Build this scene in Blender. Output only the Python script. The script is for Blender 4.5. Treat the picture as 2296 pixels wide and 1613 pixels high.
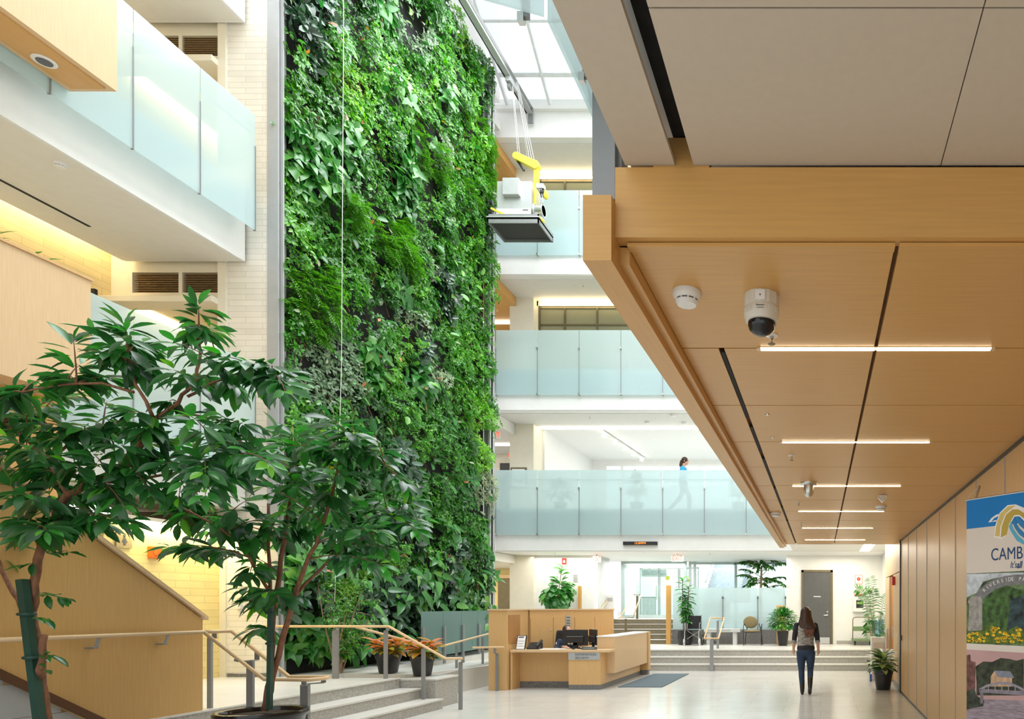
import bpy, math, random
import numpy as np
from mathutils import Vector, Matrix

for _o in list(bpy.data.objects):
    bpy.data.objects.remove(_o)
SC = bpy.context.scene
COL = SC.collection
rng = np.random.default_rng(7)
R = random.Random(11)

# ------------------------------------------------------------------ camera (24 mm perspective-control lens)
FPX, CX, CY, EYE = 1530.0, 1840.0, 1363.0, 1.65
cam_d = bpy.data.cameras.new('camera')
cam = bpy.data.objects.new('camera', cam_d)
COL.objects.link(cam)
cam.location = (0, 0, EYE)
cam.rotation_euler = (math.pi / 2, 0, 0)
cam_d.sensor_width = 36.0
cam_d.sensor_fit = 'HORIZONTAL'
cam_d.lens = 36.0 * FPX / 2296.0
cam_d.shift_x = (1148.0 - CX) / 2296.0
cam_d.shift_y = (CY - 806.5) / 2296.0
cam_d.clip_end = 300
SC.camera = cam

# ------------------------------------------------------------------ daylight: a bright overcast sky
wd = bpy.data.worlds.new('overcast_sky')
SC.world = wd
wd.use_nodes = True
bg = wd.node_tree.nodes['Background']
bg.inputs['Color'].default_value = (0.93, 0.97, 1.0, 1)
bg.inputs['Strength'].default_value = 1.0
SC.view_settings.view_transform = 'Standard'
SC.view_settings.look = 'None'
SC.view_settings.exposure = 0.62
SC.view_settings.gamma = 1.0
SC.view_settings.use_curve_mapping = False


def area_lamp(name, loc, rot, sx, sy, watts, col):
    d = bpy.data.lights.new(name, 'AREA')
    d.shape = 'RECTANGLE'
    d.size, d.size_y, d.energy, d.color = sx, sy, watts, col
    o = bpy.data.objects.new(name, d)
    COL.objects.link(o)
    o.location, o.rotation_euler = loc, rot
    return o


# daylight coming down through the roof glazing
area_lamp('skylight_daylight', (-4.9, 12.5, 16.0), (0, 0, 0), 7.0, 11.0, 1300, (0.93, 0.97, 1.0))


# ------------------------------------------------------------------ helpers
def P(px, py, d):
    """world point seen at photo position (px, py) at distance d"""
    return Vector(((px - CX) * d / FPX, d, EYE + (CY - py) * d / FPX))


def S(r, g, b):
    f = lambda c: (c / 255.0 / 12.92) if c <= 10 else ((c / 255.0 + 0.055) / 1.055) ** 2.4
    return (f(r), f(g), f(b))


def tag(o, label=None, cat=None, group=None, kind=None):
    if label: o['label'] = label
    if cat: o['category'] = cat
    if group: o['group'] = group
    if kind: o['kind'] = kind
    return o


def thing(name, label, cat, loc=(0, 0, 0), group=None, rz=0.0):
    o = bpy.data.objects.new(name, None)
    o.empty_display_size = 0.1
    COL.objects.link(o)
    o.location = loc
    o.rotation_euler = (0, 0, rz)
    return tag(o, label, cat, group)


def wloc(o):
    v = Vector((0, 0, 0))
    while o is not None:
        v += Vector(o.location)
        o = o.parent
    return v


def copy_tree(o, parent=None):
    c = o.copy()
    COL.objects.link(c)
    c.parent = parent
    for ch in list(o.children):
        copy_tree(ch, c)
    return c


def dup(o, loc, label, rz=None, group=None):
    c = copy_tree(o)
    c.location = loc
    c['label'] = label
    if rz is not None: c.rotation_euler = (0, 0, rz)
    if group: c['group'] = group
    return c


class MB:
    def __init__(s):
        s.v, s.f = [], []

    def add(s, verts, faces):
        n = len(s.v)
        s.v += [tuple(p) for p in verts]
        s.f += [tuple(i + n for i in f) for f in faces]
        return s

    def box(s, x0, x1, y0, y1, z0, z1):
        if x0 > x1: x0, x1 = x1, x0
        if y0 > y1: y0, y1 = y1, y0
        if z0 > z1: z0, z1 = z1, z0
        return s.add([(x0, y0, z0), (x1, y0, z0), (x1, y1, z0), (x0, y1, z0), (x0, y0, z1), (x1, y0, z1), (x1, y1, z1), (x0, y1, z1)],
                     [(0, 3, 2, 1), (4, 5, 6, 7), (0, 1, 5, 4), (1, 2, 6, 5), (2, 3, 7, 6), (3, 0, 4, 7)])

    def obox(s, c, u, v, w):
        """box about centre c with half-axis vectors u, v, w"""
        c, u, v, w = Vector(c), Vector(u), Vector(v), Vector(w)
        if u.cross(v).dot(w) < 0: u = -u
        p = [c + a * u + b * v + d * w for d in (-1, 1) for a, b in ((-1, -1), (1, -1), (1, 1), (-1, 1))]
        return s.add(p, [(0, 3, 2, 1), (4, 5, 6, 7), (0, 1, 5, 4), (1, 2, 6, 5), (2, 3, 7, 6), (3, 0, 4, 7)])

    def bar(s, a, b, w, h, up=(0, 0, 1)):
        """rectangular bar from a to b, width w across, height h along up"""
        a, b = Vector(a), Vector(b)
        d = b - a
        L = d.length
        d.normalize()
        up = Vector(up)
        if abs(d.dot(up)) > 0.98: up = Vector((0, 1, 0))
        side = d.cross(up).normalized()
        upv = side.cross(d).normalized()
        return s.obox((a + b) / 2, d * L / 2, side * w / 2, upv * h / 2)

    def prism(s, poly, ext):
        ext = Vector(ext)
        p = [Vector(q) for q in poly]
        n = len(p)
        nrm = Vector((0, 0, 0))
        for i in range(n):
            nrm += p[i].cross(p[(i + 1) % n])
        if nrm.dot(ext) > 0: p = p[::-1]
        v = p + [q + ext for q in p]
        f = [tuple(range(n)), tuple(range(2 * n - 1, n - 1, -1))]
        f += [((i + 1) % n, i, i + n, (i + 1) % n + n) for i in range(n)]
        return s.add(v, f)

    def tube(s, pts, rad, n=8, caps=True):
        pts = [Vector(p) for p in pts]
        m = len(pts)
        if not isinstance(rad, (list, tuple)): rad = [rad] * m
        vs, fs = [], []
        prev = None
        for i, p in enumerate(pts):
            d = (pts[min(i + 1, m - 1)] - pts[max(i - 1, 0)])
            if d.length < 1e-9: d = Vector((0, 0, 1))
            d.normalize()
            if prev is None:
                ref = Vector((0, 1, 0)) if abs(d.y) < 0.9 else Vector((1, 0, 0))
                u = d.cross(ref).normalized()
            else:
                u = (prev - d * prev.dot(d))
                u = u.normalized() if u.length > 1e-6 else d.cross(Vector((0.3, 1, 0.2))).normalized()
            prev = u
            w = d.cross(u)
            r = rad[i]
            ru, rw = r if isinstance(r, (list, tuple)) else (r, r)
            for k in range(n):
                a = 2 * math.pi * k / n
                vs.append(p + u * (ru * math.cos(a)) + w * (rw * math.sin(a)))
        for i in range(m - 1):
            for k in range(n):
                k2 = (k + 1) % n
                fs.append((i * n + k, i * n + k2, (i + 1) * n + k2, (i + 1) * n + k))
        if caps:
            fs.append(tuple(range(n - 1, -1, -1)))
            fs.append(tuple(range((m - 1) * n, m * n)))
        return s.add(vs, fs)

    def lathe(s, prof, c=(0, 0, 0), n=20, sx=1.0, sy=1.0):
        """profile [(r, z)] turned about the vertical through c"""
        c = Vector(c)
        vs, fs = [], []
        for r, z in prof:
            for k in range(n):
                a = 2 * math.pi * k / n
                vs.append(c + Vector((r * sx * math.cos(a), r * sy * math.sin(a), z)))
        for i in range(len(prof) - 1):
            for k in range(n):
                k2 = (k + 1) % n
                fs.append((i * n + k, i * n + k2, (i + 1) * n + k2, (i + 1) * n + k))
        fs.append(tuple(range(n - 1, -1, -1)))
        fs.append(tuple(range((len(prof) - 1) * n, len(prof) * n)))
        return s.add(vs, fs)

    def ell(s, c, rx, ry, rz, n=14, m=9, rot=None):
        c = Vector(c)
        vs, fs = [], []
        for i in range(1, m):
            t = math.pi * i / m
            for k in range(n):
                a = 2 * math.pi * k / n
                q = Vector((rx * math.sin(t) * math.cos(a), ry * math.sin(t) * math.sin(a), -rz * math.cos(t)))
                if rot is not None: q = rot @ q
                vs.append(c + q)
        b, tp = Vector((0, 0, -rz)), Vector((0, 0, rz))
        if rot is not None: b, tp = rot @ b, rot @ tp
        vs += [c + b, c + tp]
        for i in range(m - 2):
            for k in range(n):
                k2 = (k + 1) % n
                fs.append((i * n + k, i * n + k2, (i + 1) * n + k2, (i + 1) * n + k))
        nb = (m - 1) * n
        for k in range(n):
            k2 = (k + 1) % n
            fs.append((nb, k2, k))
            fs.append((nb + 1, (m - 2) * n + k, (m - 2) * n + k2))
        return s.add(vs, fs)

    def build(s, name, mat, parent=None, smooth=False, bevel=0.0, kind=None, local=False):
        off = Vector((0, 0, 0)) if (parent is None or local) else wloc(parent)
        me = bpy.data.meshes.new(name)
        vs = [(p[0] - off.x, p[1] - off.y, p[2] - off.z) for p in s.v]
        if parent is None:
            # give a free-standing mesh its own origin at the middle of its base
            xs = [p[0] for p in vs]; ys = [p[1] for p in vs]; zs = [p[2] for p in vs]
            o3 = Vector(((min(xs) + max(xs)) / 2, (min(ys) + max(ys)) / 2, min(zs)))
            vs = [(p[0] - o3.x, p[1] - o3.y, p[2] - o3.z) for p in vs]
        me.from_pydata(vs, [], s.f)
        me.update()
        if smooth:
            me.polygons.foreach_set('use_smooth', [True] * len(me.polygons))
            if smooth != 'all':
                me.set_sharp_from_angle(angle=math.radians(42))
        me.materials.append(mat)
        o = bpy.data.objects.new(name, me)
        COL.objects.link(o)
        if parent is None:
            o.location = o3
        else:
            o.parent = parent
        if bevel:
            b = o.modifiers.new('bevel', 'BEVEL')
            b.width, b.segments, b.limit_method = bevel, 2, 'ANGLE'
        if kind: o['kind'] = kind
        return o


def struct(name, mb, mat, label=None, bevel=0.0, smooth=False):
    o = mb.build(name, mat, None, smooth=smooth, bevel=bevel, kind='structure')
    if label: o['label'] = label
    return o


def text(name, s, mat, loc, size, parent=None, rot=(math.pi / 2, 0, 0), ext=0.001, align='LEFT', shear=0.0, bold=0.0, spacing=1.0, sx=1.0):
    c = bpy.data.curves.new(name, 'FONT')
    c.body, c.size, c.extrude, c.align_x = s, size, ext, align
    c.shear, c.offset, c.space_character = shear, bold, spacing
    c.align_y = 'CENTER'
    c.materials.append(mat)
    tmp = bpy.data.objects.new('lettering_source', c)
    COL.objects.link(tmp)
    dg = bpy.context.evaluated_depsgraph_get()
    me = bpy.data.meshes.new_from_object(tmp.evaluated_get(dg))
    me.name = name
    bpy.data.objects.remove(tmp)
    bpy.data.curves.remove(c)
    if not me.materials: me.materials.append(mat)
    o = bpy.data.objects.new(name, me)
    COL.objects.link(o)
    o.rotation_euler = rot
    o.scale = (sx, 1, 1)
    if parent is not None:
        o.parent = parent
        o.location = Vector(loc) - wloc(parent)
    else:
        o.location = loc
    return o


# ------------------------------------------------------------------ materials
def new_mat(name):
    m = bpy.data.materials.new(name)
    m.use_nodes = True
    nt = m.node_tree
    return m, nt, nt.nodes['Principled BSDF'], nt.nodes['Material Output']


def plain(name, col, rough=0.5, metal=0.0, var=0.06, scale=6.0, spec=0.5, stretch=(1, 1, 1), bump=0.0):
    """base colour with a little procedural mottling"""
    m, nt, b, out = new_mat(name)
    N, L = nt.nodes, nt.links
    tc = N.new('ShaderNodeTexCoord')
    mp = N.new('ShaderNodeMapping')
    mp.inputs['Scale'].default_value = stretch
    nz = N.new('ShaderNodeTexNoise')
    nz.inputs['Scale'].default_value = scale
    nz.inputs['Detail'].default_value = 4
    mr = N.new('ShaderNodeMapRange')
    mr.inputs['From Min'].default_value, mr.inputs['From Max'].default_value = 0.3, 0.7
    mr.inputs['To Min'].default_value, mr.inputs['To Max'].default_value = 1 - var, 1 + var
    mx = N.new('ShaderNodeVectorMath')
    mx.operation = 'SCALE'
    mx.inputs[0].default_value = col
    L.new(tc.outputs['Object'], mp.inputs['Vector'])
    L.new(mp.outputs['Vector'], nz.inputs['Vector'])
    L.new(nz.outputs['Fac'], mr.inputs['Value'])
    L.new(mr.outputs['Result'], mx.inputs['Scale'])
    L.new(mx.outputs['Vector'], b.inputs['Base Color'])
    b.inputs['Roughness'].default_value = rough
    b.inputs['Metallic'].default_value = metal
    b.inputs['Specular IOR Level'].default_value = spec
    if bump:
        bp = N.new('ShaderNodeBump')
        bp.inputs['Strength'].default_value = bump
        L.new(nz.outputs['Fac'], bp.inputs['Height'])
        L.new(bp.outputs['Normal'], b.inputs['Normal'])
    return m


def emit(name, col, strength):
    m, nt, b, out = new_mat(name)
    b.inputs['Base Color'].default_value = (*col, 1)
    b.inputs['Emission Color'].default_value = (*col, 1)
    b.inputs['Emission Strength'].default_value = strength
    return m


def wood(name, col, grain='z', rough=0.35, var=0.055, scale=1.0):
    st = {'x': (0.6, 14, 14), 'y': (14, 0.6, 14), 'z': (14, 14, 0.6)}[grain]
    return plain(name, col, rough, 0, var, 5.0 * scale, 0.4, st)


def tiles(name, col, mortar, axes, bw, bh, rough=0.4, msize=0.012, off=0.5, var=0.05):
    """running-bond tile on the plane named by axes ('xz', 'yz' or 'xy')"""
    m, nt, b, out = new_mat(name)
    N, L = nt.nodes, nt.links
    geo = N.new('ShaderNodeNewGeometry')
    sp = N.new('ShaderNodeSeparateXYZ')
    cb = N.new('ShaderNodeCombineXYZ')
    L.new(geo.outputs['Position'], sp.inputs['Vector'])
    L.new(sp.outputs[axes[0].upper()], cb.inputs['X'])
    L.new(sp.outputs[axes[1].upper()], cb.inputs['Y'])
    br = N.new('ShaderNodeTexBrick')
    br.offset = off
    br.inputs['Scale'].default_value = 1.0
    br.inputs['Brick Width'].default_value = bw
    br.inputs['Row Height'].default_value = bh
    br.inputs['Mortar Size'].default_value = msize
    br.inputs['Mortar Smooth'].default_value = 0.2
    c1 = tuple(min(1, c * (1 + var)) for c in col)
    c2 = tuple(c * (1 - var) for c in col)
    br.inputs['Color1'].default_value = (*c1, 1)
    br.inputs['Color2'].default_value = (*c2, 1)
    br.inputs['Mortar'].default_value = (*mortar, 1)
    L.new(cb.outputs['Vector'], br.inputs['Vector'])
    nz = N.new('ShaderNodeTexNoise')
    nz.inputs['Scale'].default_value = 3.0
    nz.inputs['Detail'].default_value = 6
    L.new(geo.outputs['Position'], nz.inputs['Vector'])
    mr = N.new('ShaderNodeMapRange')
    mr.inputs['From Min'].default_value, mr.inputs['From Max'].default_value = 0.3, 0.7
    mr.inputs['To Min'].default_value, mr.inputs['To Max'].default_value = 1 - var, 1 + var
    L.new(nz.outputs['Fac'], mr.inputs['Value'])
    mx = N.new('ShaderNodeVectorMath')
    mx.operation = 'SCALE'
    L.new(br.outputs['Color'], mx.inputs[0])
    L.new(mr.outputs['Result'], mx.inputs['Scale'])
    L.new(mx.outputs['Vector'], b.inputs['Base Color'])
    b.inputs['Roughness'].default_value = rough
    return m


def frosted(name, col, clear=0.22, trans=0.45):
    """sand-blasted glass: lets diffuse light through, shows soft shapes behind"""
    m, nt, b, out = new_mat(name)
    N, L = nt.nodes, nt.links
    nt.nodes.remove(b)
    df = N.new('ShaderNodeBsdfDiffuse'); df.inputs['Color'].default_value = (*col, 1)
    tl = N.new('ShaderNodeBsdfTranslucent'); tl.inputs['Color'].default_value = (*col, 1)
    tp = N.new('ShaderNodeBsdfTransparent'); tp.inputs['Color'].default_value = (*[c ** 0.8 for c in col], 1)
    gl = N.new('ShaderNodeBsdfGlossy'); gl.inputs['Roughness'].default_value = 0.12
    m1 = N.new('ShaderNodeMixShader'); m1.inputs[0].default_value = trans
    m2 = N.new('ShaderNodeMixShader'); m2.inputs[0].default_value = clear
    m3 = N.new('ShaderNodeMixShader'); m3.inputs[0].default_value = 0.05
    L.new(df.outputs[0], m1.inputs[1]); L.new(tl.outputs[0], m1.inputs[2])
    L.new(m1.outputs[0], m2.inputs[1]); L.new(tp.outputs[0], m2.inputs[2])
    L.new(m2.outputs[0], m3.inputs[1]); L.new(gl.outputs[0], m3.inputs[2])
    L.new(m3.outputs[0], out.inputs['Surface'])
    return m


def clear_glass(name, col=(0.9, 0.97, 0.95), gloss=0.06):
    m, nt, b, out = new_mat(name)
    N, L = nt.nodes, nt.links
    nt.nodes.remove(b)
    tp = N.new('ShaderNodeBsdfTransparent'); tp.inputs['Color'].default_value = (*col, 1)
    gl = N.new('ShaderNodeBsdfGlossy'); gl.inputs['Roughness'].default_value = 0.02
    mx = N.new('ShaderNodeMixShader'); mx.inputs[0].default_value = gloss
    L.new(tp.outputs[0], mx.inputs[1]); L.new(gl.outputs[0], mx.inputs[2])
    L.new(mx.outputs[0], out.inputs['Surface'])
    return m


def leaf_mat(name, ramp, rough=0.35, trans=0.3, tcol=None):
    """leaf colour picked from the ramp by each leaf's own 'tint' value"""
    m, nt, b, out = new_mat(name)
    N, L = nt.nodes, nt.links
    at = N.new('ShaderNodeAttribute'); at.attribute_name = 'tint'
    cr = N.new('ShaderNodeValToRGB')
    el = cr.color_ramp.elements
    while len(el) > 1: el.remove(el[-1])
    el[0].position = ramp[0][0]; el[0].color = (*ramp[0][1], 1)
    for p_, c_ in ramp[1:]:
        e = el.new(p_); e.color = (*c_, 1)
    L.new(at.outputs['Fac'], cr.inputs['Fac'])
    L.new(cr.outputs['Color'], b.inputs['Base Color'])
    b.inputs['Roughness'].default_value = rough
    b.inputs['Specular IOR Level'].default_value = 0.7
    tl = N.new('ShaderNodeBsdfTranslucent')
    hs = N.new('ShaderNodeHueSaturation')
    hs.inputs['Value'].default_value = 1.9
    hs.inputs['Saturation'].default_value = 1.1
    L.new(cr.outputs['Color'], hs.inputs['Color'])
    L.new(hs.outputs['Color'], tl.inputs['Color'])
    mx = N.new('ShaderNodeMixShader'); mx.inputs[0].default_value = trans
    L.new(b.outputs[0], mx.inputs[1]); L.new(tl.outputs[0], mx.inputs[2])
    L.new(mx.outputs[0], out.inputs['Surface'])
    return m


M = {}
MAPLE = (0.65, 0.405, 0.175)
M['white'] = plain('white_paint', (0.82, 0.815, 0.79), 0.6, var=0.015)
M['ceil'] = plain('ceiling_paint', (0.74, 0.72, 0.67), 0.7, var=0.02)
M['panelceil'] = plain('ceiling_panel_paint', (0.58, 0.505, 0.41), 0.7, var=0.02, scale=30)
M['cream'] = plain('cream_paint', (0.80, 0.74, 0.60), 0.6, var=0.02)
M['creamtile'] = tiles('cream_glazed_tile', (0.80, 0.76, 0.67), (0.60, 0.56, 0.48), 'xz', 0.56, 0.095, 0.35, 0.004)
M['yellowtile'] = tiles('yellow_glazed_tile', (0.74, 0.61, 0.33), (0.55, 0.44, 0.22), 'yz', 0.56, 0.115, 0.35, 0.004)
M['yellowtile2'] = tiles('bright_yellow_tile', (0.86, 0.70, 0.30), (0.66, 0.50, 0.20), 'yz', 0.5, 0.115, 0.35, 0.004)
M['yellow'] = plain('yellow_paint', (0.80, 0.63, 0.27), 0.55, var=0.03)
M['maplez'] = wood('maple_veneer_upright', MAPLE, 'z')
M['maplex'] = wood('maple_veneer_across', (0.61, 0.338, 0.105), 'x')
M['mapley'] = wood('maple_veneer_along', (0.61, 0.338, 0.105), 'y')
M['maplepale'] = wood('pale_maple_veneer', (0.70, 0.49, 0.28), 'z')
M['maplestair'] = wood('maple_stair_veneer', (0.58, 0.345, 0.12), 'z')
M['rail'] = wood('maple_handrail', (0.74, 0.52, 0.29), 'x', 0.3)
M['darkwood'] = wood('dark_stained_wood', (0.11, 0.045, 0.018), 'y')
M['steel'] = plain('painted_steel_grey', (0.27, 0.275, 0.275), 0.45, 0.3, 0.05)
M['steelpale'] = plain('painted_steel_pale', (0.43, 0.44, 0.44), 0.5, 0.1, 0.04)
M['chrome'] = plain('brushed_metal', (0.62, 0.62, 0.60), 0.28, 0.9, 0.04, 30)
M['granite'] = plain('grey_granite', (0.40, 0.385, 0.345), 0.45, 0, 0.20, 30)
M['granited'] = plain('dark_granite', (0.17, 0.165, 0.16), 0.4, 0, 0.4, 40)
M['floor'] = tiles('polished_limestone', (0.62, 0.605, 0.565), (0.50, 0.475, 0.42), 'xy', 1.2, 0.6, 0.17, 0.005, 0.5, 0.035)
M['deck'] = tiles('limestone_landing', (0.66, 0.64, 0.59), (0.52, 0.50, 0.46), 'xy', 1.2, 0.6, 0.3, 0.005, 0.5, 0.03)
M['black'] = plain('black_plastic', (0.018, 0.018, 0.02), 0.35, 0, 0.1)
M['gap'] = plain('dark_gap', (0.012, 0.012, 0.012), 0.8, 0, 0.1)
M['seam'] = plain('brown_seam', (0.16, 0.075, 0.025), 0.8, 0, 0.1)
M['slatgap'] = plain('dark_felt', (0.022, 0.021, 0.021), 0.9, 0, 0.25, 20)
M['bronze'] = plain('bronze_frame', (0.16, 0.13, 0.07), 0.4, 0.3, 0.1)
M['frost'] = frosted('frosted_glass', (0.76, 0.87, 0.88), 0.40, 0.5)
M['frostband'] = frosted('frosted_glass_over_slab', (0.60, 0.83, 0.86), 0.20)
M['screen'] = frosted('grey_green_glass', (0.27, 0.42, 0.39), 0.18, 0.3)
M['glass'] = clear_glass('clear_glass')
M['skyglass'] = clear_glass('roof_glass', (0.99, 1.0, 1.0), 0.02)
M['tubewarm'] = emit('warm_tube_light', (1.0, 0.86, 0.60), 9.0)
M['covewarm'] = emit('warm_cove_light', (1.0, 0.82, 0.50), 5.5)
M['covewhite'] = emit('white_cove_light', (1.0, 0.93, 0.80), 5.0)
M['red'] = plain('red_plastic', (0.55, 0.03, 0.02), 0.4)
M['orange'] = plain('orange_plastic', (0.85, 0.16, 0.01), 0.35)
M['exitred'] = emit('lit_red_letters', (0.9, 0.08, 0.03), 1.2)
M['exitface'] = plain('sign_white_face', (0.85, 0.83, 0.80), 0.4)
M['plastic'] = plain('white_plastic', (0.78, 0.77, 0.74), 0.4, 0, 0.02)
M['beige'] = plain('beige_plastic', (0.66, 0.62, 0.53), 0.4, 0, 0.03)
M['pot'] = plain('black_glazed_pot', (0.010, 0.010, 0.011), 0.14, 0, 0.1)
M['potmatt'] = plain('black_plastic_pot', (0.02, 0.02, 0.022), 0.4, 0, 0.1)
M['soil'] = plain('potting_soil', (0.05, 0.03, 0.018), 0.95, 0, 0.5, 30, bump=0.6)
M['bark'] = plain('brown_bark', (0.20, 0.085, 0.04), 0.75, 0, 0.35, 22, stretch=(2, 2, 0.5), bump=0.4)
M['barkpale'] = plain('pale_bark', (0.33, 0.22, 0.13), 0.8, 0, 0.3, 22, bump=0.4)
M['stake'] = plain('green_stake_paint', (0.012, 0.055, 0.035), 0.5, 0, 0.15)
M['yellowpaint'] = plain('yellow_machine_paint', (0.80, 0.64, 0.06), 0.4)
M['alu'] = plain('aluminium_sheet', (0.50, 0.51, 0.51), 0.4, 0.35, 0.04)
M['grate'] = plain('dark_mesh_floor', (0.045, 0.045, 0.045), 0.7, 0, 0.2, 80)
M['paper'] = plain('white_paper', (0.85, 0.85, 0.84), 0.7, 0, 0.02)
M['mat'] = plain('blue_grey_doormat', (0.10, 0.135, 0.155), 0.95, 0, 0.35, 120, bump=0.5)
M['ink'] = plain('dark_ink', (0.10, 0.11, 0.12), 0.6)
M['skin'] = plain('skin', (0.62, 0.34, 0.23), 0.5, 0, 0.05)
M['hair'] = plain('dark_brown_hair', (0.045, 0.018, 0.009), 0.4, 0, 0.5, 60, stretch=(6, 6, 0.4), bump=0.5)
M['hairend'] = plain('reddish_hair_ends', (0.14, 0.04, 0.015), 0.42, 0, 0.5, 60, stretch=(6, 6, 0.4), bump=0.5)
M['denim'] = plain('dark_blue_denim', (0.018, 0.040, 0.085), 0.8, 0, 0.25, 50)
M['blackcloth'] = plain('black_cloth', (0.02, 0.02, 0.023), 0.85, 0, 0.2, 40)
M['navy'] = plain('navy_uniform', (0.025, 0.04, 0.075), 0.8, 0, 0.2, 40)
M['heather'] = plain('heather_knit', (0.30, 0.28, 0.25), 0.9, 0, 0.75, 14, stretch=(0.8, 1, 4.0))
M['leather'] = plain('black_leather', (0.012, 0.011, 0.010), 0.3, 0, 0.2)
M['cyan'] = plain('bright_blue_top', (0.03, 0.40, 0.72), 0.7)
M['concrete'] = plain('pale_concrete', (0.55, 0.56, 0.54), 0.8, 0, 0.08, 3)
M['olive'] = plain('olive_upholstery', (0.20, 0.16, 0.08), 0.9, 0, 0.2, 60)
M['trolley'] = plain('green_trolley_paint', (0.16, 0.24, 0.11), 0.5)
M['door'] = plain('dark_grey_door', (0.10, 0.10, 0.098), 0.5, 0, 0.06)
M['water'] = clear_glass('water_bottle_plastic', (0.45, 0.68, 0.70), 0.12)
M['blue'] = plain('bottle_cap_blue', (0.02, 0.08, 0.45), 0.4)
M['teal'] = plain('pale_teal_metal', (0.42, 0.50, 0.48), 0.4)
M['whitemetal'] = plain('white_metal', (0.72, 0.73, 0.74), 0.4)

G1 = leaf_mat('umbrella_plant_leaf', [(0, (0.010, 0.060, 0.008)), (0.45, (0.05, 0.24, 0.018)), (0.8, (0.14, 0.44, 0.025)), (1, (0.32, 0.58, 0.07))], 0.34, 0.32)
G2 = leaf_mat('dark_rubber_leaf', [(0, (0.010, 0.028, 0.014)), (0.6, (0.03, 0.085, 0.035)), (1, (0.10, 0.19, 0.13))], 0.22, 0.1)
G3 = leaf_mat('philodendron_leaf', [(0, (0.02, 0.11, 0.02)), (0.5, (0.05, 0.24, 0.04)), (1, (0.20, 0.46, 0.08))], 0.3, 0.25)
G4 = leaf_mat('pale_mottled_leaf', [(0, (0.16, 0.27, 0.14)), (0.6, (0.42, 0.50, 0.30)), (1, (0.62, 0.52, 0.36))], 0.4, 0.25)
G5 = leaf_mat('fern_leaf', [(0, (0.035, 0.16, 0.015)), (1, (0.14, 0.36, 0.04))], 0.4, 0.35)
G6 = leaf_mat('fig_tree_leaf', [(0, (0.014, 0.062, 0.020)), (0.5, (0.032, 0.145, 0.032)), (0.85, (0.05, 0.27, 0.03)), (1, (0.17, 0.44, 0.04))], 0.30, 0.36)
G7 = leaf_mat('croton_leaf', [(0, (0.05, 0.16, 0.02)), (0.3, (0.35, 0.25, 0.03)), (0.65, (0.55, 0.17, 0.05)), (1, (0.62, 0.26, 0.16))], 0.35, 0.2)
G8 = leaf_mat('variegated_leaf', [(0, (0.01, 0.05, 0.012)), (0.55, (0.03, 0.12, 0.02)), (0.75, (0.33, 0.45, 0.12)), (1, (0.5, 0.58, 0.25))], 0.32, 0.2)
G9 = leaf_mat('spike_leaf', [(0, (0.02, 0.12, 0.02)), (1, (0.07, 0.26, 0.03))], 0.4, 0.25)

# leaf outlines: list of (t along, half width) from base to tip
LEAF = {
    'lance': [(0.0, 0.03), (0.25, 0.40), (0.5, 0.5), (0.75, 0.36), (1.0, 0.0)],
    'oval': [(0.0, 0.06), (0.2, 0.42), (0.5, 0.5), (0.8, 0.40), (1.0, 0.0)],
    'diam': [(0.0, 0.02), (0.38, 0.5), (0.72, 0.36), (1.0, 0.0)],
    'heart': [(0.0, 0.30), (0.15, 0.5), (0.45, 0.45), (0.75, 0.25), (1.0, 0.0)],
    'fiddle': [(0.0, 0.10), (0.3, 0.34), (0.6, 0.5), (0.88, 0.42), (1.0, 0.05)],
    'strap': [(0.0, 0.3), (0.3, 0.5), (0.7, 0.4), (1.0, 0.0)],
}


def unit(a):
    return a / np.maximum(np.linalg.norm(a, axis=1, keepdims=True), 1e-9)


def leaves(name, mat, parent, pos, direc, nrm, length, width, tint, shape='lance', fold=0.18, droop=0.15, kind=None):
    """one mesh of many leaves; arrays hold base point, growing direction, upper-face normal, size and tint"""
    pos = np.asarray(pos, float); n = len(pos)
    d = unit(np.asarray(direc, float)); u = np.asarray(nrm, float)
    u = unit(u - d * (u * d).sum(1, keepdims=True))
    s = np.cross(d, u)
    L = np.broadcast_to(np.asarray(length, float), (n,))[:, None]
    W = np.broadcast_to(np.asarray(width, float), (n,))[:, None]
    prof = LEAF[shape]; k = len(prof)
    V = np.zeros((n, k * 3, 3))
    for i, (t, w) in enumerate(prof):
        c = pos + d * L * (t - 0.12 * droop * t * t) - u * L * (droop * t * t)
        V[:, i * 3] = c
        V[:, i * 3 + 1] = c + s * W * w + u * W * w * fold * 2
        V[:, i * 3 + 2] = c - s * W * w + u * W * w * fold * 2
    f = []
    for i in range(k - 1):
        a, b = i * 3, (i + 1) * 3
        f.append([a, b, b + 1, a + 1]); f.append([a, a + 2, b + 2, b])
    f = np.array(f)
    F = (f[None] + (np.arange(n) * k * 3)[:, None, None]).reshape(-1)
    off = np.array(wloc(parent)) if parent is not None else np.zeros(3)
    VV = (V.reshape(-1, 3) - off).astype(np.float32)
    me = bpy.data.meshes.new(name)
    nf = len(F) // 4
    me.vertices.add(len(VV)); me.vertices.foreach_set('co', VV.ravel())
    me.loops.add(len(F)); me.loops.foreach_set('vertex_index', F.astype(np.int32))
    me.polygons.add(nf); me.polygons.foreach_set('loop_start', np.arange(0, nf * 4, 4, dtype=np.int32))
    me.polygons.foreach_set('use_smooth', np.ones(nf, bool))
    me.update(calc_edges=True)
    at = me.attributes.new('tint', 'FLOAT', 'POINT')
    at.data.foreach_set('value', np.repeat(np.clip(np.asarray(tint, float), 0, 1), k * 3).astype(np.float32))
    me.materials.append(mat)
    o = bpy.data.objects.new(name, me)
    COL.objects.link(o)
    if parent is not None: o.parent = parent
    if kind: o['kind'] = kind
    return o


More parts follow.
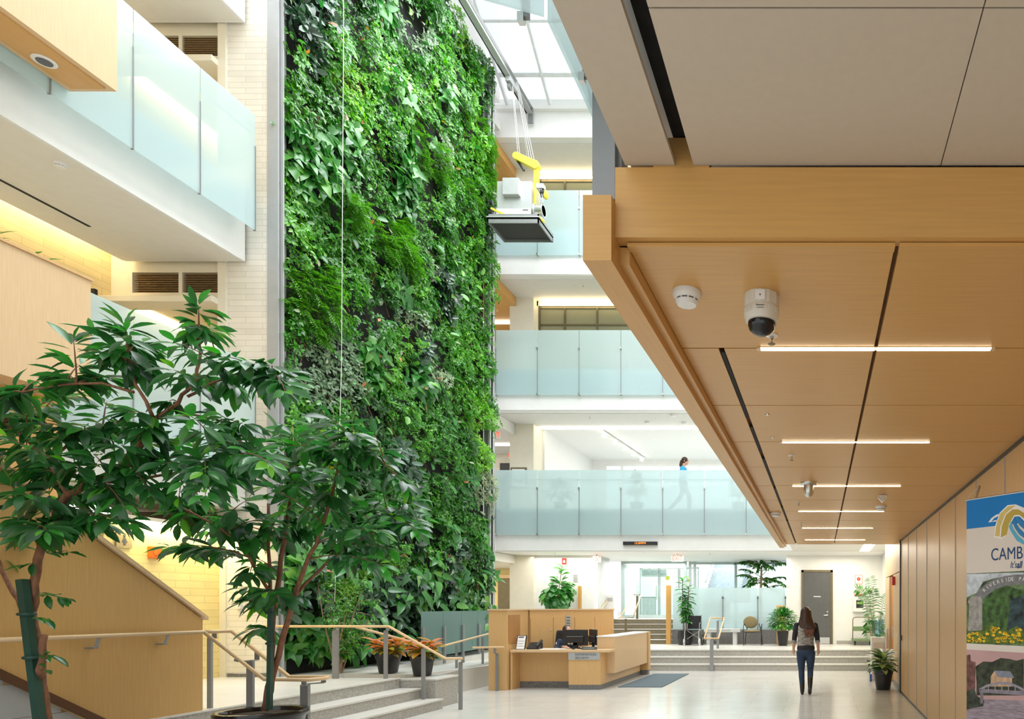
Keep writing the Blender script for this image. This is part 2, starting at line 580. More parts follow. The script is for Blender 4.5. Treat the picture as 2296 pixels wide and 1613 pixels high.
def bez(a, b, c, t):
    return a * (1 - t) ** 2 + b * (2 * t * (1 - t)) + c * t * t
# ================================================================== THE SETTING
F0, F1, F2, F3 = 0.50, 4.52, 8.56, 12.60          # raised ground floor, then the three galleries
CEIL = {1: 3.28, 2: 7.36, 3: 11.30, 4: 15.30}      # undersides of the slabs
XW = -9.15                                          # plane of the living wall
BY = 19.8                                           # front of the bridge galleries

struct('floor', MB().box(-6.2, 1.62, 0.3, 17.8, -0.25, 0).box(-16, -6.2, 0.3, 7.0, -0.25, 0).box(-9.3, -6.2, 11.15, 19.2, -0.25, 0), M['floor'], 'polished pale stone floor of the hall')
# raised landing on the left with three steps
mb = MB().box(-16, -6.9, 7.0, 11.15, 0.32, F0).box(-16, -8.3, 11.15, 25, 0.32, F0)
struct('landing_floor', mb, M['deck'], 'pale stone landing above the left steps')
mb = MB().box(-13, -6.902, 7.0, 11.15, 0.0, 0.32 - 0.002)
for k in range(2):
    x1 = -6.9 + 0.36 * (k + 1)
    mb.box(-6.9, x1, 7.0, 11.15, 0.0 if k == 1 else 0.17, 0.34 - 0.17 * k - 0.03)
mb2 = MB().box(-6.9, -6.885, 7.0, 11.15, 0.34, F0 - 0.03)
t = thing('stone_steps', 'three grey granite steps at the left between floor and raised landing', 'steps', (-6.6, 9, 0))
mb = MB().box(-6.9, -6.88, 7.0, 11.15, 0.33, 0.485).box(-6.9, -6.53, 7.0, 11.15, 0.165, 0.31).box(-6.9, -6.18, 7.0, 11.15, 0.0, 0.14)
mb.build('risers', M['granite'], t)
mb = MB().box(-6.9, -6.86, 7.0, 11.15, 0.485, F0 + 0.004).box(-6.9, -6.51, 7.0, 11.15, 0.31, 0.335).box(-6.9, -6.16, 7.0, 11.15, 0.14, 0.165)
mb.build('treads', M['deck'], t)
struct('landing_base', MB().box(-12, -6.92, 7.02, 11.15, -0.2, 0.32), M['granite'])
# cheek block beside the steps, carrying two planters, and the long ramp kerb behind it
t = thing('cheek_block', 'grey granite block ending the left steps under the potted croton', 'block', (-6.6, 11.5, 0))
MB().box(-6.92, -6.30, 11.16, 11.85, 0, 0.455).build('block_body', M['granite'], t, bevel=0.004)
MB().box(-6.93, -6.28, 11.15, 11.86, 0.455, 0.485).build('coping', M['deck'], t, bevel=0.004)
struct('ramp_floor', MB().prism([(-8.3, 11.86, 0), (-8.3, 11.86, 0.49), (-8.3, 19.2, 0.30), (-8.3, 19.2, 0)], (1.3, 0, 0)), M['deck'])
t = thing('ramp_kerb', 'long granite ramp kerb under the grey-green glass screen', 'kerb', (-7.0, 15, 0))
MB().prism([(-6.95, 11.87, 0), (-6.80, 11.87, 0), (-7.62, 17.75, 0), (-7.77, 17.75, 0)], (0, 0, 0.44)).build('kerb_body', M['granite'], t)

# far platform with three granite steps
mb = MB().box(-7.6, 2.1, 18.5, 25, 0.30, F0 + 0.01).box(-9.3, -7.6, 19.2, 25, 0.30, F0 + 0.01)
struct('platform_floor', mb, M['deck'], 'raised stone platform at the far end')
t = thing('wide_steps', 'three wide grey granite steps in front of the far doorway and chairs', 'steps', (-2, 18, 0))
mb = MB()
for k in range(3):
    mb.box(-7.6, 1.60, 17.8 + 0.34 * k, 18.9, 0.17 * k, 0.17 * (k + 1) - 0.025)
mb.build('risers', M['granite'], t)
mb = MB()
for k in range(3):
    mb.box(-7.6, 1.60, 17.78 + 0.34 * k, 18.9, 0.17 * (k + 1) - 0.025, 0.17 * (k + 1) + (0.003 if k == 2 else 0))
mb.build('treads', M['deck'], t)

# ------------------------------------------------------------------ bridge galleries at the far end
def bridge(name, zb, zf, lab):
    yb = 24.3 if zb < 4 else 27
    mb = MB().box(-9.42, 1.9, BY, yb, zb, zf).box(-16, -9.42, 18.2, yb, zb, zf)
    mb.box(-9.42, 1.9, BY - 0.02, BY, zb + 0.02, zf)
    return struct(name, mb, M['white'], lab)


bridge('slab_low', CEIL[1], F1, 'white slab front of the lowest bridge gallery')
bridge('slab_middle', CEIL[2], F2, 'white slab front of the middle bridge gallery')
bridge('slab_high', CEIL[3], F3, 'white slab front of the upper bridge gallery')
struct('roof_parapet', MB().box(-16, 4, BY, 30, CEIL[4], 16.05).box(-16, 4, BY + 0.25, 30, 16.05, 16.6), M['white'], 'white roof edge beam below the skylight')
mb = MB()
for z in (CEIL[2], CEIL[3], CEIL[4]):
    mb.box(-9.4, 1.9, 20.05, 21.45, z - 0.01, z - 0.002)
struct('ceiling_galleries', mb, M['ceil'])

# pillars and walls behind the galleries
struct('pillar', MB().box(-9.66, -8.92, 21.2, 21.9, F0, CEIL[1]).box(-9.66, -8.92, 21.2, 21.9, F1, CEIL[2]).box(-9.66, -8.92, 21.2, 21.9, F2, CEIL[3]).box(-9.66, -8.92, 21.2, 21.9, F3, CEIL[4]), M['cream'])
struct('wall_back', MB().box(-8.92, -7.02, 21.3, 21.5, F0, CEIL[1]).box(-1.07, 1.92, 21.3, 21.5, F0, CEIL[1] + .02), M['white'], 'white wall with the dark grey door and the wall with the fire sign')
struct('baseboard_back', MB().box(-1.07, -0.6, 21.26, 21.3, F0, F0 + 0.12).box(0.5, 1.9, 21.26, 21.3, F0, F0 + 0.12), M['granite'])
struct('wall_corridor', MB().box(-16, -9.66, 24.0, 24.2, F0, CEIL[1]).box(-16, -9.66, 24, 24.2, F2, CEIL[3]).box(-16, -9.66, 24, 24.2, F3, CEIL[4]), M['yellow'])
struct('wall_corridor_cream', MB().box(-16, -9.66, 24.0, 24.2, F1, CEIL[2]), M['cream'])
# lowest gallery: bright room with a window band
struct('wall_gallery_side', MB().box(-9.0, -8.86, 21.9, 26.6, F1, CEIL[2]), M['white'])
struct('wall_gallery_back', MB().box(-8.9, -8.35, 26.4, 26.6, F1, CEIL[2]).box(-8.35, 4, 26.4, 26.6, F1, F1 + 0.9).box(-8.35, 4, 26.4, 26.6, 7.20, CEIL[2]), M['white'])
# upper galleries: glazed office fronts
for zf, zc, nm in ((F2, CEIL[3], 'wall_gallery_middle'), (F3, CEIL[4], 'wall_gallery_upper')):
    struct(nm, MB().box(-8.92, -8.9 + 0.02, 21.45, 21.6, zf, zc).box(-8.92, 1.9, 21.45, 21.6, zc - 0.16, zc).box(-8.92, 1.9, 24.5, 24.6, zf, zc), M['cream'])

# ------------------------------------------------------------------ left-hand galleries
def left_gallery(nm, zb, zf, lab):
    struct(nm, MB().box(-11.45, -9.49, 1.0, 11.25, zb, zb + 0.3).box(-12.4, -9.49, 1.0, 11.25, zb + 0.3, zf), M['white'], lab)
    struct('header_' + nm, MB().box(-12.4, -9.95, 11.25, 11.36, zb + 0.3, zf), M['white'])
    struct('ceiling_' + nm, MB().box(-11.45, -9.53, 1.0, 11.2, zb - 0.012, zb), M['ceil'])


left_gallery('slab_left_low', CEIL[1], F1, 'white edge of the lowest left gallery')
left_gallery('slab_left_middle', CEIL[2], F2, 'white edge of the middle left gallery')
left_gallery('slab_left_high', CEIL[3], F3, 'white edge of the topmost left gallery')
# tall tile pier and the grey steel column beside the planting
struct('wall_pier', MB().box(-9.93, -9.15, 11.3, 11.62, F0 + 0.06, 17.2), M['creamtile'], 'cream tiled pier beside the planted wall')
struct('trim_1', MB().box(-9.96, -9.83, 11.27, 11.32, F0, 17.2), M['cream'])
struct('baseboard_pier', MB().box(-9.80, -9.15, 11.285, 11.3, F0, F0 + 0.055), M['granited'])
struct('column_steel', MB().box(-9.15, -8.97, 11.28, 11.31, F0, 17.2).box(-8.99, -8.92, 11.33, 11.35, F0, 17.2).box(-9.15, -9.10, 11.31, 11.62, F0, 17.2), M['steelpale'], 'grey steel channel column at the edge of the planted wall')
struct('column_steel_far', MB().box(-9.15, -8.95, 18.55, 18.62, F0, 16.2).box(-9.0, -8.95, 18.45, 18.75, F0, 16.2), M['steelpale'])
# recesses: side wall, header wall and return walls
struct('wall_left', MB().box(-11.98, -11.80, 1.0, 14.5, F1, CEIL[2] + 0.3).box(-11.98, -11.80, 1.0, 14.5, F2, CEIL[3] + 0.3), M['yellowtile'], 'yellow tiled wall along the left galleries')
struct('wall_restroom', MB().box(-10.05, -9.93, 9.45, 11.3, F0, 2.86).box(-12.5, -10.05, 9.46, 9.52, F0, 2.86).box(-12.5, -12.4, 1, 11.5, F0, 3.28), M['yellowtile2'], 'yellow tiled wall carrying the restroom sign')
mb, mc = MB(), MB()
VENT = {CEIL[1]: (-.27, -.04, -.40, -.30), CEIL[2]: (-.47, -.13, -.70, -.60), CEIL[3]: (-.47, -.13, -.70, -.60)}
for zc in (CEIL[2], CEIL[3], CEIL[1]):
    lo, hi, l0, l1 = VENT[zc]
    mb.box(-11.8, -11.45, 11.35, 11.5, zc + l1, zc + 0.3)
    mb.box(-11.45, -9.93, 11.35, 11.5, zc + hi, zc + 0.3)
    mb.box(-11.45, -9.93, 11.35, 11.5, zc + l1, zc + lo)
    mb.box(-10.68, -10.62, 11.35, 11.5, zc + lo, zc + hi)
    mc.box(-11.8, -9.95, 11.15, 11.5, zc + l0, zc + l1)
    if zc != CEIL[1]: mb.box(-11.8, -9.93, 11.5, 14.0, zc + l1, zc + l1 + .06)
struct('wall_header', mb, M['cream'])
struct('trim_2', mc, M['cream'], bevel=0.01)
struct('wall_recess_back', MB().box(-11.8, -9.6, 14.0, 14.1, F1, CEIL[2]).box(-11.8, -9.6, 14.0, 14.1, F2, CEIL[3]).box(-9.93, -9.8, 11.6, 14, F1, CEIL[2]).box(-9.93, -9.8, 11.6, 14, F2, CEIL[3]).box(-12.4, -9.93, 11.5, 11.55, F0, 3.1), M['yellow'])
# white band above the planted wall and the roof over the left side
struct('wall_upper', MB().box(-9.6, -9.3, 11.62, BY, 16.3, 22), M['white'], 'white wall above the planting under the skylight')
struct('roof', MB().box(-16, -9.3, 1.0, 30, 15.5, 15.8).box(-0.3, 6, 5.0, 30, 16.4, 16.7), M['white'])
struct('wall_planting_back', MB().box(-9.6, XW - 0.06, 11.62, 18.5, 0.0, 16.3), M['slatgap'])

# ------------------------------------------------------------------ skylight over the hall
SKY = lambda y: 16.14 + 0.73 * (19.8 - y)
t = thing('skylight', 'sloping white-framed roof glazing above the hall', 'skylight', (-4.9, 19.8, 16.1))
mb = MB()
for x in (-9.05, -7.82, -6.6, -5.38, -4.16, -2.94, -1.72, -0.5):
    mb.bar((x, 19.8, SKY(19.8)), (x, 11.5, SKY(11.5)), 0.07, 0.14, (0, 0.59, 0.81))
mb.build('rafter', M['whitemetal'], t)
mb = MB()
for y in (19.78, 19.15, 18.2, 17.2, 16.2, 15.2, 14.2, 13.2, 12.2):
    mb.bar((-9.1, y, SKY(y)), (-0.4, y, SKY(y)), 0.10 if y > 19 else 0.06, 0.1, (0, 0.59, 0.81))
mb.build('glazing_bar', M['whitemetal'], t)
MB().prism([(-9.05, 19.8, SKY(19.8) + 0.06), (-0.5, 19.8, SKY(19.8) + 0.06), (-0.5, 11.5, SKY(11.5) + 0.06), (-9.05, 11.5, SKY(11.5) + 0.06)], (0, 0.012, 0.016)).build('pane', M['skyglass'], t)
struct('trim_3', MB().box(-9.4, 0, BY - 0.12, BY + 0.3, 16.05, 16.16), M['white'])
t = thing('hoist_rail', 'steel hoist track running under the skylight', 'rail', (-8.3, 15, 16))
MB().box(-8.36, -8.34, 5, 19.62, 15.86, 16.04).box(-8.42, -8.28, 5, 19.62, 15.85, 15.87).box(-8.42, -8.28, 5, 19.62, 16.03, 16.05).build('beam', M['steelpale'], t)
MB().box(-8.46, -8.43, 5, 19.6, 15.84, 15.96).build('cable_track', M['black'], t)
MB().box(-8.42, -8.28, 19.62, 19.67, 15.6, 16.05).build('end_bracket', M['steel'], t)

# ------------------------------------------------------------------ right: low timber ceiling over the walk, plaster ceiling before it
ZW = 2.96
struct('ceiling_backing', MB().box(-0.74, 1.62, 2.5, 14.2, ZW + 0.03, ZW + 0.2), M['seam'])
mb = MB()
ys = [2.50, 3.445] + [3.445 + 0.972 * k for k in range(1, 12)]
for a, b in zip(ys[:-1], ys[1:]):
    b2 = min(b, 14.2)
    g = 0.006
    if a < 3: xs = [(-0.70, 0.270), (0.285, 1.56)]
    else: xs = [(-0.70, -0.515), (-0.49, 0.270), (0.285, 1.56)]
    for x0, x1 in xs: mb.box(x0 + 0.002, x1 - 0.002, a + g, b2 - g, ZW, ZW + 0.025)
struct('ceiling_timber', mb, M['maplex'], 'maple panelled ceiling over the walkway')
struct('beam_timber', MB().box(-0.735, 1.7, 2.44, 2.50, ZW + 0.015, 3.225), M['maplex'], 'maple beam facing the camera at the ceiling step')
struct('trim_4', MB().box(-0.70, 0.270, 2.47, 2.51, ZW - 0.002, ZW + 0.012).box(0.285, 1.6, 2.47, 2.51, ZW - 0.002, ZW + 0.012), M['maplex'])
struct('beam_edge', MB().box(-0.835, -0.735, 2.40, 13.95, 2.87, 3.10).box(-0.735, -0.70, 2.5, 14.1, 2.905, ZW + 0.01), M['mapley'], 'maple edge beam along the walkway ceiling')
mb = MB()
for a, b in ((3.50, 4.70), (4.95, 5.75), (6.0, 7.2), (7.5, 8.6), (8.9, 10.0), (10.3, 11.4), (11.7, 13.8)):
    mb.box(-0.512, -0.492, a, b, ZW - 0.001, ZW + 0.01)
struct('ceiling_slot', mb, M['gap'])
struct('trim_5', MB().box(-0.80, -0.765, 2.49, 2.56, 3.09, 3.17), M['mapley'])
struct('trim_8', MB().box(-0.835, -0.735, 2.396, 2.40, 2.87, 3.10), M['maplex'])
struct('column_hanger', MB().box(-0.83, -0.748, 2.48, 2.60, 3.135, 4.8).box(-0.748, -0.735, 2.52, 2.60, 3.26, 4.8), M['steel'], 'grey steel hanger above the timber edge beam')
mb = MB().box(-0.70, -0.522, -3, 2.445, 3.235, 3.255).box(-0.69, -0.60, -3, 2.5, 3.255, 3.42)
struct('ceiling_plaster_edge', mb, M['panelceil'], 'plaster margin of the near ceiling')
struct('ceiling_slot_dark', MB().box(-0.53, -0.44, -3, 2.5, 3.34, 3.5), M['slatgap'])
struct('trim_7', MB().box(-0.60, -0.40, 2.446, 2.50, 3.226, 3.335), M['maplex'])
mb = MB()
for y0, y1 in ((1.806, 2.445), (1.16, 1.80), (0.5, 1.154), (-3, 0.494)):
    for x0, x1 in ((-0.455, 0.4285), (0.4325, 1.32), (1.324, 2.2)):
        mb.box(x0, x1, y0, y1, 3.235, 3.3)
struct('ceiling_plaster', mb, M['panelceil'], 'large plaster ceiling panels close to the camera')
struct('ceiling_far', MB().box(-0.80, 1.12, 14.2, BY - 0.03, 3.285, 3.48).box(1.42, 2.3, 14.2, BY - 0.03, 3.285, 3.48).box(1.905, 2.3, BY - 0.03, 21.5, 3.285, 3.48), M['ceil'])
struct('floor_above', MB().box(-0.68, 2.3, -3, 21, 3.5, 3.62), M['white'])

# right-hand wall beyond the folding partition
mb = MB().box(1.56, 1.75, 13.4, 14.62, 0, 2.35).box(1.56, 1.75, 15.5, 16.5, 0, 2.35).box(1.56, 1.75, 13.4, 16.5, 2.37, 3.28)
struct('wall_right', mb, M['maplepale'], 'maple clad wall with the orange doorway')
struct('wall_right_far', MB().box(1.92, 2.1, 16.5, 21.5, 0, 3.28).box(1.75, 1.92, 16.35, 16.5, 0, 3.28), M['white'])
struct('floor_far_right', MB().box(1.6, 2.3, 13.3, 18.6, -0.2, 0.0), M['floor'])
struct('baseboard_right', MB().box(1.545, 1.56, 13.4, 14.55, 0, 0.12), M['steel'])
struct('wall_partition_backing', MB().box(1.64, 1.75, 0.3, 13.3, 0, 3.0), M['maplepale'])

# ------------------------------------------------------------------ beyond the glass: entrance hall and street
struct('ground', MB().box(-40, 40, 30, 80, 0.9, 1.2).box(-9, -4.6, 26, 30, 0.9, 1.27), M['concrete'])
struct('wall_entrance_concrete', MB().box(-7.6, -7.02, 21.5, 22.7, F0, 3.28), M['concrete'])

# the hall around and behind the camera, with an unseen wall added against open sky
struct('wall_right_sky_block', MB().box(0.9, 1.2, -5, BY, 3.62, 16.4), M['white'])
struct('floor_rear', MB().box(-16, 4, -5, 0.3, -0.25, 0), M['floor'])
struct('wall_right_near', MB().box(2.3, 2.5, -5, 14, 0, 3.5), M['white'])
# ================================================================== THE LIVING WALL
lw = thing('living_wall', 'tall green planted wall of mixed leafy plants on the left of the hall', 'living wall', (XW, 15, F0))
MB().box(XW - 0.05, XW, 11.40, 18.5, F0, 16.28).build('backing_panel', M['slatgap'], lw)
Y0, Y1, Z0, Z1 = 11.44, 18.55, F0 + 0.25, 16.35


def vnoise(y, z, seed, sc):
    """smooth 2-D value noise in 0..1"""
    g = np.random.default_rng(seed).random((64, 64))
    a, b = y / sc + 7.3, z / sc + 3.1
    i, j = np.floor(a).astype(int), np.floor(b).astype(int)
    u, v = a - i, b - j
    u, v = u * u * (3 - 2 * u), v * v * (3 - 2 * v)
    i0, i1, j0, j1 = i % 64, (i + 1) % 64, j % 64, (j + 1) % 64
    return g[i0, j0] * (1 - u) * (1 - v) + g[i1, j0] * u * (1 - v) + g[i0, j1] * (1 - u) * v + g[i1, j1] * u * v


NS = 230
seeds = np.stack([rng.uniform(Y0, Y1, NS), rng.uniform(Z0, Z1, NS)], 1)
spec = rng.choice([0, 0, 0, 0, 0, 0, 1, 1, 1, 1, 2, 4, 5], NS)
low = seeds[:, 1] < 3.6
spec[low] = rng.choice([0, 1, 2, 2, 2, 3, 3], low.sum())
s_tint = rng.normal(0, 0.16, NS)
s_rel = rng.uniform(0.10, 0.42, NS)
# the dark big-leaved rubber plant near the top by the column, split leaves under it
spec[(seeds[:, 0] < 12.3) & (seeds[:, 1] > 11.2) & (seeds[:, 1] < 12.8)] = 3
spec[rng.choice(NS, 7, replace=False)] = 3


def near(y, z):
    best = np.full(len(y), 1e9); idx = np.zeros(len(y), int)
    for k in range(NS):
        d = (y - seeds[k, 0]) ** 2 * 1.3 + (z - seeds[k, 1]) ** 2
        m = d < best
        best[m] = d[m]; idx[m] = k
    return idx, np.sqrt(best)


def relief(y, z):
    k, d = near(y, z)
    r = 0.05 + s_rel[k] * np.exp(-(d / 0.42) ** 2) + 0.20 * vnoise(y, z, 5, 0.55)
    return k, np.clip(r, 0.02, 0.56)


NC = 21000
cy, cz = rng.uniform(Y0 - 0.05, Y1 + 0.05, NC), rng.uniform(Z0, Z1, NC)
ck, cr = relief(cy, cz)
csp = spec[ck]
layer = rng.random(NC) ** 0.6
cx = XW + cr * layer + 0.03
dark = vnoise(cy, cz, 9, 0.35) < 0.22          # thin spots where the dark backing shows
hue = s_tint[ck] + 0.35 * (vnoise(cy, cz, 21, 1.7) - 0.5)


def rosettes(sel, per, ln, wd, up=0.35, tint0=0.45, spread=0.16, frond=False):
    c = np.stack([cx[sel], cy[sel], cz[sel]], 1)
    n = len(c)
    ax = unit(np.stack([np.full(n, 0.9), rng.normal(-0.12, 0.35, n), rng.normal(0.35, 0.3, n)], 1))
    e1 = unit(np.cross(ax, np.array([0.1, 0.2, 1.0])))
    e2 = np.cross(ax, e1)
    ph = rng.uniform(0, 6.28, n)
    pos, dr, nm, tt, ll = [], [], [], [], []
    for k in range(per):
        a = ph + 6.283 * k / per + rng.normal(0, 0.25, n)
        d = e1 * np.cos(a)[:, None] + e2 * np.sin(a)[:, None] + ax * up
        d[:, 2] -= 0.30
        pos.append(c + d * 0.012 + rng.normal(0, 0.006, (n, 3)))
        dr.append(d)
        nm.append(ax + rng.normal(0, 0.22, (n, 3)))
        tt.append(tint0 + hue[sel] + rng.normal(0, spread, n))
        ll.append(ln * rng.uniform(0.7, 1.2, n))
    ll = np.concatenate(ll)
    return np.concatenate(pos), np.concatenate(dr), np.concatenate(nm), ll, ll * wd, np.concatenate(tt)


idx = np.arange(NC)
keep = ~dark
sel = idx[keep & (csp <= 1)]
sA = sel[csp[sel] == 0]
p = rosettes(sA, 7, 0.098, 0.46, 0.3, 0.46)
leaves('umbrella_plant_foliage', G1, lw, *p, shape='diam', fold=0.12, droop=0.22, kind='stuff')
sB = idx[keep & (csp == 1)]
p = rosettes(sB, 9, 0.066, 0.48, 0.55, 0.56)
leaves('weeping_fig_foliage', G1, lw, *p, shape='diam', fold=0.15, droop=0.15, kind='stuff')
sC = idx[keep & (csp == 2)]
sC = sC[rng.random(len(sC)) < 0.38]
p = rosettes(sC, 3, 0.24, 0.56, 0.35, 0.5)
leaves('philodendron_foliage', G3, lw, *p, shape='heart', fold=0.12, droop=0.3, kind='stuff')
sD = idx[keep & (csp == 3)]
sD = sD[rng.random(len(sD)) < 0.36]
p = rosettes(sD, 5, 0.20, 0.42, 0.55, 0.6)
leaves('rubber_plant_foliage', G2, lw, *p, shape='oval', fold=0.14, droop=0.15, kind='stuff')
sE = idx[keep & (csp == 4)]
p = rosettes(sE, 7, 0.085, 0.5, 0.4, 0.35)
sE2 = rng.random(len(p[0])) < 0.6
leaves('pale_leaved_foliage', G4, lw, *[q[sE2] for q in p], shape='oval', fold=0.1, droop=0.25, kind='stuff')
sF = idx[keep & (csp == 5)]
sF = sF[rng.random(len(sF)) < 0.5]
# ferns: arching fronds with many leaflets
c = np.stack([cx[sF], cy[sF], cz[sF]], 1)
pos, dr, nm = [], [], []
for k in range(4):
    a = rng.uniform(0, 6.28, len(c))
    fd = np.stack([rng.uniform(0.3, 0.8, len(c)), np.cos(a) * 0.7, np.sin(a) * 0.5 - 0.1], 1)
    for q in range(9):
        t = q / 9.0
        b = c + fd * (0.30 * t) + np.array([0, 0, -0.12]) * t * t
        for sg in (-1, 1):
            sd = np.cross(unit(fd), np.array([0, 0, 1.0])) * sg
            pos.append(b); dr.append(sd + unit(fd) * 0.5 + np.array([0, 0, -0.2])); nm.append(np.tile([0.4, 0, 1.0], (len(c), 1)))
pos, dr, nm = np.concatenate(pos), np.concatenate(dr), np.concatenate(nm)
ll = rng.uniform(0.05, 0.085, len(pos))
leaves('fern_foliage', G5, lw, pos, dr, nm, ll, ll * 0.26, rng.uniform(0, 1, len(pos)), shape='diam', droop=0.2, kind='stuff')
# scattered single big leaves and reddish young ones
sel = rng.choice(idx, 520, replace=False)
c = np.stack([cx[sel] + 0.05, cy[sel], cz[sel]], 1)
n = len(c)
ll = rng.uniform(0.12, 0.26, n)
leaves('broad_leaf_foliage', G3, lw, c, np.stack([rng.uniform(0.2, 0.8, n), rng.normal(0, 0.7, n), rng.normal(-0.5, 0.4, n)], 1),
       np.stack([np.ones(n), rng.normal(0, 0.3, n), rng.uniform(0.2, 0.9, n)], 1), ll, ll * 0.5, rng.normal(0.5, 0.3, n), shape='oval', kind='stuff')
sel = rng.choice(idx, 330, replace=False)
c = np.stack([cx[sel] + 0.06, cy[sel], cz[sel]], 1)
n = len(c)
ll = rng.uniform(0.07, 0.16, n)
leaves('silvery_leaf_foliage', G4, lw, c, np.stack([rng.uniform(0.2, 0.9, n), rng.normal(0, 0.7, n), rng.normal(-0.3, 0.6, n)], 1),
       np.stack([np.ones(n), rng.normal(0, 0.4, n), rng.uniform(0, 0.8, n)], 1), ll, ll * 0.45, rng.uniform(0, 0.8, n), shape='oval', kind='stuff')
sel = rng.choice(idx, 90, replace=False)
c = np.stack([cx[sel] + 0.06, cy[sel], cz[sel]], 1)
n = len(c)
ll = rng.uniform(0.08, 0.16, n)
leaves('reddish_leaf_foliage', G7, lw, c, np.stack([rng.uniform(0.2, 0.9, n), rng.normal(0, 0.7, n), rng.normal(-0.3, 0.6, n)], 1),
       np.stack([np.ones(n), rng.normal(0, 0.4, n), rng.uniform(0, 0.8, n)], 1), ll, ll * 0.4, rng.uniform(0.4, 0.9, n), shape='oval', kind='stuff')
# brown stems and aerial roots between the plants
mb = MB()
for k in range(260):
    y, z = R.uniform(Y0 + .1, Y1 - .1), R.uniform(Z0 + 0.5, Z1 - 0.4)
    pts = [(XW + 0.02, y, z), (XW + 0.1 + R.uniform(0, .08), y + R.uniform(-.12, .12), z - R.uniform(.05, .3)), (XW + 0.16 + R.uniform(0, .12), y + R.uniform(-.2, .2), z - R.uniform(.2, .6))]
    mb.tube(pts, [0.008, 0.007, 0.004], 5)
mb.build('stems', M['bark'], lw, kind='stuff')
# long philodendron leaves hanging over the foot of the wall
n = 190
y, z = rng.uniform(12.3, 18.2, n), rng.uniform(0.75, 2.6, n)
ll = rng.uniform(0.24, 0.42, n)
leaves('large_hanging_leaves', G3, lw, np.stack([np.full(n, XW + 0.25) + rng.uniform(0, .35, n), y, z], 1),
       np.stack([rng.uniform(0.2, 0.8, n), rng.normal(-0.2, 0.6, n), rng.normal(-0.5, 0.35, n)], 1),
       np.stack([np.ones(n), rng.normal(-.2, 0.3, n), rng.uniform(0.2, 0.9, n)], 1), ll, ll * 0.42, rng.normal(0.35, 0.28, n), shape='heart', droop=0.35, kind='stuff')

# a weeping fig bush with its own stems at the foot of the wall, beside the column
t = thing('weeping_fig', 'bushy weeping fig with brown stems at the foot of the planted wall', 'shrub', (-8.45, 11.95, F0))
mb = MB()
fp = []
for k in range(9):
    a = R.uniform(0, 6.28)
    top = Vector((-8.45 + R.uniform(-.35, .35), 12.0 + R.uniform(-.35, .55), F0 + R.uniform(0.9, 1.75)))
    base = Vector((-8.45 + 0.05 * math.cos(a), 11.95 + 0.05 * math.sin(a), F0))
    mid = base.lerp(top, 0.5) + Vector((R.uniform(-.1, .1), R.uniform(-.1, .1), 0.12))
    pts = [bez(base, mid, top, q / 5) for q in range(6)]
    mb.tube(pts, [0.017 - 0.0022 * q for q in range(6)], 6)
    for q in range(8):
        b = bez(base, mid, top, 0.25 + 0.75 * R.random())
        e = b + Vector((R.uniform(-.1, .38), R.uniform(-.3, .3), R.uniform(-.12, .22)))
        mb.tube([b, (b + e) / 2 + Vector((0, 0, .04)), e], [0.006, 0.004, 0.002], 5)
        for w in range(26):
            fp.append(b.lerp(e, R.uniform(0.2, 1.05)) + Vector((R.gauss(0, .03), R.gauss(0, .03), R.gauss(0, .03))))
mb.build('stems', M['barkpale'], t, smooth=True)
fp = np.array(fp); n = len(fp)
ll = rng.uniform(0.05, 0.085, n)
leaves('foliage', G1, t, fp, np.stack([rng.normal(0.3, .6, n), rng.normal(0, .6, n), rng.normal(-.35, .4, n)], 1), np.stack([rng.normal(.5, .4, n), rng.normal(-.2, .4, n), np.ones(n)], 1), ll, ll * .42, rng.normal(0.4, 0.25, n), shape='diam')

# thin white hanging cable in front of the plants
a, b = P(770, -60, 12.6), P(748, 1410, 12.6)
x = XW + 0.62
t = MB().tube([(x, 11.97, 1.55), (x + 0.02, 12.12, 6.0), (x, 12.2, 12.0), (x, 12.2, 16.0)], 0.0055, 6).build('hanging_cable', M['plastic'])
tag(t, 'thin white cable hanging down in front of the planted wall', 'cable')

# ================================================================== GLASS BALUSTRADES
def glass_panel(mb_clear, mb_band, a, b, z0, zs, z1, th=0.012):
    """one pane from a to b (xy); below zs it stands before the slab"""
    a, b = Vector((a[0], a[1], 0)), Vector((b[0], b[1], 0))
    d = (b - a).normalized()
    n = Vector((-d.y, d.x, 0)) * th / 2
    a2, b2 = a + d * 0.008, b - d * 0.008
    def slab(mb, u, v):
        q = [a2 - n, b2 - n, b2 + n, a2 + n]
        mb.prism([Vector((p.x, p.y, u)) for p in q], (0, 0, v - u))
    slab(mb_clear, z0, z1)
    return mb_clear


def balustrade(name, label, pts, z0, zs, z1, posts, group, inward, handrail=True):
    """panes between consecutive points, slim posts at given points"""
    t = thing(name, label, 'balustrade', (pts[0][0], pts[0][1], z0), group)
    for a, b in zip(pts[:-1], pts[1:]):
        m1 = MB()
        glass_panel(m1, None, a, b, z0, zs, z1)
        m1.build('glass_pane', M['frost'], t)
    for (x, y) in posts:
        ix, iy = inward
        q = MB()
        hx, hy = (0.007, 0.020) if abs(iy) else (0.020, 0.007)
        q.box(x - hx + ix * 0.008, x + hx + ix * 0.008, y - hy + iy * 0.008, y + hy + iy * 0.008, z0 - 0.01, z0 + (z1 - z0) * 0.73)
        po = q.build('post', M['steel'], t)
        for zz in (z0 + 0.02, z0 + (z1 - z0) * 0.72):
            c = MB().box(x - 0.022 - ix * 0.02, x + 0.022 + ix * 0.04, y - 0.022 - iy * 0.02, y + 0.022 + iy * 0.04, zz - 0.025, zz + 0.025)
            c.build('clamp', M['chrome'], po)
    if handrail:
        ix, iy = inward
        q = MB()
        q.tube([(p[0] + ix * 0.09, p[1] + iy * 0.09, z0 + (z1 - z0) * 0.86) for p in pts], 0.016, 8)
        q.build('grab_rail', M['steelpale'], t, smooth=True)
    return t


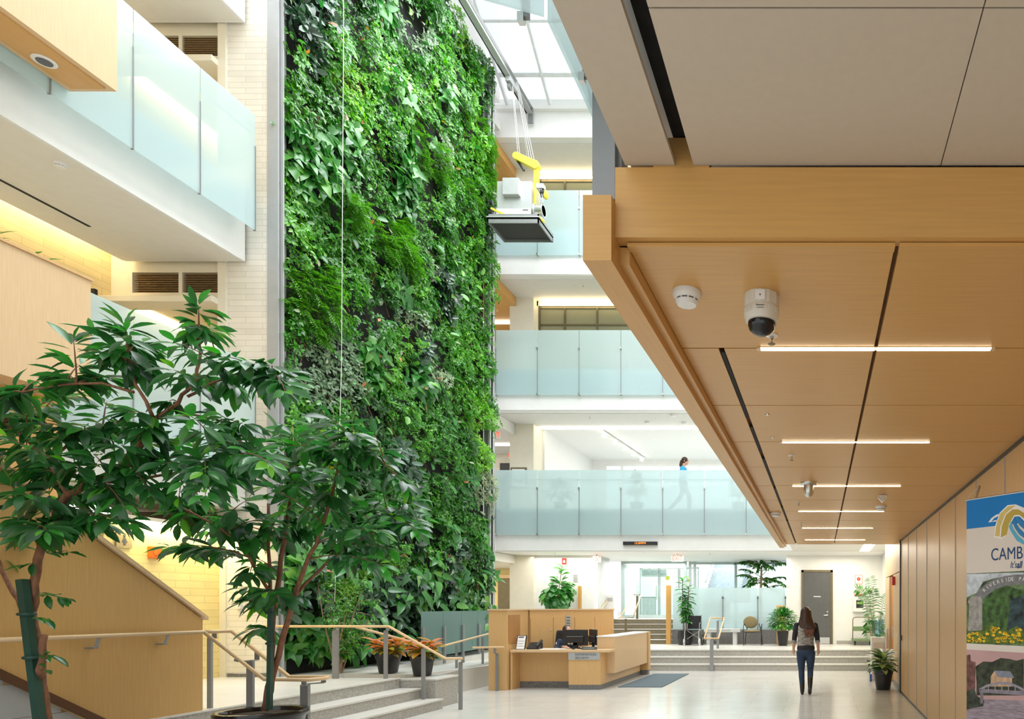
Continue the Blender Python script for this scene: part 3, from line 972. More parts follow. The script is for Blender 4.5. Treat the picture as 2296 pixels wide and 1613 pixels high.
XB = [-9.38 + 1.205 * k for k in range(10)]
YG = BY - 0.1
for zs, lab in ((F1, 'lowest'), (F2, 'middle'), (F3, 'upper')):
    pts = [(x, YG) for x in XB]
    balustrade('glass_balustrade', 'frosted glass balustrade across the %s far bridge gallery' % lab, pts, zs - 0.77, zs, zs + 1.10, pts, 'glass balustrades of the far galleries', (0, 1))
    pts = [(-9.47, 18.55), (-9.47, 19.68)]
    balustrade('glass_balustrade', 'short frosted glass return beside the planted wall on the %s far gallery' % lab, pts, zs - 0.77, zs, zs + 1.10, [], 'glass balustrades of the far galleries', (-1, 0))
for zs, lab in ((F1, 'lowest'), (F2, 'middle')):
    ys = [11.1 - 0.985 * k for k in range(9)]
    pts = [(-9.20, y) for y in ys]
    balustrade('glass_balustrade', 'frosted glass balustrade along the %s left gallery' % lab, pts, zs - 0.77, zs, zs + 1.10, pts[0:7], 'glass balustrades of the left galleries', (-1, 0))
# glass of the gallery above the camera, seen past the plaster ceiling
t = thing('glass_balustrade', 'frosted glass balustrade corner just above the plaster ceiling edge', 'balustrade', (-0.85, 2.3, 3.49))
m1 = MB(); glass_panel(m1, None, (-0.85, 2.56), (-0.85, 2.13), 3.487, 3.6, 4.9); m1.build('glass_pane', M['frost'], t)
m1 = MB(); glass_panel(m1, None, (-0.85, 2.12), (-1.7, 1.80), 3.487, 3.6, 4.9); m1.build('glass_pane', M['frost'], t)
for x, y in ((-0.825, 2.37), (-0.93, 2.13)):
    po = MB().box(x, x + 0.02, y - 0.008, y + 0.008, 3.49, 4.6).build('post', M['steel'], t)
    MB().box(x - 0.014, x + 0.006, y - 0.010, y + 0.010, 3.475, 3.505).build('clamp', M['chrome'], po)
# grey-green screen along the ramp
t = thing('glass_screen', 'low grey-green glass screen along the ramp behind the croton pots', 'screen', (-8.2, 15, 0.4))
for k in range(4):
    f0, f1 = k / 4, (k + 1) / 4
    A, B = Vector((-8.02, 13.7)), Vector((-8.62, 17.9))
    a, b = A.lerp(B, f0), A.lerp(B, f1)
    m1 = MB(); glass_panel(m1, None, a, b, 0.62, 0.6, 1.57); m1.build('glass_pane', M['screen'], t)
    po = MB().box(a.x + 0.02, a.x + 0.06, a.y - 0.03, a.y + 0.03, 0.44, 1.25).build('post', M['steel'], t)
# ================================================================== STAIRCASE, TIMBER BOXES, HANDRAILS
t = thing('staircase', 'maple sided staircase rising towards the upper left gallery', 'staircase', (-7.6, 6, F0))
MB().prism([(-7.0, 7.62, F0), (-7.0, 7.62, 1.52), (-7.0, 3.2, 4.57), (-7.0, 3.2, 2.78), (-7.0, 6.56, F0)], (0.1, 0, 0)).build('side_panel', M['maplestair'], t)
MB().prism([(-7.03, 7.66, 1.51), (-7.03, 7.66, 1.55), (-7.03, 3.2, 4.627), (-7.03, 3.2, 4.56)], (0.16, 0, 0)).build('sloping_cap', M['maplepale'], t)
MB().prism([(-6.905, 6.60, F0 - 0.02), (-6.905, 6.72, F0 - 0.02), (-6.905, 3.2, 2.81), (-6.905, 3.2, 2.71)], (0.022, 0, 0)).build('base_trim', M['darkwood'], t)
mb = MB()
for k in range(12):
    mb.box(-8.5, -7.0, 7.4 - 0.27 * (k + 1), 7.4 - 0.27 * k, F0 + 0.185 * k - (0.3 if k > 1 else 0), F0 + 0.185 * (k + 1))
mb.build('steps', M['deck'], t)
mb = MB()
for k in range(7):
    z = 0.1 + 0.30 * k
    yb = 6.56 - (z + 0.3 - F0) / 0.68 if z + 0.3 > F0 else 6.9
    mb.box(-6.96 - 0.003, -6.93 + 0.0 * k, 3.2, min(6.9, yb + 0.40), z, z + 0.29)
mb.build('under_panels', M['steelpale'], t)
struct('wall_stair', MB().box(-9.16, -9.0, 2.0, 8.05, F0, 4.10), M['mapley'], 'maple clad wall under the lowest left gallery')

t = thing('timber_box', 'maple clad box projecting from the middle left gallery with a round speaker below', 'box', (-8.9, 6, 7.96))
MB().box(-9.18, -8.6, 1.5, 8.34, 7.96, 9.75).build('casing', M['maplepale'], t)
MB().box(-9.10, -8.68, 1.5, 8.28, 7.945, 7.96).build('soffit_panel', M['mapley'], t)
t = thing('ceiling_speaker', 'round white speaker set under the projecting maple box', 'speaker', (-9.0, 7.95, 7.90))
MB().lathe([(0.02, 7.93), (0.10, 7.928), (0.108, 7.936), (0.108, 7.944)], (-8.93, 7.85, 0), 28).build('ring', M['plastic'], t, smooth=True)
MB().lathe([(0.02, 7.920), (0.068, 7.922), (0.072, 7.930)], (-8.93, 7.85, 0), 24).build('grille', M['ink'], t, smooth=True)
t = thing('timber_planter', 'maple planter front on the lowest left gallery with spiky plants', 'planter', (-8.9, 6, 4.1))
MB().box(-9.18, -8.6, 1.5, 8.04, 4.10, 5.50).build('casing', M['maplepale'], t)
MB().box(-9.20, -8.58, 1.5, 8.06, 5.50, 5.53).build('cap', M['maplez'], t)
for k, (y, lab) in enumerate(((7.15, 'spiky green plant nearest the picture edge on the maple planter'), (7.62, 'spiky green plant at the end of the maple planter'))):
    t = thing('spike_plant', lab, 'plant', (-8.85, y, 5.53), 'spiky plants on the maple planter')
    n = 16
    a = rng.uniform(0, 6.28, n); up = rng.uniform(0.15, 1.6, n) if k == 0 else rng.uniform(0.1, 0.6, n)
    ll = rng.uniform(0.22, 0.36, n)
    leaves('foliage', G9, t, np.tile([-8.85, y, 5.53], (n, 1)) + rng.normal(0, .015, (n, 3)) * [1, 1, 0], np.stack([np.cos(a), np.sin(a), up], 1), np.stack([-np.cos(a) * up, -np.sin(a) * up, np.ones(n)], 1), ll, 0.035, rng.random(n), shape='strap', fold=0.2, droop=0.15)
    MB().tube([(-8.85, y, 5.53), (-8.85, y, 5.60)], 0.018, 8).build('stem', M['barkpale'], t)

RR = 0.021


def rail_post(mb, x, y, z0, z1, wx=0.045, wy=0.09):
    return mb.box(x - wx / 2, x + wx / 2, y - wy / 2, y + wy / 2, z0, z1)


def bracket(parent, a, b):
    """bent flat bracket from post head a to rail b"""
    a, b = Vector(a), Vector(b)
    m = Vector((b.x, b.y, a.z + 0.012))
    MB().bar(a + Vector((0, 0, 0.012)), m, 0.05, 0.012).bar(m, b - Vector((0, 0, 0.018)), 0.05, 0.012).build('bracket', M['steel'], parent)


# wall rail on the stair side running into a double rail down the steps
t = thing('handrail', 'maple handrail on the stair side turning down the left steps in a loop', 'handrail', (-6.2, 7.6, F0))
zt, zl = 1.38, 0.87
loop = [(-6.80, 4.6, zt), (-6.80, 7.52, zt), (-6.03, 7.40, zl), (-5.52, 7.36, zl), (-5.46, 7.52, zl), (-5.52, 7.66, zl), (-5.98, 7.68, zl), (-6.66, 7.72, zt), (-6.80, 7.68, zt), (-6.80, 7.54, zt)]
MB().tube(loop, RR, 12).build('rail', M['rail'], t, smooth='all')
for y in (5.3, 6.42, 7.1):
    MB().bar((-6.9, y, 1.27), (-6.82, y, 1.27), 0.05, 0.012).bar((-6.82, y, 1.27), (-6.80, y + 0.01, 1.36), 0.05, 0.012).build('bracket', M['steel'], t)
p1 = rail_post(MB(), -6.98, 7.80, F0, 1.30, .045, .03).build('post', M['steel'], t); bracket(t, (-6.98, 7.80, 1.295), (-6.84, 7.70, zt))
p2 = rail_post(MB(), -6.30, 7.54, 0.325, 1.06, 0.07, 0.03).build('post', M['steel'], t)
for (b, r) in (((-6.30, 7.54, 1.05), (-6.38, 7.455, 1.105)), ((-6.30, 7.54, 1.05), (-6.36, 7.70, 1.165))): bracket(t, b, r)
p3 = rail_post(MB(), -5.68, 7.52, 0.0, 0.80, 0.085, 0.04).build('post', M['steel'], t); bracket(t, (-5.68, 7.52, 0.795), (-5.58, 7.37, zl)); bracket(t, (-5.68, 7.52, 0.795), (-5.58, 7.66, zl))

# rail down the far end of the steps, in front of the planted wall
t = thing('handrail', 'maple handrail on grey posts down the steps in front of the planted wall', 'handrail', (-7, 11.05, 0))
zt, zl = 1.345, 0.83
MB().tube([(-9.14, 11.06, zt), (-6.96, 11.0, zt), (-6.03, 10.97, zl), (-5.76, 10.97, zl)], RR, 12).build('rail', M['rail'], t, smooth='all')
MB().tube([(-7.78, 11.02, zt), (-7.66, 11.2, 1.34), (-7.05, 11.75, 1.06)], RR, 10).build('rail', M['rail'], t, smooth='all')
for (x, z0, z1) in ((-7.84, F0, 1.27), (-7.03, F0, 1.27), (-6.42, 0.17, 0.98), (-5.82, 0.0, 0.76)):
    rail_post(MB(), x, 11.03, z0, z1, 0.095 if x < -7.5 else 0.055, 0.03).build('post', M['steel'], t)
    zz = zt if x < -6.9 else (zl if x > -6 else 1.03)
    bracket(t, (x, 11.03, z1 - 0.005), (x + 0.06, 10.99, zz))
MB().bar((-9.05, 11.16, 1.25), (-8.95, 11.16, 1.25), 0.05, 0.012).bar((-9.05, 11.16, 1.25), (-9.05, 11.28, 1.25), 0.05, 0.05).bar((-8.96, 11.16, 1.25), (-8.95, 11.06, 1.34), 0.05, 0.012).build('bracket', M['steel'], t)

# ramp rail climbing in front of the grey-green screen
t = thing('handrail', 'maple ramp handrail in front of the grey-green glass screen', 'handrail', (-7.2, 14.5, 0.4))
a, b = P(990, 1450, 13.0), P(1099, 1421, 15.0)
MB().tube([a, b], RR, 10).build('rail', M['rail'], t, smooth=True)
for f in (0.25, 0.8):
    q = a.lerp(b, f)
    MB().box(q.x - 0.02, q.x + 0.02, q.y + 0.04, q.y + 0.07, 0.44, q.z - 0.06).bar((q.x, q.y + 0.055, q.z - 0.06), (q.x, q.y, q.z - 0.01), 0.03, 0.012).build('post', M['steel'], t)

t = thing('handrail', 'short maple handrail end on a grey post at the reception desk corner', 'handrail', (-6.4, 13.45, 0))
z = 0.87
MB().tube([P(1060, 1453, 13.45), P(1130, 1452, 13.45)], RR, 10).build('rail', M['rail'], t, smooth=True)
q = P(1113, 1460, 13.47)
MB().box(q.x - 0.025, q.x + 0.025, 13.48, 13.51, 0, 0.74).build('post', M['steel'], t)
bracket(t, (q.x, 13.48, 0.735), (q.x - 0.02, 13.45, z))

# rail in the middle of the wide far steps
t = thing('handrail', 'maple loop handrail in the middle of the wide far steps', 'handrail', (-2.85, 18.2, 0))
lo, hi = 0.85, 1.36
MB().tube([(-3.02, 17.7, lo), (-3.06, 18.95, hi), (-2.68, 18.95, hi), (-2.65, 17.7, lo), (-3.02, 17.7, lo), (-3.02, 17.8, lo + .04)], RR, 10).build('rail', M['rail'], t, smooth='all')
rail_post(MB(), -2.83, 17.72, 0, 0.80, 0.09, 0.05).build('post', M['steel'], t); bracket(t, (-2.83, 17.72, .795), (-2.66, 17.74, lo)); bracket(t, (-2.83, 17.72, .795), (-3.01, 17.74, lo))
rail_post(MB(), -2.86, 18.98, F0, 1.28, 0.06, 0.05).build('post', M['steel'], t); bracket(t, (-2.86, 18.98, 1.275), (-2.70, 18.96, hi))

# entrance steps behind the desk with their rails
t = thing('entrance_steps', 'brown granite steps up to the glass entrance behind the desk', 'steps', (-5.9, 22, F0))
mb, mt = MB(), MB()
for k in range(5):
    z = F0 + 0.155 * (k + 1)
    mb.box(-7.0, -4.74, 21.32 + 0.3 * k, 26, z - 0.155 + 0.01, z - 0.022)
    mt.box(-7.0, -4.74, 21.30 + 0.3 * k, 26, z - 0.022, z)
mb.build('risers', plain('brown_granite', (0.20, 0.165, 0.105), 0.5, 0, 0.4, 40), t)
mt.build('treads', M['deck'], t)
t = thing('handrail', 'double maple handrail on the brown entrance steps', 'handrail', (-5.9, 21.8, F0))
MB().tube([(-6.2, 21.1, 1.34), (-6.2, 22.6, 2.07), (-5.95, 22.6, 2.07), (-5.8, 21.1, 1.34), (-6.2, 21.1, 1.34), (-6.2, 21.2, 1.36)], RR, 8).build('rail', M['rail'], t, smooth='all')
rail_post(MB(), -6.03, 21.12, F0 + .01, 1.30, 0.06, 0.04).build('post', M['bronze'], t)
rail_post(MB(), -6.06, 22.55, F0 + 0.775, 2.04, 0.06, 0.04).build('post', M['bronze'], t)
t = thing('handrail', 'maple handrail on the white side wall of the entrance steps', 'handrail', (-6.9, 21.5, F0))
MB().tube([(-6.98, 22.9, 2.02), (-6.97, 22.7, 2.02), (-6.98, 21.2, 1.40), (-6.98, 20.9, 1.36), (-7.02, 20.3, 0.98)], RR, 8).build('rail', M['rail'], t, smooth='all')
rail_post(MB(), -7.0, 20.7, F0 + .01, 1.2, 0.05, 0.04).build('post', M['bronze'], t)

# two upright timber posts at the entrance
t = MB().box(-4.80, -4.66, 21.18, 21.30, F0, 2.34).build('timber_post', M['maplex'], None, bevel=0.004)
tag(t, 'upright maple post between the brown steps and the frosted screen', 'post', 'maple entrance posts')
t = MB().box(-7.52, -7.44, 21.15, 21.29, F0, 2.32).build('timber_post', M['maplex'], None, bevel=0.004)
tag(t, 'upright maple post beside the large round-leaved fig', 'post', 'maple entrance posts')
t = MB().box(-7.43, -7.03, 21.2, 21.29, F0, 2.28).build('stair_parapet', M['white'], None)
tag(t, 'low white parapet panel beside the entrance steps', 'parapet')
t = MB().box(-1.36, -1.08, 20.95, 21.2, F0, 1.72).build('timber_column', M['maplez'], None, bevel=0.01)
tag(t, 'tapered maple clad column stub behind the potted bush', 'column')

# frosted screen on its granite plinth
t = thing('glass_screen', 'frosted glass screen on a granite plinth behind the wheelchair and chair', 'screen', (-2.9, 21.4, F0))
MB().box(-4.64, -1.08, 21.32, 21.55, F0, 0.96).build('plinth', M['granited'], t)
xs = [-4.64, -4.16, -3.06, -1.965, -1.10]
for a, b in zip(xs[:-1], xs[1:]):
    glass_panel(MB(), None, (a, 21.40), (b, 21.40), 0.96, 1.2, 2.27).build('glass_pane', M['frost'], t)
for x in xs[1:]:
    po = MB().box(x - 0.018, x + 0.018, 21.325, 21.36, 0.62, 2.02).build('post', M['steel'], t)
    MB().box(x - 0.03, x + 0.03, 21.31, 21.37, 1.93, 1.98).build('clamp', M['ink'], po)

# ================================================================== RECEPTION DESK
desk = thing('reception_desk', 'maple information and security desk with tall back cabinets', 'desk', (-5.3, 14.6, 0))
MB().box(-6.62, -6.25, 13.60, 14.6, 0, 1.59).build('end_cabinet', M['maplez'], desk, bevel=0.004)
MB().box(-6.64, -6.23, 13.58, 14.62, 1.59, 1.62).build('end_cabinet_top', M['maplepale'], desk)
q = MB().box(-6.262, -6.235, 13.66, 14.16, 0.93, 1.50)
nm = q.build('niche_shade_plate', plain('niche_shadowed_maple', (0.42, 0.20, 0.06), 0.5), desk)  # flat plate; the shade inside the niche is put into its colour
A, B = Vector((-6.22, 14.60, 0)), Vector((-4.98, 16.40, 0))
dv = (B - A).normalized(); nv = Vector((dv.y, -dv.x, 0))
bw = MB().obox((A + B) / 2 + Vector((0, 0, 0.795)) - nv * 0.15, (B - A) / 2, nv * 0.15, (0, 0, 0.795)).build('back_cabinet', M['maplez'], desk)
MB().obox((A + B) / 2 + Vector((0, 0, 1.605)) - nv * 0.15, (B - A) / 2 + dv * 0.02, nv * 0.17, (0, 0, 0.015)).build('back_cabinet_top', M['maplepale'], desk)
for k in range(4):
    c = A.lerp(B, (k + 0.5) / 4)
    dr = MB().obox(c + nv * 0.012 + Vector((0, 0, 0.73)), dv * ((B - A).length / 8 - 0.006), nv * 0.01, (0, 0, 0.70)).build('cabinet_door', M['maplez'], desk)
    MB().ell(c + dv * 0.2 + nv * 0.035 + Vector((0, 0, 1.15)), 0.012, 0.012, 0.012, 8, 5).build('knob', M['chrome'], dr, smooth=True)
c = A.lerp(B, 0.42) + nv * 0.03
nt_ = MB().obox(c + Vector((0, 0, 1.32)), dv * 0.055, nv * 0.004, (0, 0, 0.15)).build('notice', M['steelpale'], desk)
for z_ in (1.43, 1.36, 1.30, 1.24):
    MB().obox(c + nv * 0.006 + Vector((0, 0, z_)), dv * 0.04, nv * 0.002, (0, 0, 0.013)).build('notice_line', M['ink'], nt_)
WT = 0.80
MB().prism([(-6.23, 13.68, WT - 0.05), (-4.24, 13.68, WT - 0.05), (-4.24, 14.08, WT - 0.05), (-4.62, 14.08, WT - 0.05), (-4.62, 14.5, WT - 0.05), (-6.22, 14.25, WT - 0.05)], (0, 0, 0.05)).build('worktop', M['maplepale'], desk, bevel=0.004)
MB().box(-5.15, -4.62, 14.5, 16.5, WT - 0.05, WT).build('side_worktop', M['maplepale'], desk)
MB().box(-6.23, -6.19, 13.70, 14.2, 0, WT - 0.05).build('side_panel', M['maplez'], desk)
MB().box(-6.19, -5.06, 14.05, 14.09, 0.13, WT - 0.05).build('modesty_panel', M['maplez'], desk)
MB().box(-6.19, -5.06, 14.06, 14.10, 0.0, 0.13).build('kick_base', M['granited'], desk)
MB().box(-5.06, -4.42, 13.70, 14.1, 0.10, WT - 0.05).build('pedestal', M['maplez'], desk)
MB().box(-5.06, -4.42, 13.70, 14.1, 0, 0.10).build('kick_base', M['granited'], desk)
sg = MB().box(-5.06, -4.43, 13.685, 13.698, 0.60, 0.745).build('name_panel', M['steelpale'], desk)
text('lettering', 'INFORMATION', M['ink'], (-4.925, 13.682, 0.706), 0.062, sg, spacing=1.02)
text('lettering', 'SECURITY', M['ink'], (-4.925, 13.682, 0.636), 0.062, sg, spacing=1.02)
MB().box(-4.46, -4.42, 14.1, 16.7, 0.10, 0.62).build('side_base', M['maplepale'], desk)
MB().box(-4.46, -4.42, 14.1, 16.7, 0, 0.10).build('kick_base', M['granited'], desk)
MB().box(-4.62, -4.25, 14.1, 16.72, 0.295, 1.04).build('high_counter', M['maplepale'], desk, bevel=0.004)
MB().box(-4.63, -4.24, 14.09, 16.90, 1.04, 1.06).build('counter_top', M['white'], desk)
MB().box(-4.62, -4.22, 16.73, 16.92, 0.12, 1.055).build('counter_end', M['maplez'], desk)
MB().box(-4.60, -4.24, 16.74, 16.91, 0, 0.12).build('kick_base', M['granited'], desk)

# things on the desk


def monitor(loc, rz, label, w=0.52, h=0.33):
    t = thing('monitor', label, 'monitor', loc, 'desk monitors', rz)
    MB().box(-w / 2, w / 2, 0, 0.03, 0.06, 0.06 + h).build('screen_back', M['black'], t, bevel=0.006, local=True)
    MB().box(-w / 2 + .02, w / 2 - .02, 0.03, 0.033, 0.08, 0.04 + h).build('screen', M['gap'], t, local=True)
    MB().box(-0.18, 0.18, -0.03, 0.0, 0.12, 0.26).build('rear_housing', M['black'], t, bevel=0.01, local=True)
    MB().box(-0.17, 0.17, -0.034, -0.03, 0.245, 0.255).build('vent', M['steel'], t, local=True)
    for x in (-0.13, -0.07): MB().box(x - .022, x + .022, -0.004, 0, 0.085, 0.115).build('sticker', M['beige'], t, local=True)
    MB().box(-0.04, 0.04, 0.0, 0.03, 0.0, 0.12).build('stand', M['black'], t, local=True)
    MB().lathe([(0.11, 0), (0.11, 0.008), (0.03, 0.02)], (0, 0.02, 0), 18).build('foot', M['black'], t, local=True)
    return t


monitor((-5.10, 14.18, WT), 0.0, 'black monitor seen from behind, directly in front of the seated guard')
monitor((-4.80, 14.36, WT), -0.9, 'black monitor angled beside the raised maple counter', 0.42)
t = thing('sign_holder', 'leaning white notice in a black frame on the desk', 'sign', (-6.08, 13.85, WT))
MB().prism([(-6.18, 13.82, WT), (-6.18, 13.84, WT), (-6.18, 13.93, WT + 0.28), (-6.18, 13.91, WT + 0.28)], (0.19, 0, 0)).build('frame', M['black'], t)
MB().prism([(-6.165, 13.817, WT + 0.012), (-6.165, 13.819, WT + 0.012), (-6.165, 13.907, WT + 0.27), (-6.165, 13.905, WT + 0.27)], (0.16, 0, 0)).build('sheet', M['paper'], t)
for k, z in enumerate((0.245, 0.17, 0.12, 0.07)):
    y = 13.816 + (z - 0.012) * 0.088 / 0.258
    MB().box(-6.15, -6.02 if k else -6.04, y - 0.003, y, WT + z - (0.014 if k == 0 else 0.004), WT + z + (0.014 if k == 0 else 0.004)).build('printed_line', M['ink'] if k == 0 else M['steelpale'], t)
MB().prism([(-6.12, 13.93, WT), (-6.12, 14.02, WT), (-6.12, 13.92, WT + 0.2)], (0.05, 0, 0)).build('support', M['black'], t)
t = thing('desk_phone', 'black desk phone beside the leaning notice', 'phone', (-5.85, 13.95, WT))
MB().prism([(-5.98, 13.86, WT), (-5.98, 14.06, WT), (-5.98, 14.06, WT + 0.14), (-5.98, 13.86, WT + 0.03)], (0.26, 0, 0)).build('base', M['black'], t, bevel=0.01)
MB().tube([(-5.76, 13.85, WT + 0.07), (-5.74, 13.93, WT + 0.13), (-5.74, 14.03, WT + 0.17)], [0.03, 0.02, 0.03], 10).build('handset', M['black'], t, smooth=True)
for k, (x, y, r) in enumerate(((-5.62, 13.95, 0.2), (-5.40, 13.92, -0.15), (-5.33, 14.02, 0.4))):
    u, v = Vector((math.cos(r), math.sin(r), 0)), Vector((-math.sin(r), math.cos(r), 0))
    t = MB().obox((x, y, WT + 0.003 + 0.001 * k), u * 0.11, v * 0.10, (0, 0, 0.002)).build('paper_sheet', M['paper'], None)
    tag(t, ('white paper sheet beside the desk phone', 'white paper sheet on the desk front in the middle of the papers', 'white paper sheet nearest the seated guard')[k], 'paper', 'papers on the desk')
t = thing('nameplate', 'small dark nameplate with pale lettering at the desk corner', 'nameplate', (-4.75, 13.75, WT))
MB().prism([(-4.82, 13.73, WT), (-4.82, 13.80, WT), (-4.82, 13.78, WT + 0.06)], (0.30, 0, 0)).build('plate', M['black'], t)
MB().box(-4.78, -4.56, 13.742, 13.75, WT + 0.022, WT + 0.036).build('lettering_line', M['steelpale'], t)
t = MB().ell((-5.02, 13.86, WT + 0.016), 0.03, 0.05, 0.018, 12, 7).build('computer_mouse', M['black'], None, smooth=True)
tag(t, 'black computer mouse on the desk under the guard hand', 'mouse')
t = MB().box(-4.98, -4.66, 13.98, 14.10, WT, WT + 0.02).build('keyboard', M['black'], None, bevel=0.003)
tag(t, 'black keyboard on the desk behind the nameplate', 'keyboard')
t = MB().prism([(-4.25, 14.1, 0.001), (-3.33, 14.1, 0.001), (-3.33, 16.94, 0.001), (-4.25 + 0.06, 16.94, 0.001)], (0, 0, 0.012)).build('doormat', M['mat'], None)
t.location.x += 0.06
tag(t, 'blue-grey doormat lying beside the reception desk', 'mat')
# ================================================================== THE TWO LARGE POTTED FIG TREES
def big_tree(t, d0, limbs, tips, stake, lw_=(0.15, 0.21), per=17, seed=1):
    """limbs: [(radius at start, radius at end, [(px, py, depth offset)...])]; tips: [(px, py)] where leafy twigs end"""
    rr = random.Random(seed); rg = np.random.default_rng(seed)
    mb = MB(); nodes = []
    for r0, r1, pl in limbs:
        pts = [P(x, y, d0 + o) for x, y, o in pl]
        dense = []
        for a, b in zip(pts[:-1], pts[1:]):
            for q in range(3): dense.append(a.lerp(b, q / 3))
        dense.append(pts[-1])
        n = len(dense)
        dense = [p + Vector((rr.gauss(0, .006), rr.gauss(0, .006), 0)) if 0 < i < n - 1 else p for i, p in enumerate(dense)]
        mb.tube(dense, [r0 + (r1 - r0) * i / (n - 1) for i in range(n)], 9)
        nodes += dense
    tw = MB()
    pos, dr, nm, ll, tt = [], [], [], [], []
    ends = []
    for r0, r1, pl in limbs:
        if r1 < .010:
            (xa, ya, oa), (xb, yb, ob) = pl[-2], pl[-1]
            k = 45 / max(1, math.hypot(xb - xa, yb - ya))
            ends.append((P(xb, yb, d0 + ob), P(xb + (xb - xa) * k, yb + (yb - ya) * k, d0 + ob)))
    for item in [(None, q) for q in tips] + ends:
        if item[0] is None:
            x, y = item[1]
            tip = P(x, y, d0 + rr.gauss(0, 0.30))
        else: tip = item[1]
        cand = [item[0]] if item[0] is not None else sorted(nodes, key=lambda p: (p - tip).length + max(0, p.z - tip.z) * 0.8)[:3]
        base = rr.choice(cand)
        mid = base.lerp(tip, 0.5) + Vector((0, 0, 0.10 * (tip - base).length + 0.03))
        pts = [bez(base, mid, tip, q / 6) for q in range(7)]
        tw.tube(pts, [0.0075 - 0.0009 * q for q in range(7)], 5)
        L = (tip - base).length
        n = int(per * min(1.5, max(0.75, L / 0.5)))
        t0 = max(0.0, 1 - 0.70 / max(L, 0.3))
        axis = (tip - mid).normalized()
        side = axis.cross(Vector((0, 0, 1)))
        side = side.normalized() if side.length > 0.05 else Vector((1, 0, 0))
        upv = side.cross(axis).normalized()
        for q in range(n):
            u = t0 + (1 - t0) * (q + rr.random() * .6) / n
            b = bez(base, mid, tip, u)
            ang = q * 2.4 + rr.gauss(0, .35)
            rad = side * (1 if q % 2 else -1) + upv * rr.uniform(-.6, .9)
            rad.normalize()
            fwd = 0.45 + 0.9 * max(0, (u - 0.75) * 4)
            dd = rad * 0.9 + axis * fwd + Vector((0, 0, -0.42 + rr.gauss(0, .28)))
            if rad.z < -0.3: dd += Vector((0, 0, -0.25))
            if q >= n - 4: dd = axis * 1.1 + (side * math.cos(q * 1.57) + upv * math.sin(q * 1.57)) * .65
            pos.append(b + dd.normalized() * 0.025); dr.append(dd)
            nm.append(Vector((0, -0.15, 1)) + rad * 0.15 + axis * 0.35 + Vector((rr.gauss(0, .35), -.15 + rr.gauss(0, .35), 0)))
            s = rr.uniform(*lw_) * (0.75 if u > 0.93 else 1.0)
            ll.append(s)
            tt.append(min(1, max(0, rr.gauss(0.40, 0.2) + (0.35 if u > 0.93 else 0))))
    ll = np.array(ll)
    mb.add(tw.v, tw.f)
    mb.build('trunk', M['bark'], t, smooth='all')
    leaves('foliage', G6, t, np.array(pos), np.array(dr), np.array(nm), ll, ll * rg.uniform(0.31, 0.42, len(ll)), np.array(tt), shape='lance', fold=0.14, droop=0.22)
    if stake:
        (x0, y0), (x1, y1), w = stake
        a, b = P(x0, y0, d0 - 0.06), P(x1, y1, d0 - 0.06)
        MB().bar(a, b, w, w, (0, 1, 0)).build('stake', M['stake'], t)
        for f in (0.55, 0.8):
            c = a.lerp(b, f)
            MB().lathe([(w * 0.95, -0.012), (w * 1.1, 0), (w * 0.95, 0.012)], c, 10).build('tie', M['stake'], t)


def round_pot(t, c, rt, rb, h, mat, lip=0.035, n=40, soil=0.05):
    c = Vector(c)
    pr = [(rb * 0.97, 0), (rb, 0.01), (rb + (rt - rb) * 0.5, h * 0.5), (rt * 0.985, h - lip * 2.2), (rt + lip * 0.55, h - lip * 1.6), (rt + lip * 0.75, h - lip * 0.8), (rt + lip * 0.5, h - lip * 0.12), (rt + lip * 0.05, h), (rt - lip * 0.8, h - lip * 0.2), (rt - lip * 1.1, h - lip), (rt - lip * 1.2, h - soil - 0.03)]
    MB().lathe(pr, c, n).build('pot', mat, t, smooth=True)
    MB().lathe([(0.01, h - soil + 0.012), (rt * 0.5, h - soil + 0.006), (rt - lip * 1.15, h - soil)], c, n).build('soil', M['soil'], t, smooth=True)


# right-hand tree, its glossy pot in the bottom of the picture
t = thing('potted_fig_tree', 'dark-leaved fig tree in a wide glossy black pot before the steps', 'potted tree', (-5.73, 7.0, 0))
round_pot(t, (-5.73, 7.0, 0), 0.37, 0.27, 0.60, M['pot'], 0.035, 48)
limbs = [
    (0.034, 0.026, [(594, 1594, 0), (603, 1540, 0), (606, 1500, 0), (612, 1440, .02)]),
    (0.026, 0.016, [(612, 1440, .02), (616, 1360, .05), (627, 1290, .1), (640, 1210, .15), (650, 1120, .2), (660, 1040, .2)]),
    (0.032, 0.024, [(596, 1590, .04), (612, 1530, .06), (632, 1440, .05), (660, 1340, 0)]),
    (0.022, 0.012, [(660, 1340, 0), (690, 1255, -.1), (715, 1205, -.15), (745, 1110, -.15), (765, 1020, -.1)]),
    (0.016, 0.009, [(662, 1338, 0), (745, 1250, .15), (820, 1203, .3), (870, 1170, .35)]),
    (0.016, 0.008, [(606, 1330, -.02), (570, 1268, -.15), (537, 1218, -.25), (490, 1183, -.35), (445, 1157, -.4), (391, 1129, -.45)]),
    (0.020, 0.013, [(606, 1480, -.02), (606, 1400, -.03), (606, 1330, -.02), (604, 1230, 0), (602, 1130, .05)]),
    (0.010, 0.005, [(765, 1020, -.1), (830, 1010, -.1), (880, 1060, -.1)]),
    (0.010, 0.005, [(650, 1120, .2), (600, 1080, .1), (575, 1060, 0)]),
]
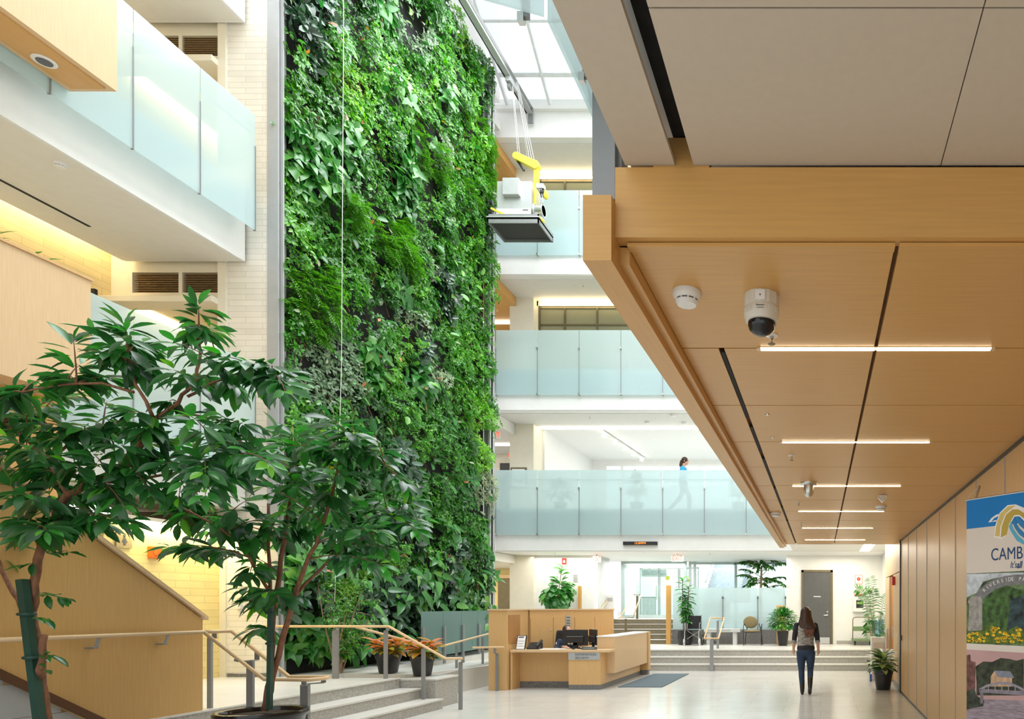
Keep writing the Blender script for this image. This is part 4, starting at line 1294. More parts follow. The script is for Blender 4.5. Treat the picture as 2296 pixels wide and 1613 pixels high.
tips = [(690, 950), (735, 935), (790, 955), (840, 975), (868, 1025), (900, 1075), (930, 1120), (950, 1165), (935, 1190), (655, 955), (640, 1000), (690, 1000), (735, 1000), (800, 1020), (700, 1060), (760, 1060), (830, 1070), (660, 1080), (720, 1110), (790, 1110), (860, 1110), (640, 1140), (690, 1150), (750, 1155), (820, 1140), (880, 1160), (590, 1090), (560, 1120), (600, 1165), (660, 1195), (720, 1190), (760, 1215), (875, 1230), (860, 1270), (835, 1240),
        (560, 1290), (535, 1320), (555, 1350), (590, 1330), (430, 1120), (400, 1170), (370, 1230), (420, 1235), (455, 1190), (480, 1160), (520, 1180), (545, 1200), (580, 1195), (565, 1250), (470, 1120), (565, 1415), (620, 970), (610, 1020), (780, 975), (850, 1190)]
big_tree(t, 7.0, limbs, tips, ((604, 1592), (608, 1322), 0.040), (0.17, 0.25), 22, 3)

# left-hand tree, rooted below the picture edge
t = thing('potted_fig_tree', 'dark-leaved fig tree tied to a thick green stake by the maple stair side', 'potted tree', (-6.25, 5.6, 0))
round_pot(t, (-6.30, 5.6, 0), 0.30, 0.22, 0.50, M['pot'], 0.03, 36)
limbs = [
    (0.036, 0.030, [(112, 1690, 0), (100, 1600, 0), (92, 1500, 0), (78, 1420, 0), (70, 1372, 0)]),
    (0.030, 0.022, [(70, 1372, 0), (76, 1310, 0), (92, 1230, 0), (120, 1160, 0), (150, 1110, 0), (200, 1085, 0), (260, 1055, 0), (310, 1005, 0), (345, 940, 0)]),
    (0.016, 0.009, [(345, 940, 0), (400, 905, .1), (440, 850, .15), (448, 790, .15), (446, 730, .15)]),
    (0.014, 0.007, [(345, 940, 0), (315, 880, -.1), (290, 830, -.1), (285, 775, -.1)]),
    (0.012, 0.006, [(300, 880, -.1), (230, 860, -.15), (140, 862, -.2), (50, 880, -.25)]),
    (0.014, 0.007, [(150, 1110, 0), (110, 1040, .1), (60, 985, .15), (10, 950, .2)]),
    (0.014, 0.007, [(200, 1085, 0), (290, 1080, .2), (370, 1065, .3), (440, 1050, .3), (500, 1040, .3)]),
    (0.012, 0.006, [(420, 890, .1), (500, 850, .2), (560, 832, .2), (610, 840, .2)]),
    (0.012, 0.006, [(345, 940, 0), (430, 930, .2), (520, 950, .3), (560, 1000, .3)]),
    (0.012, 0.006, [(90, 1235, 0), (60, 1180, -.1), (40, 1130, -.1)]),
    (0.022, 0.012, [(62, 1390, 0), (40, 1345, .05), (15, 1300, .1), (-15, 1230, .15)]),
    (0.026, 0.022, [(92, 1520, -.03), (94, 1470, -.05), (100, 1425, -.06)]),
    (0.012, 0.006, [(110, 1040, .1), (170, 975, .1), (230, 960, .1)]),
]
tips = [(165, 765), (215, 745), (285, 745), (300, 790), (235, 790), (320, 770), (270, 850), (330, 840), (180, 820), (430, 740), (480, 745), (395, 770), (500, 800), (390, 830), (470, 850), (560, 815), (610, 820), (640, 880), (590, 865), (530, 870), (150, 845), (90, 855), (35, 870), (10, 930), (60, 900), (120, 895), (190, 880), (240, 900), (100, 950), (20, 985), (60, 1020), (130, 985), (190, 960), (250, 955), (290, 925), (380, 900), (430, 935), (490, 930), (545, 950), (580, 1000), (550, 1030), (605, 1040), (90, 1060), (30, 1060), (150, 1040), (210, 1020), (270, 1000), (330, 1010), (390, 985), (440, 1000), (500, 1000), (300, 1070), (370, 1040), (420, 1080), (460, 1060), (520, 1075), (240, 1100), (180, 1110), (110, 1110), (50, 1110), (340, 1110), (280, 1140), (220, 1150), (400, 1120), (70, 1160), (105, 1190), (240, 1180), (300, 1175), (25, 1150), (460, 1110), (5, 1010), (-5, 880), (150, 1165), (330, 960)]
big_tree(t, 5.6, limbs, tips, ((98, 1690), (50, 1300), 0.055), (0.155, 0.225), 25, 8)
# small sprigs on the lower trunk
pos, dr, nm, ll = [], [], [], []
for (x0, y0, x1, y1, n) in ((95, 1240, 190, 1240, 8), (80, 1330, 180, 1350, 12), (75, 1385, 120, 1390, 6), (92, 1465, 135, 1475, 6), (92, 1500, 110, 1505, 3), (80, 1262, 55, 1270, 4)):
    a, b = P(x0, y0, 5.6), P(x1, y1, 5.5)
    for k in range(n):
        c = a.lerp(b, (k + .5) / n * .7)
        pos.append(c); d_ = (b - a).normalized() + Vector((R.gauss(0, .3), R.gauss(0, .5), R.gauss(-.1, .35))); dr.append(d_); nm.append((R.gauss(0, .2), -.2, 1)); ll.append(R.uniform(.09, .15))
ll = np.array(ll)
leaves('sprig_leaves', G6, t, np.array(pos), np.array(dr), np.array(nm), ll, ll * .36, rng.uniform(.2, .7, len(ll)), shape='lance')

# ================================================================== SMALLER POTTED PLANTS
def grooved_pot(t, c, rt, rb, h, mat=None):
    c = Vector(c)
    pr = [(rb * .96, 0), (rb, .01), (rb + (rt - rb) * .45, h * .45), (rb + (rt - rb) * .72, h * .72), (rt * .99, h * .74), (rt * .99, h * .84), (rt * 1.03, h * .86), (rt * 1.05, h * .98), (rt * 1.02, h), (rt * .94, h * .99), (rt * .9, h * .88)]
    MB().lathe(pr, c, 28).build('pot', mat or M['potmatt'], t, smooth=True)
    MB().lathe([(.01, h * .91), (rt * .92, h * .90)], c, 24).build('soil', M['soil'], t)


for k, (x, y, z, lab, r) in enumerate(((-7.62, 12.03, F0, 'croton with orange leaves in a black pot standing nearest the hanging cable', .20), (-6.78, 11.62, 0.49, 'croton with orange leaves in a black pot on the granite cheek block', .185))):
    t = thing('potted_croton', lab, 'potted plant', (x, y, z), 'potted crotons by the steps')
    grooved_pot(t, (x, y, z), r, r * .72, .34)
    pos, dr, nm, ll, tt = [], [], [], [], []
    for s in range(5):
        a = s * 1.256
        b0 = Vector((x + .07 * math.cos(a), y + .07 * math.sin(a), z + .31))
        b1 = b0 + Vector((.13 * math.cos(a), .13 * math.sin(a), .20 + .04 * (s % 2)))
        MB().tube([b0, b1], .008, 6).build('stem', M['barkpale'], t)
        for q in range(13):
            an = q * 2.4; w = q / 13
            pos.append(b0.lerp(b1, .3 + .75 * w)); e = .15 + 1.0 * w
            dr.append((math.cos(an), math.sin(an), e - .3)); nm.append((-math.cos(an) * e * .5, -math.sin(an) * e * .5 - .2, 1)); ll.append(R.uniform(.19, .28)); tt.append(min(1, max(0, R.gauss(.15 + .6 * w, .22))))
    ll = np.array(ll)
    leaves('foliage', G7, t, np.array(pos), np.array(dr), np.array(nm), ll, ll * .42, np.array(tt), shape='oval', droop=.3)


def bush(t, c, rx, rz, n, mat, ln, wd, shape='lance', tint=.4, seed=1, stems=7, z0=.3, st=None):
    rr = random.Random(seed)
    c = Vector(c)
    mb = MB(); pos, dr, nm = [], [], []
    for s in range(stems):
        a = 6.283 * s / stems + rr.random()
        b0 = c + Vector((.05 * math.cos(a), .05 * math.sin(a), z0))
        b1 = c + Vector((rx * .55 * math.cos(a), rx * .55 * math.sin(a), z0 + rz * rr.uniform(.5, 1.0)))
        mb.tube([b0, b0.lerp(b1, .5) + Vector((0, 0, .05)), b1], [.010, .008, .004], 5)
    mb.build('stems', st or M['barkpale'], t)
    for k in range(n):
        a, e = rr.uniform(0, 6.283), rr.uniform(-.35, 1.57)
        r = rr.uniform(.45, 1.0)
        d = Vector((math.cos(a) * math.cos(e), math.sin(a) * math.cos(e), math.sin(e)))
        pos.append(c + Vector((d.x * rx * r, d.y * rx * r, z0 + rz * .42 + d.z * rz * .55 * r)))
        dr.append(d + Vector((rr.gauss(0, .4), rr.gauss(0, .4), -.35))); nm.append(Vector((0, -.1, 1)) + d * .5)
    ll = np.array([rr.uniform(.75, 1.2) * ln for _ in range(n)])
    leaves('foliage', mat, t, np.array(pos), np.array(dr), np.array(nm), ll, ll * wd, np.array([rr.gauss(tint, .25) for _ in range(n)]), shape=shape, droop=.25)


t = thing('potted_dumb_cane', 'variegated plant in a black grooved pot on the floor by the maple wall', 'potted plant', (1.26, 13.75, 0))
grooved_pot(t, (1.26, 13.75, 0), .20, .145, .42)
pos, dr, nm, ll, tt = [], [], [], [], []
for k in range(44):
    a = k * 2.4; w = k / 44
    pos.append((1.26 + .03 * math.cos(a), 13.75 + .03 * math.sin(a), .40 + .28 * w)); dr.append((math.cos(a), math.sin(a), .15 + 1.4 * w * w)); nm.append((-math.cos(a) * .4, -math.sin(a) * .4 - .3, 1)); ll.append(R.uniform(.26, .36)); tt.append(R.choice([.2, .45, .6, .78, .9]))
ll = np.array(ll)
leaves('foliage', G8, t, np.array(pos), np.array(dr), np.array(nm), ll, ll * .38, np.array(tt), shape='oval', droop=.45)
MB().tube([(1.26, 13.75, .38), (1.26, 13.75, .62)], .02, 8).build('stem', M['barkpale'], t)

t = thing('potted_palm', 'tall feathery palm behind the water cooler', 'potted palm', (1.36, 17.1, 0))
grooved_pot(t, (1.36, 17.1, 0), .19, .15, .34)
mb = MB(); pos, dr, nm, ll = [], [], [], []
for s in range(15):
    a = R.uniform(0, 6.28); ht = R.uniform(.7, 2.1) if s > 2 else R.uniform(1.9, 2.15)
    b0 = Vector((1.36 + .06 * math.cos(a), 17.1 + .06 * math.sin(a), .3))
    sp = R.uniform(.18, .55)
    m_ = b0 + Vector((.10 * math.cos(a), .10 * math.sin(a), ht * .9)); e_ = b0 + Vector((sp * math.cos(a) * .8 - .05, sp * math.sin(a) * .4, ht * R.uniform(.75, 1.05)))
    pts = [bez(b0, m_, e_, q / 7) for q in range(8)]
    mb.tube(pts, [.008 - .0008 * q for q in range(8)], 5)
    for q in range(26):
        u = .45 + .55 * q / 26
        p_ = bez(b0, m_, e_, u); tg = (bez(b0, m_, e_, min(1, u + .02)) - bez(b0, m_, e_, u - .02)).normalized()
        sd = tg.cross(Vector((0, -1, .3))).normalized() * (1 if q % 2 else -1)
        pos.append(p_); dr.append(sd + tg * .7 + Vector((0, 0, -.45))); nm.append((0, -.6, .8)); ll.append(R.uniform(.12, .2))
mb.build('stems', M['barkpale'], t)
ll = np.array(ll)
leaves('fronds', G1, t, np.array(pos), np.array(dr), np.array(nm), ll, ll * .19, rng.uniform(.1, .55, len(ll)), shape='lance', droop=.3)

t = thing('potted_bush', 'leafy green bush in a tapered black pot beside the grey door', 'potted plant', (-1.13, 20.45, F0))
MB().lathe([(.12, 0), (.13, .01), (.17, .42), (.175, .44), (.155, .44), (.15, .36)], (-1.13, 20.45, F0 + .01), 8).build('pot', M['potmatt'], t)
MB().lathe([(.01, .39), (.155, .385)], (-1.13, 20.45, F0 + .01), 8).build('soil', M['soil'], t)
bush(t, (-1.13, 20.45, F0), .46, .80, 850, G6, .13, .36, tint=.5, seed=4, z0=.33)

t = thing('potted_corn_plant', 'upright dark green plant in a round black pot beside the wheelchair', 'potted plant', (-4.15, 20.9, F0))
MB().lathe([(.19, 0), (.20, .01), (.235, .22), (.215, .43), (.20, .43), (.19, .36)], (-4.15, 20.9, F0 + .01), 28).build('pot', M['potmatt'], t, smooth=True)
MB().lathe([(.01, .39), (.195, .385)], (-4.15, 20.9, F0 + .01), 20).build('soil', M['soil'], t)
mb = MB(); pos, dr, nm, ll, tt = [], [], [], [], []
for s, (dx, top) in enumerate(((-.05, 2.0), (.0, 1.45), (.07, 1.75), (.03, 1.05))):
    mb.tube([(-4.15 + dx, 20.9, F0 + .4), (-4.15 + dx * 1.6, 20.88, F0 + top)], [.016, .011], 6)
    for q in range(30):
        z = F0 + (.75 if s == 3 else .95) + (top - .9) * q / 30; a = q * 2.4
        pos.append((-4.15 + dx * 1.5, 20.88, z)); tp = q / 30
        dr.append((math.cos(a), math.sin(a), -.25 + 1.1 * tp * tp)); nm.append((-math.cos(a) * .3, -math.sin(a) * .3 - .3, 1)); ll.append(R.uniform(.18, .30) * (1.25 if tp > .8 and s == 0 else 1)); tt.append(R.gauss(.3, .25))
mb.build('stems', M['bark'], t)
ll = np.array(ll)
leaves('foliage', G3, t, np.array(pos), np.array(dr), np.array(nm), ll, ll * .38, np.array(tt), shape='oval', droop=.35)

t = thing('potted_fiddle_fig', 'round-headed fig with big leaves on thin stems behind the desk', 'potted plant', (-7.95, 20.6, F0))
round_pot(t, (-7.95, 20.6, F0 + .01), .22, .17, .4, M['potmatt'], .02, 28)
mb = MB()
for s in range(6):
    a = s * 1.05
    mb.tube([(-7.95 + .07 * math.cos(a), 20.6 + .07 * math.sin(a), F0 + .36), (-7.95 + .03 * math.cos(a + 2), 20.6 + .03 * math.sin(a + 2), 1.2), (-7.95 + .10 * math.cos(a), 20.6 + .1 * math.sin(a), 1.75)], [.014, .012, .009], 6)
mb.tube([(-7.95, 20.6, 1.4), (-7.9, 20.6, 2.2), (-7.80, 20.6, 2.95)], [.014, .012, .006], 6)
mb.build('stems', M['bark'], t, smooth=True)
pos, dr, nm, ll, tt = [], [], [], [], []
for k in range(190):
    a, e = R.uniform(0, 6.283), math.asin(R.uniform(-1, 1)); r = R.uniform(.55, 1)
    d_ = Vector((math.cos(a) * math.cos(e), math.sin(a) * math.cos(e), math.sin(e)))
    zc = 2.05
    taper = 1.0 if d_.z < .2 else 1.0 - .45 * (d_.z - .2)
    pos.append((-7.95 + .10 * max(0, d_.z) + d_.x * .40 * r * taper, 20.6 + d_.y * .40 * r * taper, zc + d_.z * (.52 if d_.z > 0 else .36) * r)); dr.append(d_ + Vector((0, 0, -.75))); nm.append(d_ + Vector((0, 0, .4))); ll.append(R.uniform(.2, .3)); tt.append(R.gauss(.45, .2))
for q in range(8):
    a = q * 2.4
    pos.append((-7.83, 20.6, 2.62 + .04 * q)); dr.append((math.cos(a), math.sin(a), .5)); nm.append((0, -.5, 1)); ll.append(.26); tt.append(.6)
ll = np.array(ll)
leaves('foliage', G3, t, np.array(pos), np.array(dr), np.array(nm), ll, ll * .68, np.array(tt), shape='fiddle', droop=.25)

t = thing('potted_willow_fig', 'airy indoor tree showing above the frosted screen', 'potted tree', (-2.05, 23.6, F0))
MB().lathe([(.26, 0), (.27, .01), (.38, .80), (.36, .80), (.34, .7)], (-2.05, 23.6, F0 + .01), 28).build('pot', M['potmatt'], t, smooth=True)
MB().lathe([(.01, .72), (.35, .72)], (-2.05, 23.6, F0 + .01), 20).build('soil', M['soil'], t)
mb = MB(); pos, dr, nm = [], [], []
mb.tube([(-2.05, 23.6, F0 + .7), (-2.08, 23.6, 2.0), (-2.04, 23.6, 3.1)], [.05, .045, .03], 8)
for s in range(34):
    a = s * 2.4; zb = R.uniform(2.2, 3.3)
    b0 = Vector((-2.06, 23.6, zb)); L = R.uniform(.5, 1.05)
    e_ = b0 + Vector((L * math.cos(a), L * math.sin(a) * .7, R.uniform(-.25, .45)))
    m_ = b0.lerp(e_, .55) + Vector((0, 0, .22))
    mb.tube([b0, bez(b0, m_, e_, .5), e_], [.014, .008, .003], 5)
    for q in range(60):
        u = .30 + .70 * R.random()
        pos.append(bez(b0, m_, e_, u)); dr.append(((e_ - b0).normalized() + Vector((R.gauss(0, .5), R.gauss(0, .5), -.7)))); nm.append((R.gauss(0, .3), -.3, 1))
mb.build('trunk', M['barkpale'], t, smooth=True)
ll = rng.uniform(.09, .16, len(pos))
leaves('foliage', G1, t, np.array(pos), np.array(dr), np.array(nm), ll, ll * .30, rng.normal(.25, .25, len(pos)), shape='lance', droop=.2)

# plants standing behind the frosted balustrade of the lowest far gallery
for k, (px, w, lab) in enumerate(((1256, .42, 'wide bushy plant seen as a shadow behind the frosted far gallery glass'), (1428, .26, 'slim potted plant seen behind the frosted glass near the far gallery windows'), (1655, .26, 'potted plant seen as a shadow behind the frosted glass near the timber beam'))):
    x = (px - CX) * 21.0 / FPX
    t = thing('gallery_plant', lab, 'potted plant', (x, 21.0, F1), 'potted plants on the lowest far gallery')
    grooved_pot(t, (x, 21.0, F1), .2, .15, .36)
    bush(t, (x, 21.0, F1), w, .75 if k == 0 else .95, 330, G6, .15, .4, seed=20 + k, z0=.34)
# ================================================================== PEOPLE
def skin_blob(name, parts, mat, parent, voxel=0.008, smooth=6, kindmb=None):
    """closed overlapping volumes fused into one continuous surface"""
    o = parts.build(name, mat, parent, smooth='all', local=True)
    m = o.modifiers.new('fuse', 'REMESH')
    m.mode, m.voxel_size, m.use_smooth_shade = 'VOXEL', voxel, True
    s = o.modifiers.new('soften', 'SMOOTH')
    s.iterations, s.factor = smooth, 0.5
    return o


def limb(mb, pts, rad, n=14):
    """tapered limb with rounded ends"""
    pts = [Vector(p) for p in pts]
    P2, R2 = [], []
    m = len(pts)
    for i in range(m - 1):
        for q in range(4):
            t = q / 4
            p0, p1, p2, p3 = pts[max(i - 1, 0)], pts[i], pts[i + 1], pts[min(i + 2, m - 1)]
            P2.append(0.5 * ((2 * p1) + (p2 - p0) * t + (2 * p0 - 5 * p1 + 4 * p2 - p3) * t * t + (-p0 + 3 * p1 - 3 * p2 + p3) * t ** 3))
            a, b = rad[i], rad[i + 1]
            if isinstance(a, tuple) or isinstance(b, tuple):
                a = a if isinstance(a, tuple) else (a, a); b = b if isinstance(b, tuple) else (b, b)
                R2.append((a[0] + (b[0] - a[0]) * t, a[1] + (b[1] - a[1]) * t))
            else: R2.append(a + (b - a) * t)
    P2.append(pts[-1]); R2.append(rad[-1])
    mb.tube(P2, R2, n)
    for p, r in ((pts[0], rad[0]), (pts[-1], rad[-1])):
        rx, ry = r if isinstance(r, tuple) else (r, r)
        mb.ell(p, rx * .98, ry * .98, min(rx, ry) * .7, n, 7)
    return mb


def hand(mb, wrist, d, palm, sgn, curl=0.35, s=1.0):
    """palm, four unequal bent fingers and a side thumb; d = pointing direction, palm = palm normal"""
    d, palm = Vector(d).normalized(), Vector(palm).normalized()
    sd = d.cross(palm).normalized() * sgn
    w = Vector(wrist)
    c = w + d * .045 * s
    limb(mb, [w - d * .01, w + d * .03 * s, w + d * .075 * s], [(.021 * s, .021 * s), (.030 * s, .019 * s), (.033 * s, .014 * s)], 12)
    for k, (o, L) in enumerate(((.030, .068), (.010, .076), (-.011, .070), (-.030, .054))):
        b = w + d * .078 * s + sd * o * s
        a1 = d * math.cos(curl * .5) + palm * math.sin(curl * .5)
        a2 = d * math.cos(curl * 1.3) + palm * math.sin(curl * 1.3)
        a3 = d * math.cos(curl * 2.0) + palm * math.sin(curl * 2.0)
        p = [b - d * .02 * s, b + a1 * L * .42 * s]
        p.append(p[-1] + a2 * L * .34 * s); p.append(p[-1] + a3 * L * .26 * s)
        mb.tube(p, [.0095 * s, .0092 * s, .0085 * s, .0065 * s], 8)
    b = w + d * .025 * s + sd * .026 * s
    e = b + (d * .75 + sd * .7 + palm * .25).normalized() * .035 * s
    mb.tube([b - sd * .01, e, e + (d * .95 + sd * .2 + palm * .35).normalized() * .032 * s], [.013 * s, .011 * s, .008 * s], 8)


def head(mb, c, fwd, s=1.0, tilt=0.0):
    """skull, jaw, nose, ears, neck root; fwd = unit facing direction in xy"""
    c = Vector(c); f = Vector((fwd[0], fwd[1], 0)).normalized(); f = (f + Vector((0, 0, tilt))).normalized()
    sd = Vector((0, 0, 1)).cross(f).normalized(); up = f.cross(sd)
    rot = Matrix((sd, f, up)).transposed()
    T = lambda x, y, z: c + (sd * x + f * y + up * z) * s
    mb.ell(T(0, -.01, .035), .076 * s, .095 * s, .090 * s, 18, 12, rot)
    mb.ell(T(0, .030, -.045), .056 * s, .062 * s, .070 * s, 16, 10, rot)
    mb.ell(T(0, .068, -.088), .024 * s, .022 * s, .020 * s, 10, 7, rot)
    mb.tube([T(0, .088, .025), T(0, .108, -.018), T(0, .098, -.032)], [.009 * s, .014 * s, .008 * s], 8)
    mb.tube([T(-.024, .083, -.058), T(0, .092, -.058), T(.024, .083, -.058)], [.006 * s, .009 * s, .006 * s], 8)
    mb.tube([T(-.05, .075, .035), T(0, .09, .035), T(.05, .075, .035)], [.008 * s, .010 * s, .008 * s], 8)
    for q in (-1, 1): mb.ell(T(.078 * q, -.005, -.005), .012 * s, .022 * s, .032 * s, 10, 7, rot)
    return T


def eyes(T, s, parent):
    m1 = MB()
    for q in (-1, 1): m1.ell(T(.030 * q, .078, .008), .013 * s, .010 * s, .008 * s, 10, 7)
    m1.build('eyes', M['ink'], parent, smooth=True, local=True)


# -- woman walking away across the hall
w = thing('person', 'long-haired woman in grey heather top and dark jeans walking away across the floor', 'person', (-0.28, 12.95, 0))
b = MB()
T = head(b, (-.01, .02, 1.53), (-.55, .83), 1.0, .10)
limb(b, [(0, 0, 1.46), (0, 0, 1.38), (0, -.005, 1.33)], [.052, .052, .075])
limb(b, [(0, 0, .84), (0, .01, 1.0), (0, 0, 1.18), (0, 0, 1.32)], [(.150, .100), (.128, .092), (.150, .100), (.155, .085)], 18)
LH, RH = (-.235, .02, .86), (.235, .0, .86)
limb(b, [(-.165, 0, 1.33), (-.215, -.015, 1.08), LH], [.052, .038, .026]); limb(b, [(.165, 0, 1.33), (.215, -.02, 1.08), RH], [.052, .038, .026])
hand(b, LH, (-.06, .10, -1), (1, .2, 0), -1, .45, .95); hand(b, RH, (.05, -.05, -1), (-1, .1, 0), 1, .5, .95)
limb(b, [(-.08, 0, .84), (-.085, .03, .47), (-.07, -.005, .10)], [.07, .040, .030]); limb(b, [(.08, 0, .84), (.085, .055, .48), (.085, -.14, .24)], [.07, .040, .030])
skin_blob('body', b, M['skin'], w, .0075, 4)
eyes(T, 1.0, w)
j = MB()
limb(j, [(0, 0, .93), (0, -.01, .80)], [(.150, .108), (.172, .122)], 20)
for sx, kn, an in ((-1, (-.085, .03, .47), (-.072, -.005, .17)), (1, (.085, .055, .48), (.085, -.14, .24))):
    limb(j, [(sx * .085, -.01, .80), (sx * .088, .01, .66), kn, Vector(kn).lerp(Vector(an), .45) + Vector((0, -.025, 0)), an], [(.098, .108), (.084, .088), (.060, .062), (.056, .058), (.043, .044)], 16)
skin_blob('jeans', j, M['denim'], w, .010, 3)
s = MB()
limb(s, [(0, 0, .90), (0, .005, 1.0), (0, 0, 1.18), (0, 0, 1.30), (0, .0, 1.35)], [(.168, .118), (.150, .106), (.165, .112), (.172, .098), (.09, .07)], 20)
skin_blob('heather_top', s, M['heather'], w, .010, 3)
s = MB()
limb(s, [(0, -.005, .905), (0, -.005, .865)], [(.170, .121), (.172, .123)], 20)
skin_blob('undershirt_hem', s, M['blackcloth'], w, .010, 2)
for sx in (-1, 1):
    s = MB()
    limb(s, [(sx * .165, 0, 1.325), (sx * .205, -.01, 1.15), (sx * .222, -.015, 1.01)], [.064, .052, .046])
    sl = skin_blob('sleeve', s, M['blackcloth'], w, .010, 3)
    MB().tube([(sx * .221, -.015, 1.03), (sx * .226, -.015, .99)], [.049, .049], 16).build('cuff', M['steel'], sl, smooth=True, local=True)
for sx, a, tip in ((-1, (-.068, -.01, .0), (-.075, .13, .03)), (1, (.082, -.17, .10), (.075, -.05, .035))):
    s = MB()
    up = Vector((-.072, -.005, .27)) if sx < 0 else Vector((.083, -.12, .33))
    A = Vector(a) + Vector((0, 0, .05))
    limb(s, [up, up.lerp(A, .5), A], [.052, .048, .040], 14)
    limb(s, [A, Vector(tip) + Vector((0, -.03, .01)), Vector(tip)], [.040, .038, .028], 12)
    hl = A + Vector((0, -.012, -.02))
    s.tube([hl, hl + (Vector((0, 0, -.035)) if sx < 0 else Vector((0, -.035, -.02)))], [.028, .022], 10)
    skin_blob('boot', s, M['leather'], w, .008, 2)
h = MB()
h.ell((-.005, -.005, 1.575), .092, .104, .098, 18, 12)
for k in range(30):
    a = math.pi + math.pi * (k / 29) * 1.0
    x0, y0 = .078 * math.cos(a), .075 * math.sin(a)
    q = R.random()
    tx = x0 * 1.15 + .065 * (k / 29) + R.uniform(-.02, .03)
    L = 1.18 + .14 * (1 - k / 29) + R.uniform(-.05, .05)
    pts = [(x0, y0, 1.60), (x0 * 1.15, y0 * 1.2 - .015, 1.48), (x0 * 1.5 + .01 * math.sin(k), y0 * .9 - .06, 1.37), (tx * 1.05 + .012 * math.sin(k * 2), y0 * .4 - .125, 1.28), (tx * 1.0, y0 * .3 - .125, L)]
    h.tube(pts, [.024, .027, .027, .021, .008], 7)
hr = skin_blob('hair', h, M['hair'], w, .008, 1)
h = MB()
for k in range(14):
    x0 = R.uniform(-.02, .12)
    pts = [(x0 * .8, -.115, 1.36), (x0, -.14, 1.27), (x0 + R.uniform(-.02, .03), -.145, 1.20), (x0 + R.uniform(-.03, .04), -.135, R.uniform(1.08, 1.16))]
    h.tube(pts, [.018, .021, .016, .005], 6)
skin_blob('hair_ends', h, M['hairend'], hr, .008, 1)
MB().tube([(.235 + .021 * math.cos(a), -.0 + .021 * math.sin(a), .875) for a in [k * math.pi / 8 for k in range(17)]], .004, 6).build('bracelet', M['blackcloth'], w, local=True)

# -- guard seated behind the desk
g = thing('person', 'seated guard in navy uniform with glasses and tied dark hair behind the monitors', 'person', (-5.46, 14.72, 0))
b = MB()
T = head(b, (0, -.02, 1.135), (.75, -.66), 1.0, -.05)
limb(b, [(0, 0, 1.06), (-.01, .01, .98)], [.050, .06])
limb(b, [(-.02, .05, .52), (-.02, .05, .72), (-.01, .03, .92)], [(.15, .11), (.145, .10), (.15, .09)], 18)
limb(b, [(-.17, .03, .94), (-.19, -.12, .74), (.10, -.50, .835)], [.05, .042, .027])
hand(b, (.16, -.60, .838), (.85, -.5, -.05), (0, 0, -1), 1, .35, .95)
limb(b, [(.10, -.50, .835), (.16, -.60, .838)], [.027, .024])
limb(b, [(.16, .03, .94), (.24, -.16, .76), (.42, -.44, .84)], [.05, .042, .027])
hand(b, (.43, -.46, .84), (.6, -.8, -.05), (0, 0, -1), -1, .35, .95)
for q in (-1, 1):
    limb(b, [(q * .08, .02, .50), (q * .10, -.36, .51), (q * .10, -.36, .10)], [.08, .06, .045])
    limb(b, [(q * .10, -.36, .05), (q * .10, -.50, .035)], [.04, .03])
skin_blob('body', b, M['skin'], g, .0075, 4)
eyes(T, 1.0, g)
s = MB()
limb(s, [(-.02, .05, .50), (-.02, .05, .72), (-.01, .03, .90), (-.01, .02, .99)], [(.175, .135), (.165, .122), (.175, .11), (.08, .07)], 18)
limb(s, [(-.175, .03, .93), (-.195, -.12, .745), (.06, -.455, .83)], [.068, .056, .040])
limb(s, [(.165, .03, .93), (.245, -.16, .765), (.40, -.41, .838)], [.068, .056, .040])
jk = skin_blob('uniform_jacket', s, M['navy'], g, .010, 3)
pt = MB().ell((-.215, -.055, .87), .012, .03, .036, 14, 9).build('shoulder_patch', M['exitface'], jk, smooth=True, local=True)
MB().ell((-.226, -.06, .872), .006, .016, .02, 12, 7).build('patch_emblem', M['red'], pt, smooth=True, local=True)
s = MB()
for q in (-1, 1): limb(s, [(q * .08, .02, .50), (q * .10, -.37, .51), (q * .10, -.37, .10)], [.095, .075, .06])
skin_blob('trousers', s, M['navy'], g, .012, 3)
for q in (-1, 1):
    s = MB(); limb(s, [(q * .10, -.36, .05), (q * .10, -.50, .035)], [.047, .036]); skin_blob('shoe', s, M['leather'], g, .010, 2)
h = MB()
f = Vector((.75, -.66, 0)).normalized(); c0 = Vector((0, -.02, 1.135))
h.ell(c0 - f * .022 + Vector((0, 0, .045)), .088, .098, .092, 18, 12)
limb(h, [c0 - f * .10 + Vector((0, 0, .0)), c0 - f * .13 + Vector((-.02, 0, -.10)), c0 - f * .10 + Vector((-.05, 0, -.21))], [.035, .034, .012])
skin_blob('hair', h, M['hair'], g, .008, 2)
gl = MB()
for q in (-1, 1):
    cc = T(.032 * q, .098, .012)
    sdv = Vector((0, 0, 1)).cross(f).normalized()
    gl.tube([cc + sdv * .026 * math.cos(a) + Vector((0, 0, .019 * math.sin(a))) for a in [k * math.pi / 8 for k in range(17)]], .0028, 6)
    gl.tube([T(.058 * q, .095, .014), T(.082 * q, .0, .012)], .003, 6)
gl.tube([T(-.008, .1, .014), T(.008, .1, .014)], .003, 6)
gl.build('glasses', M['black'], g, local=True)

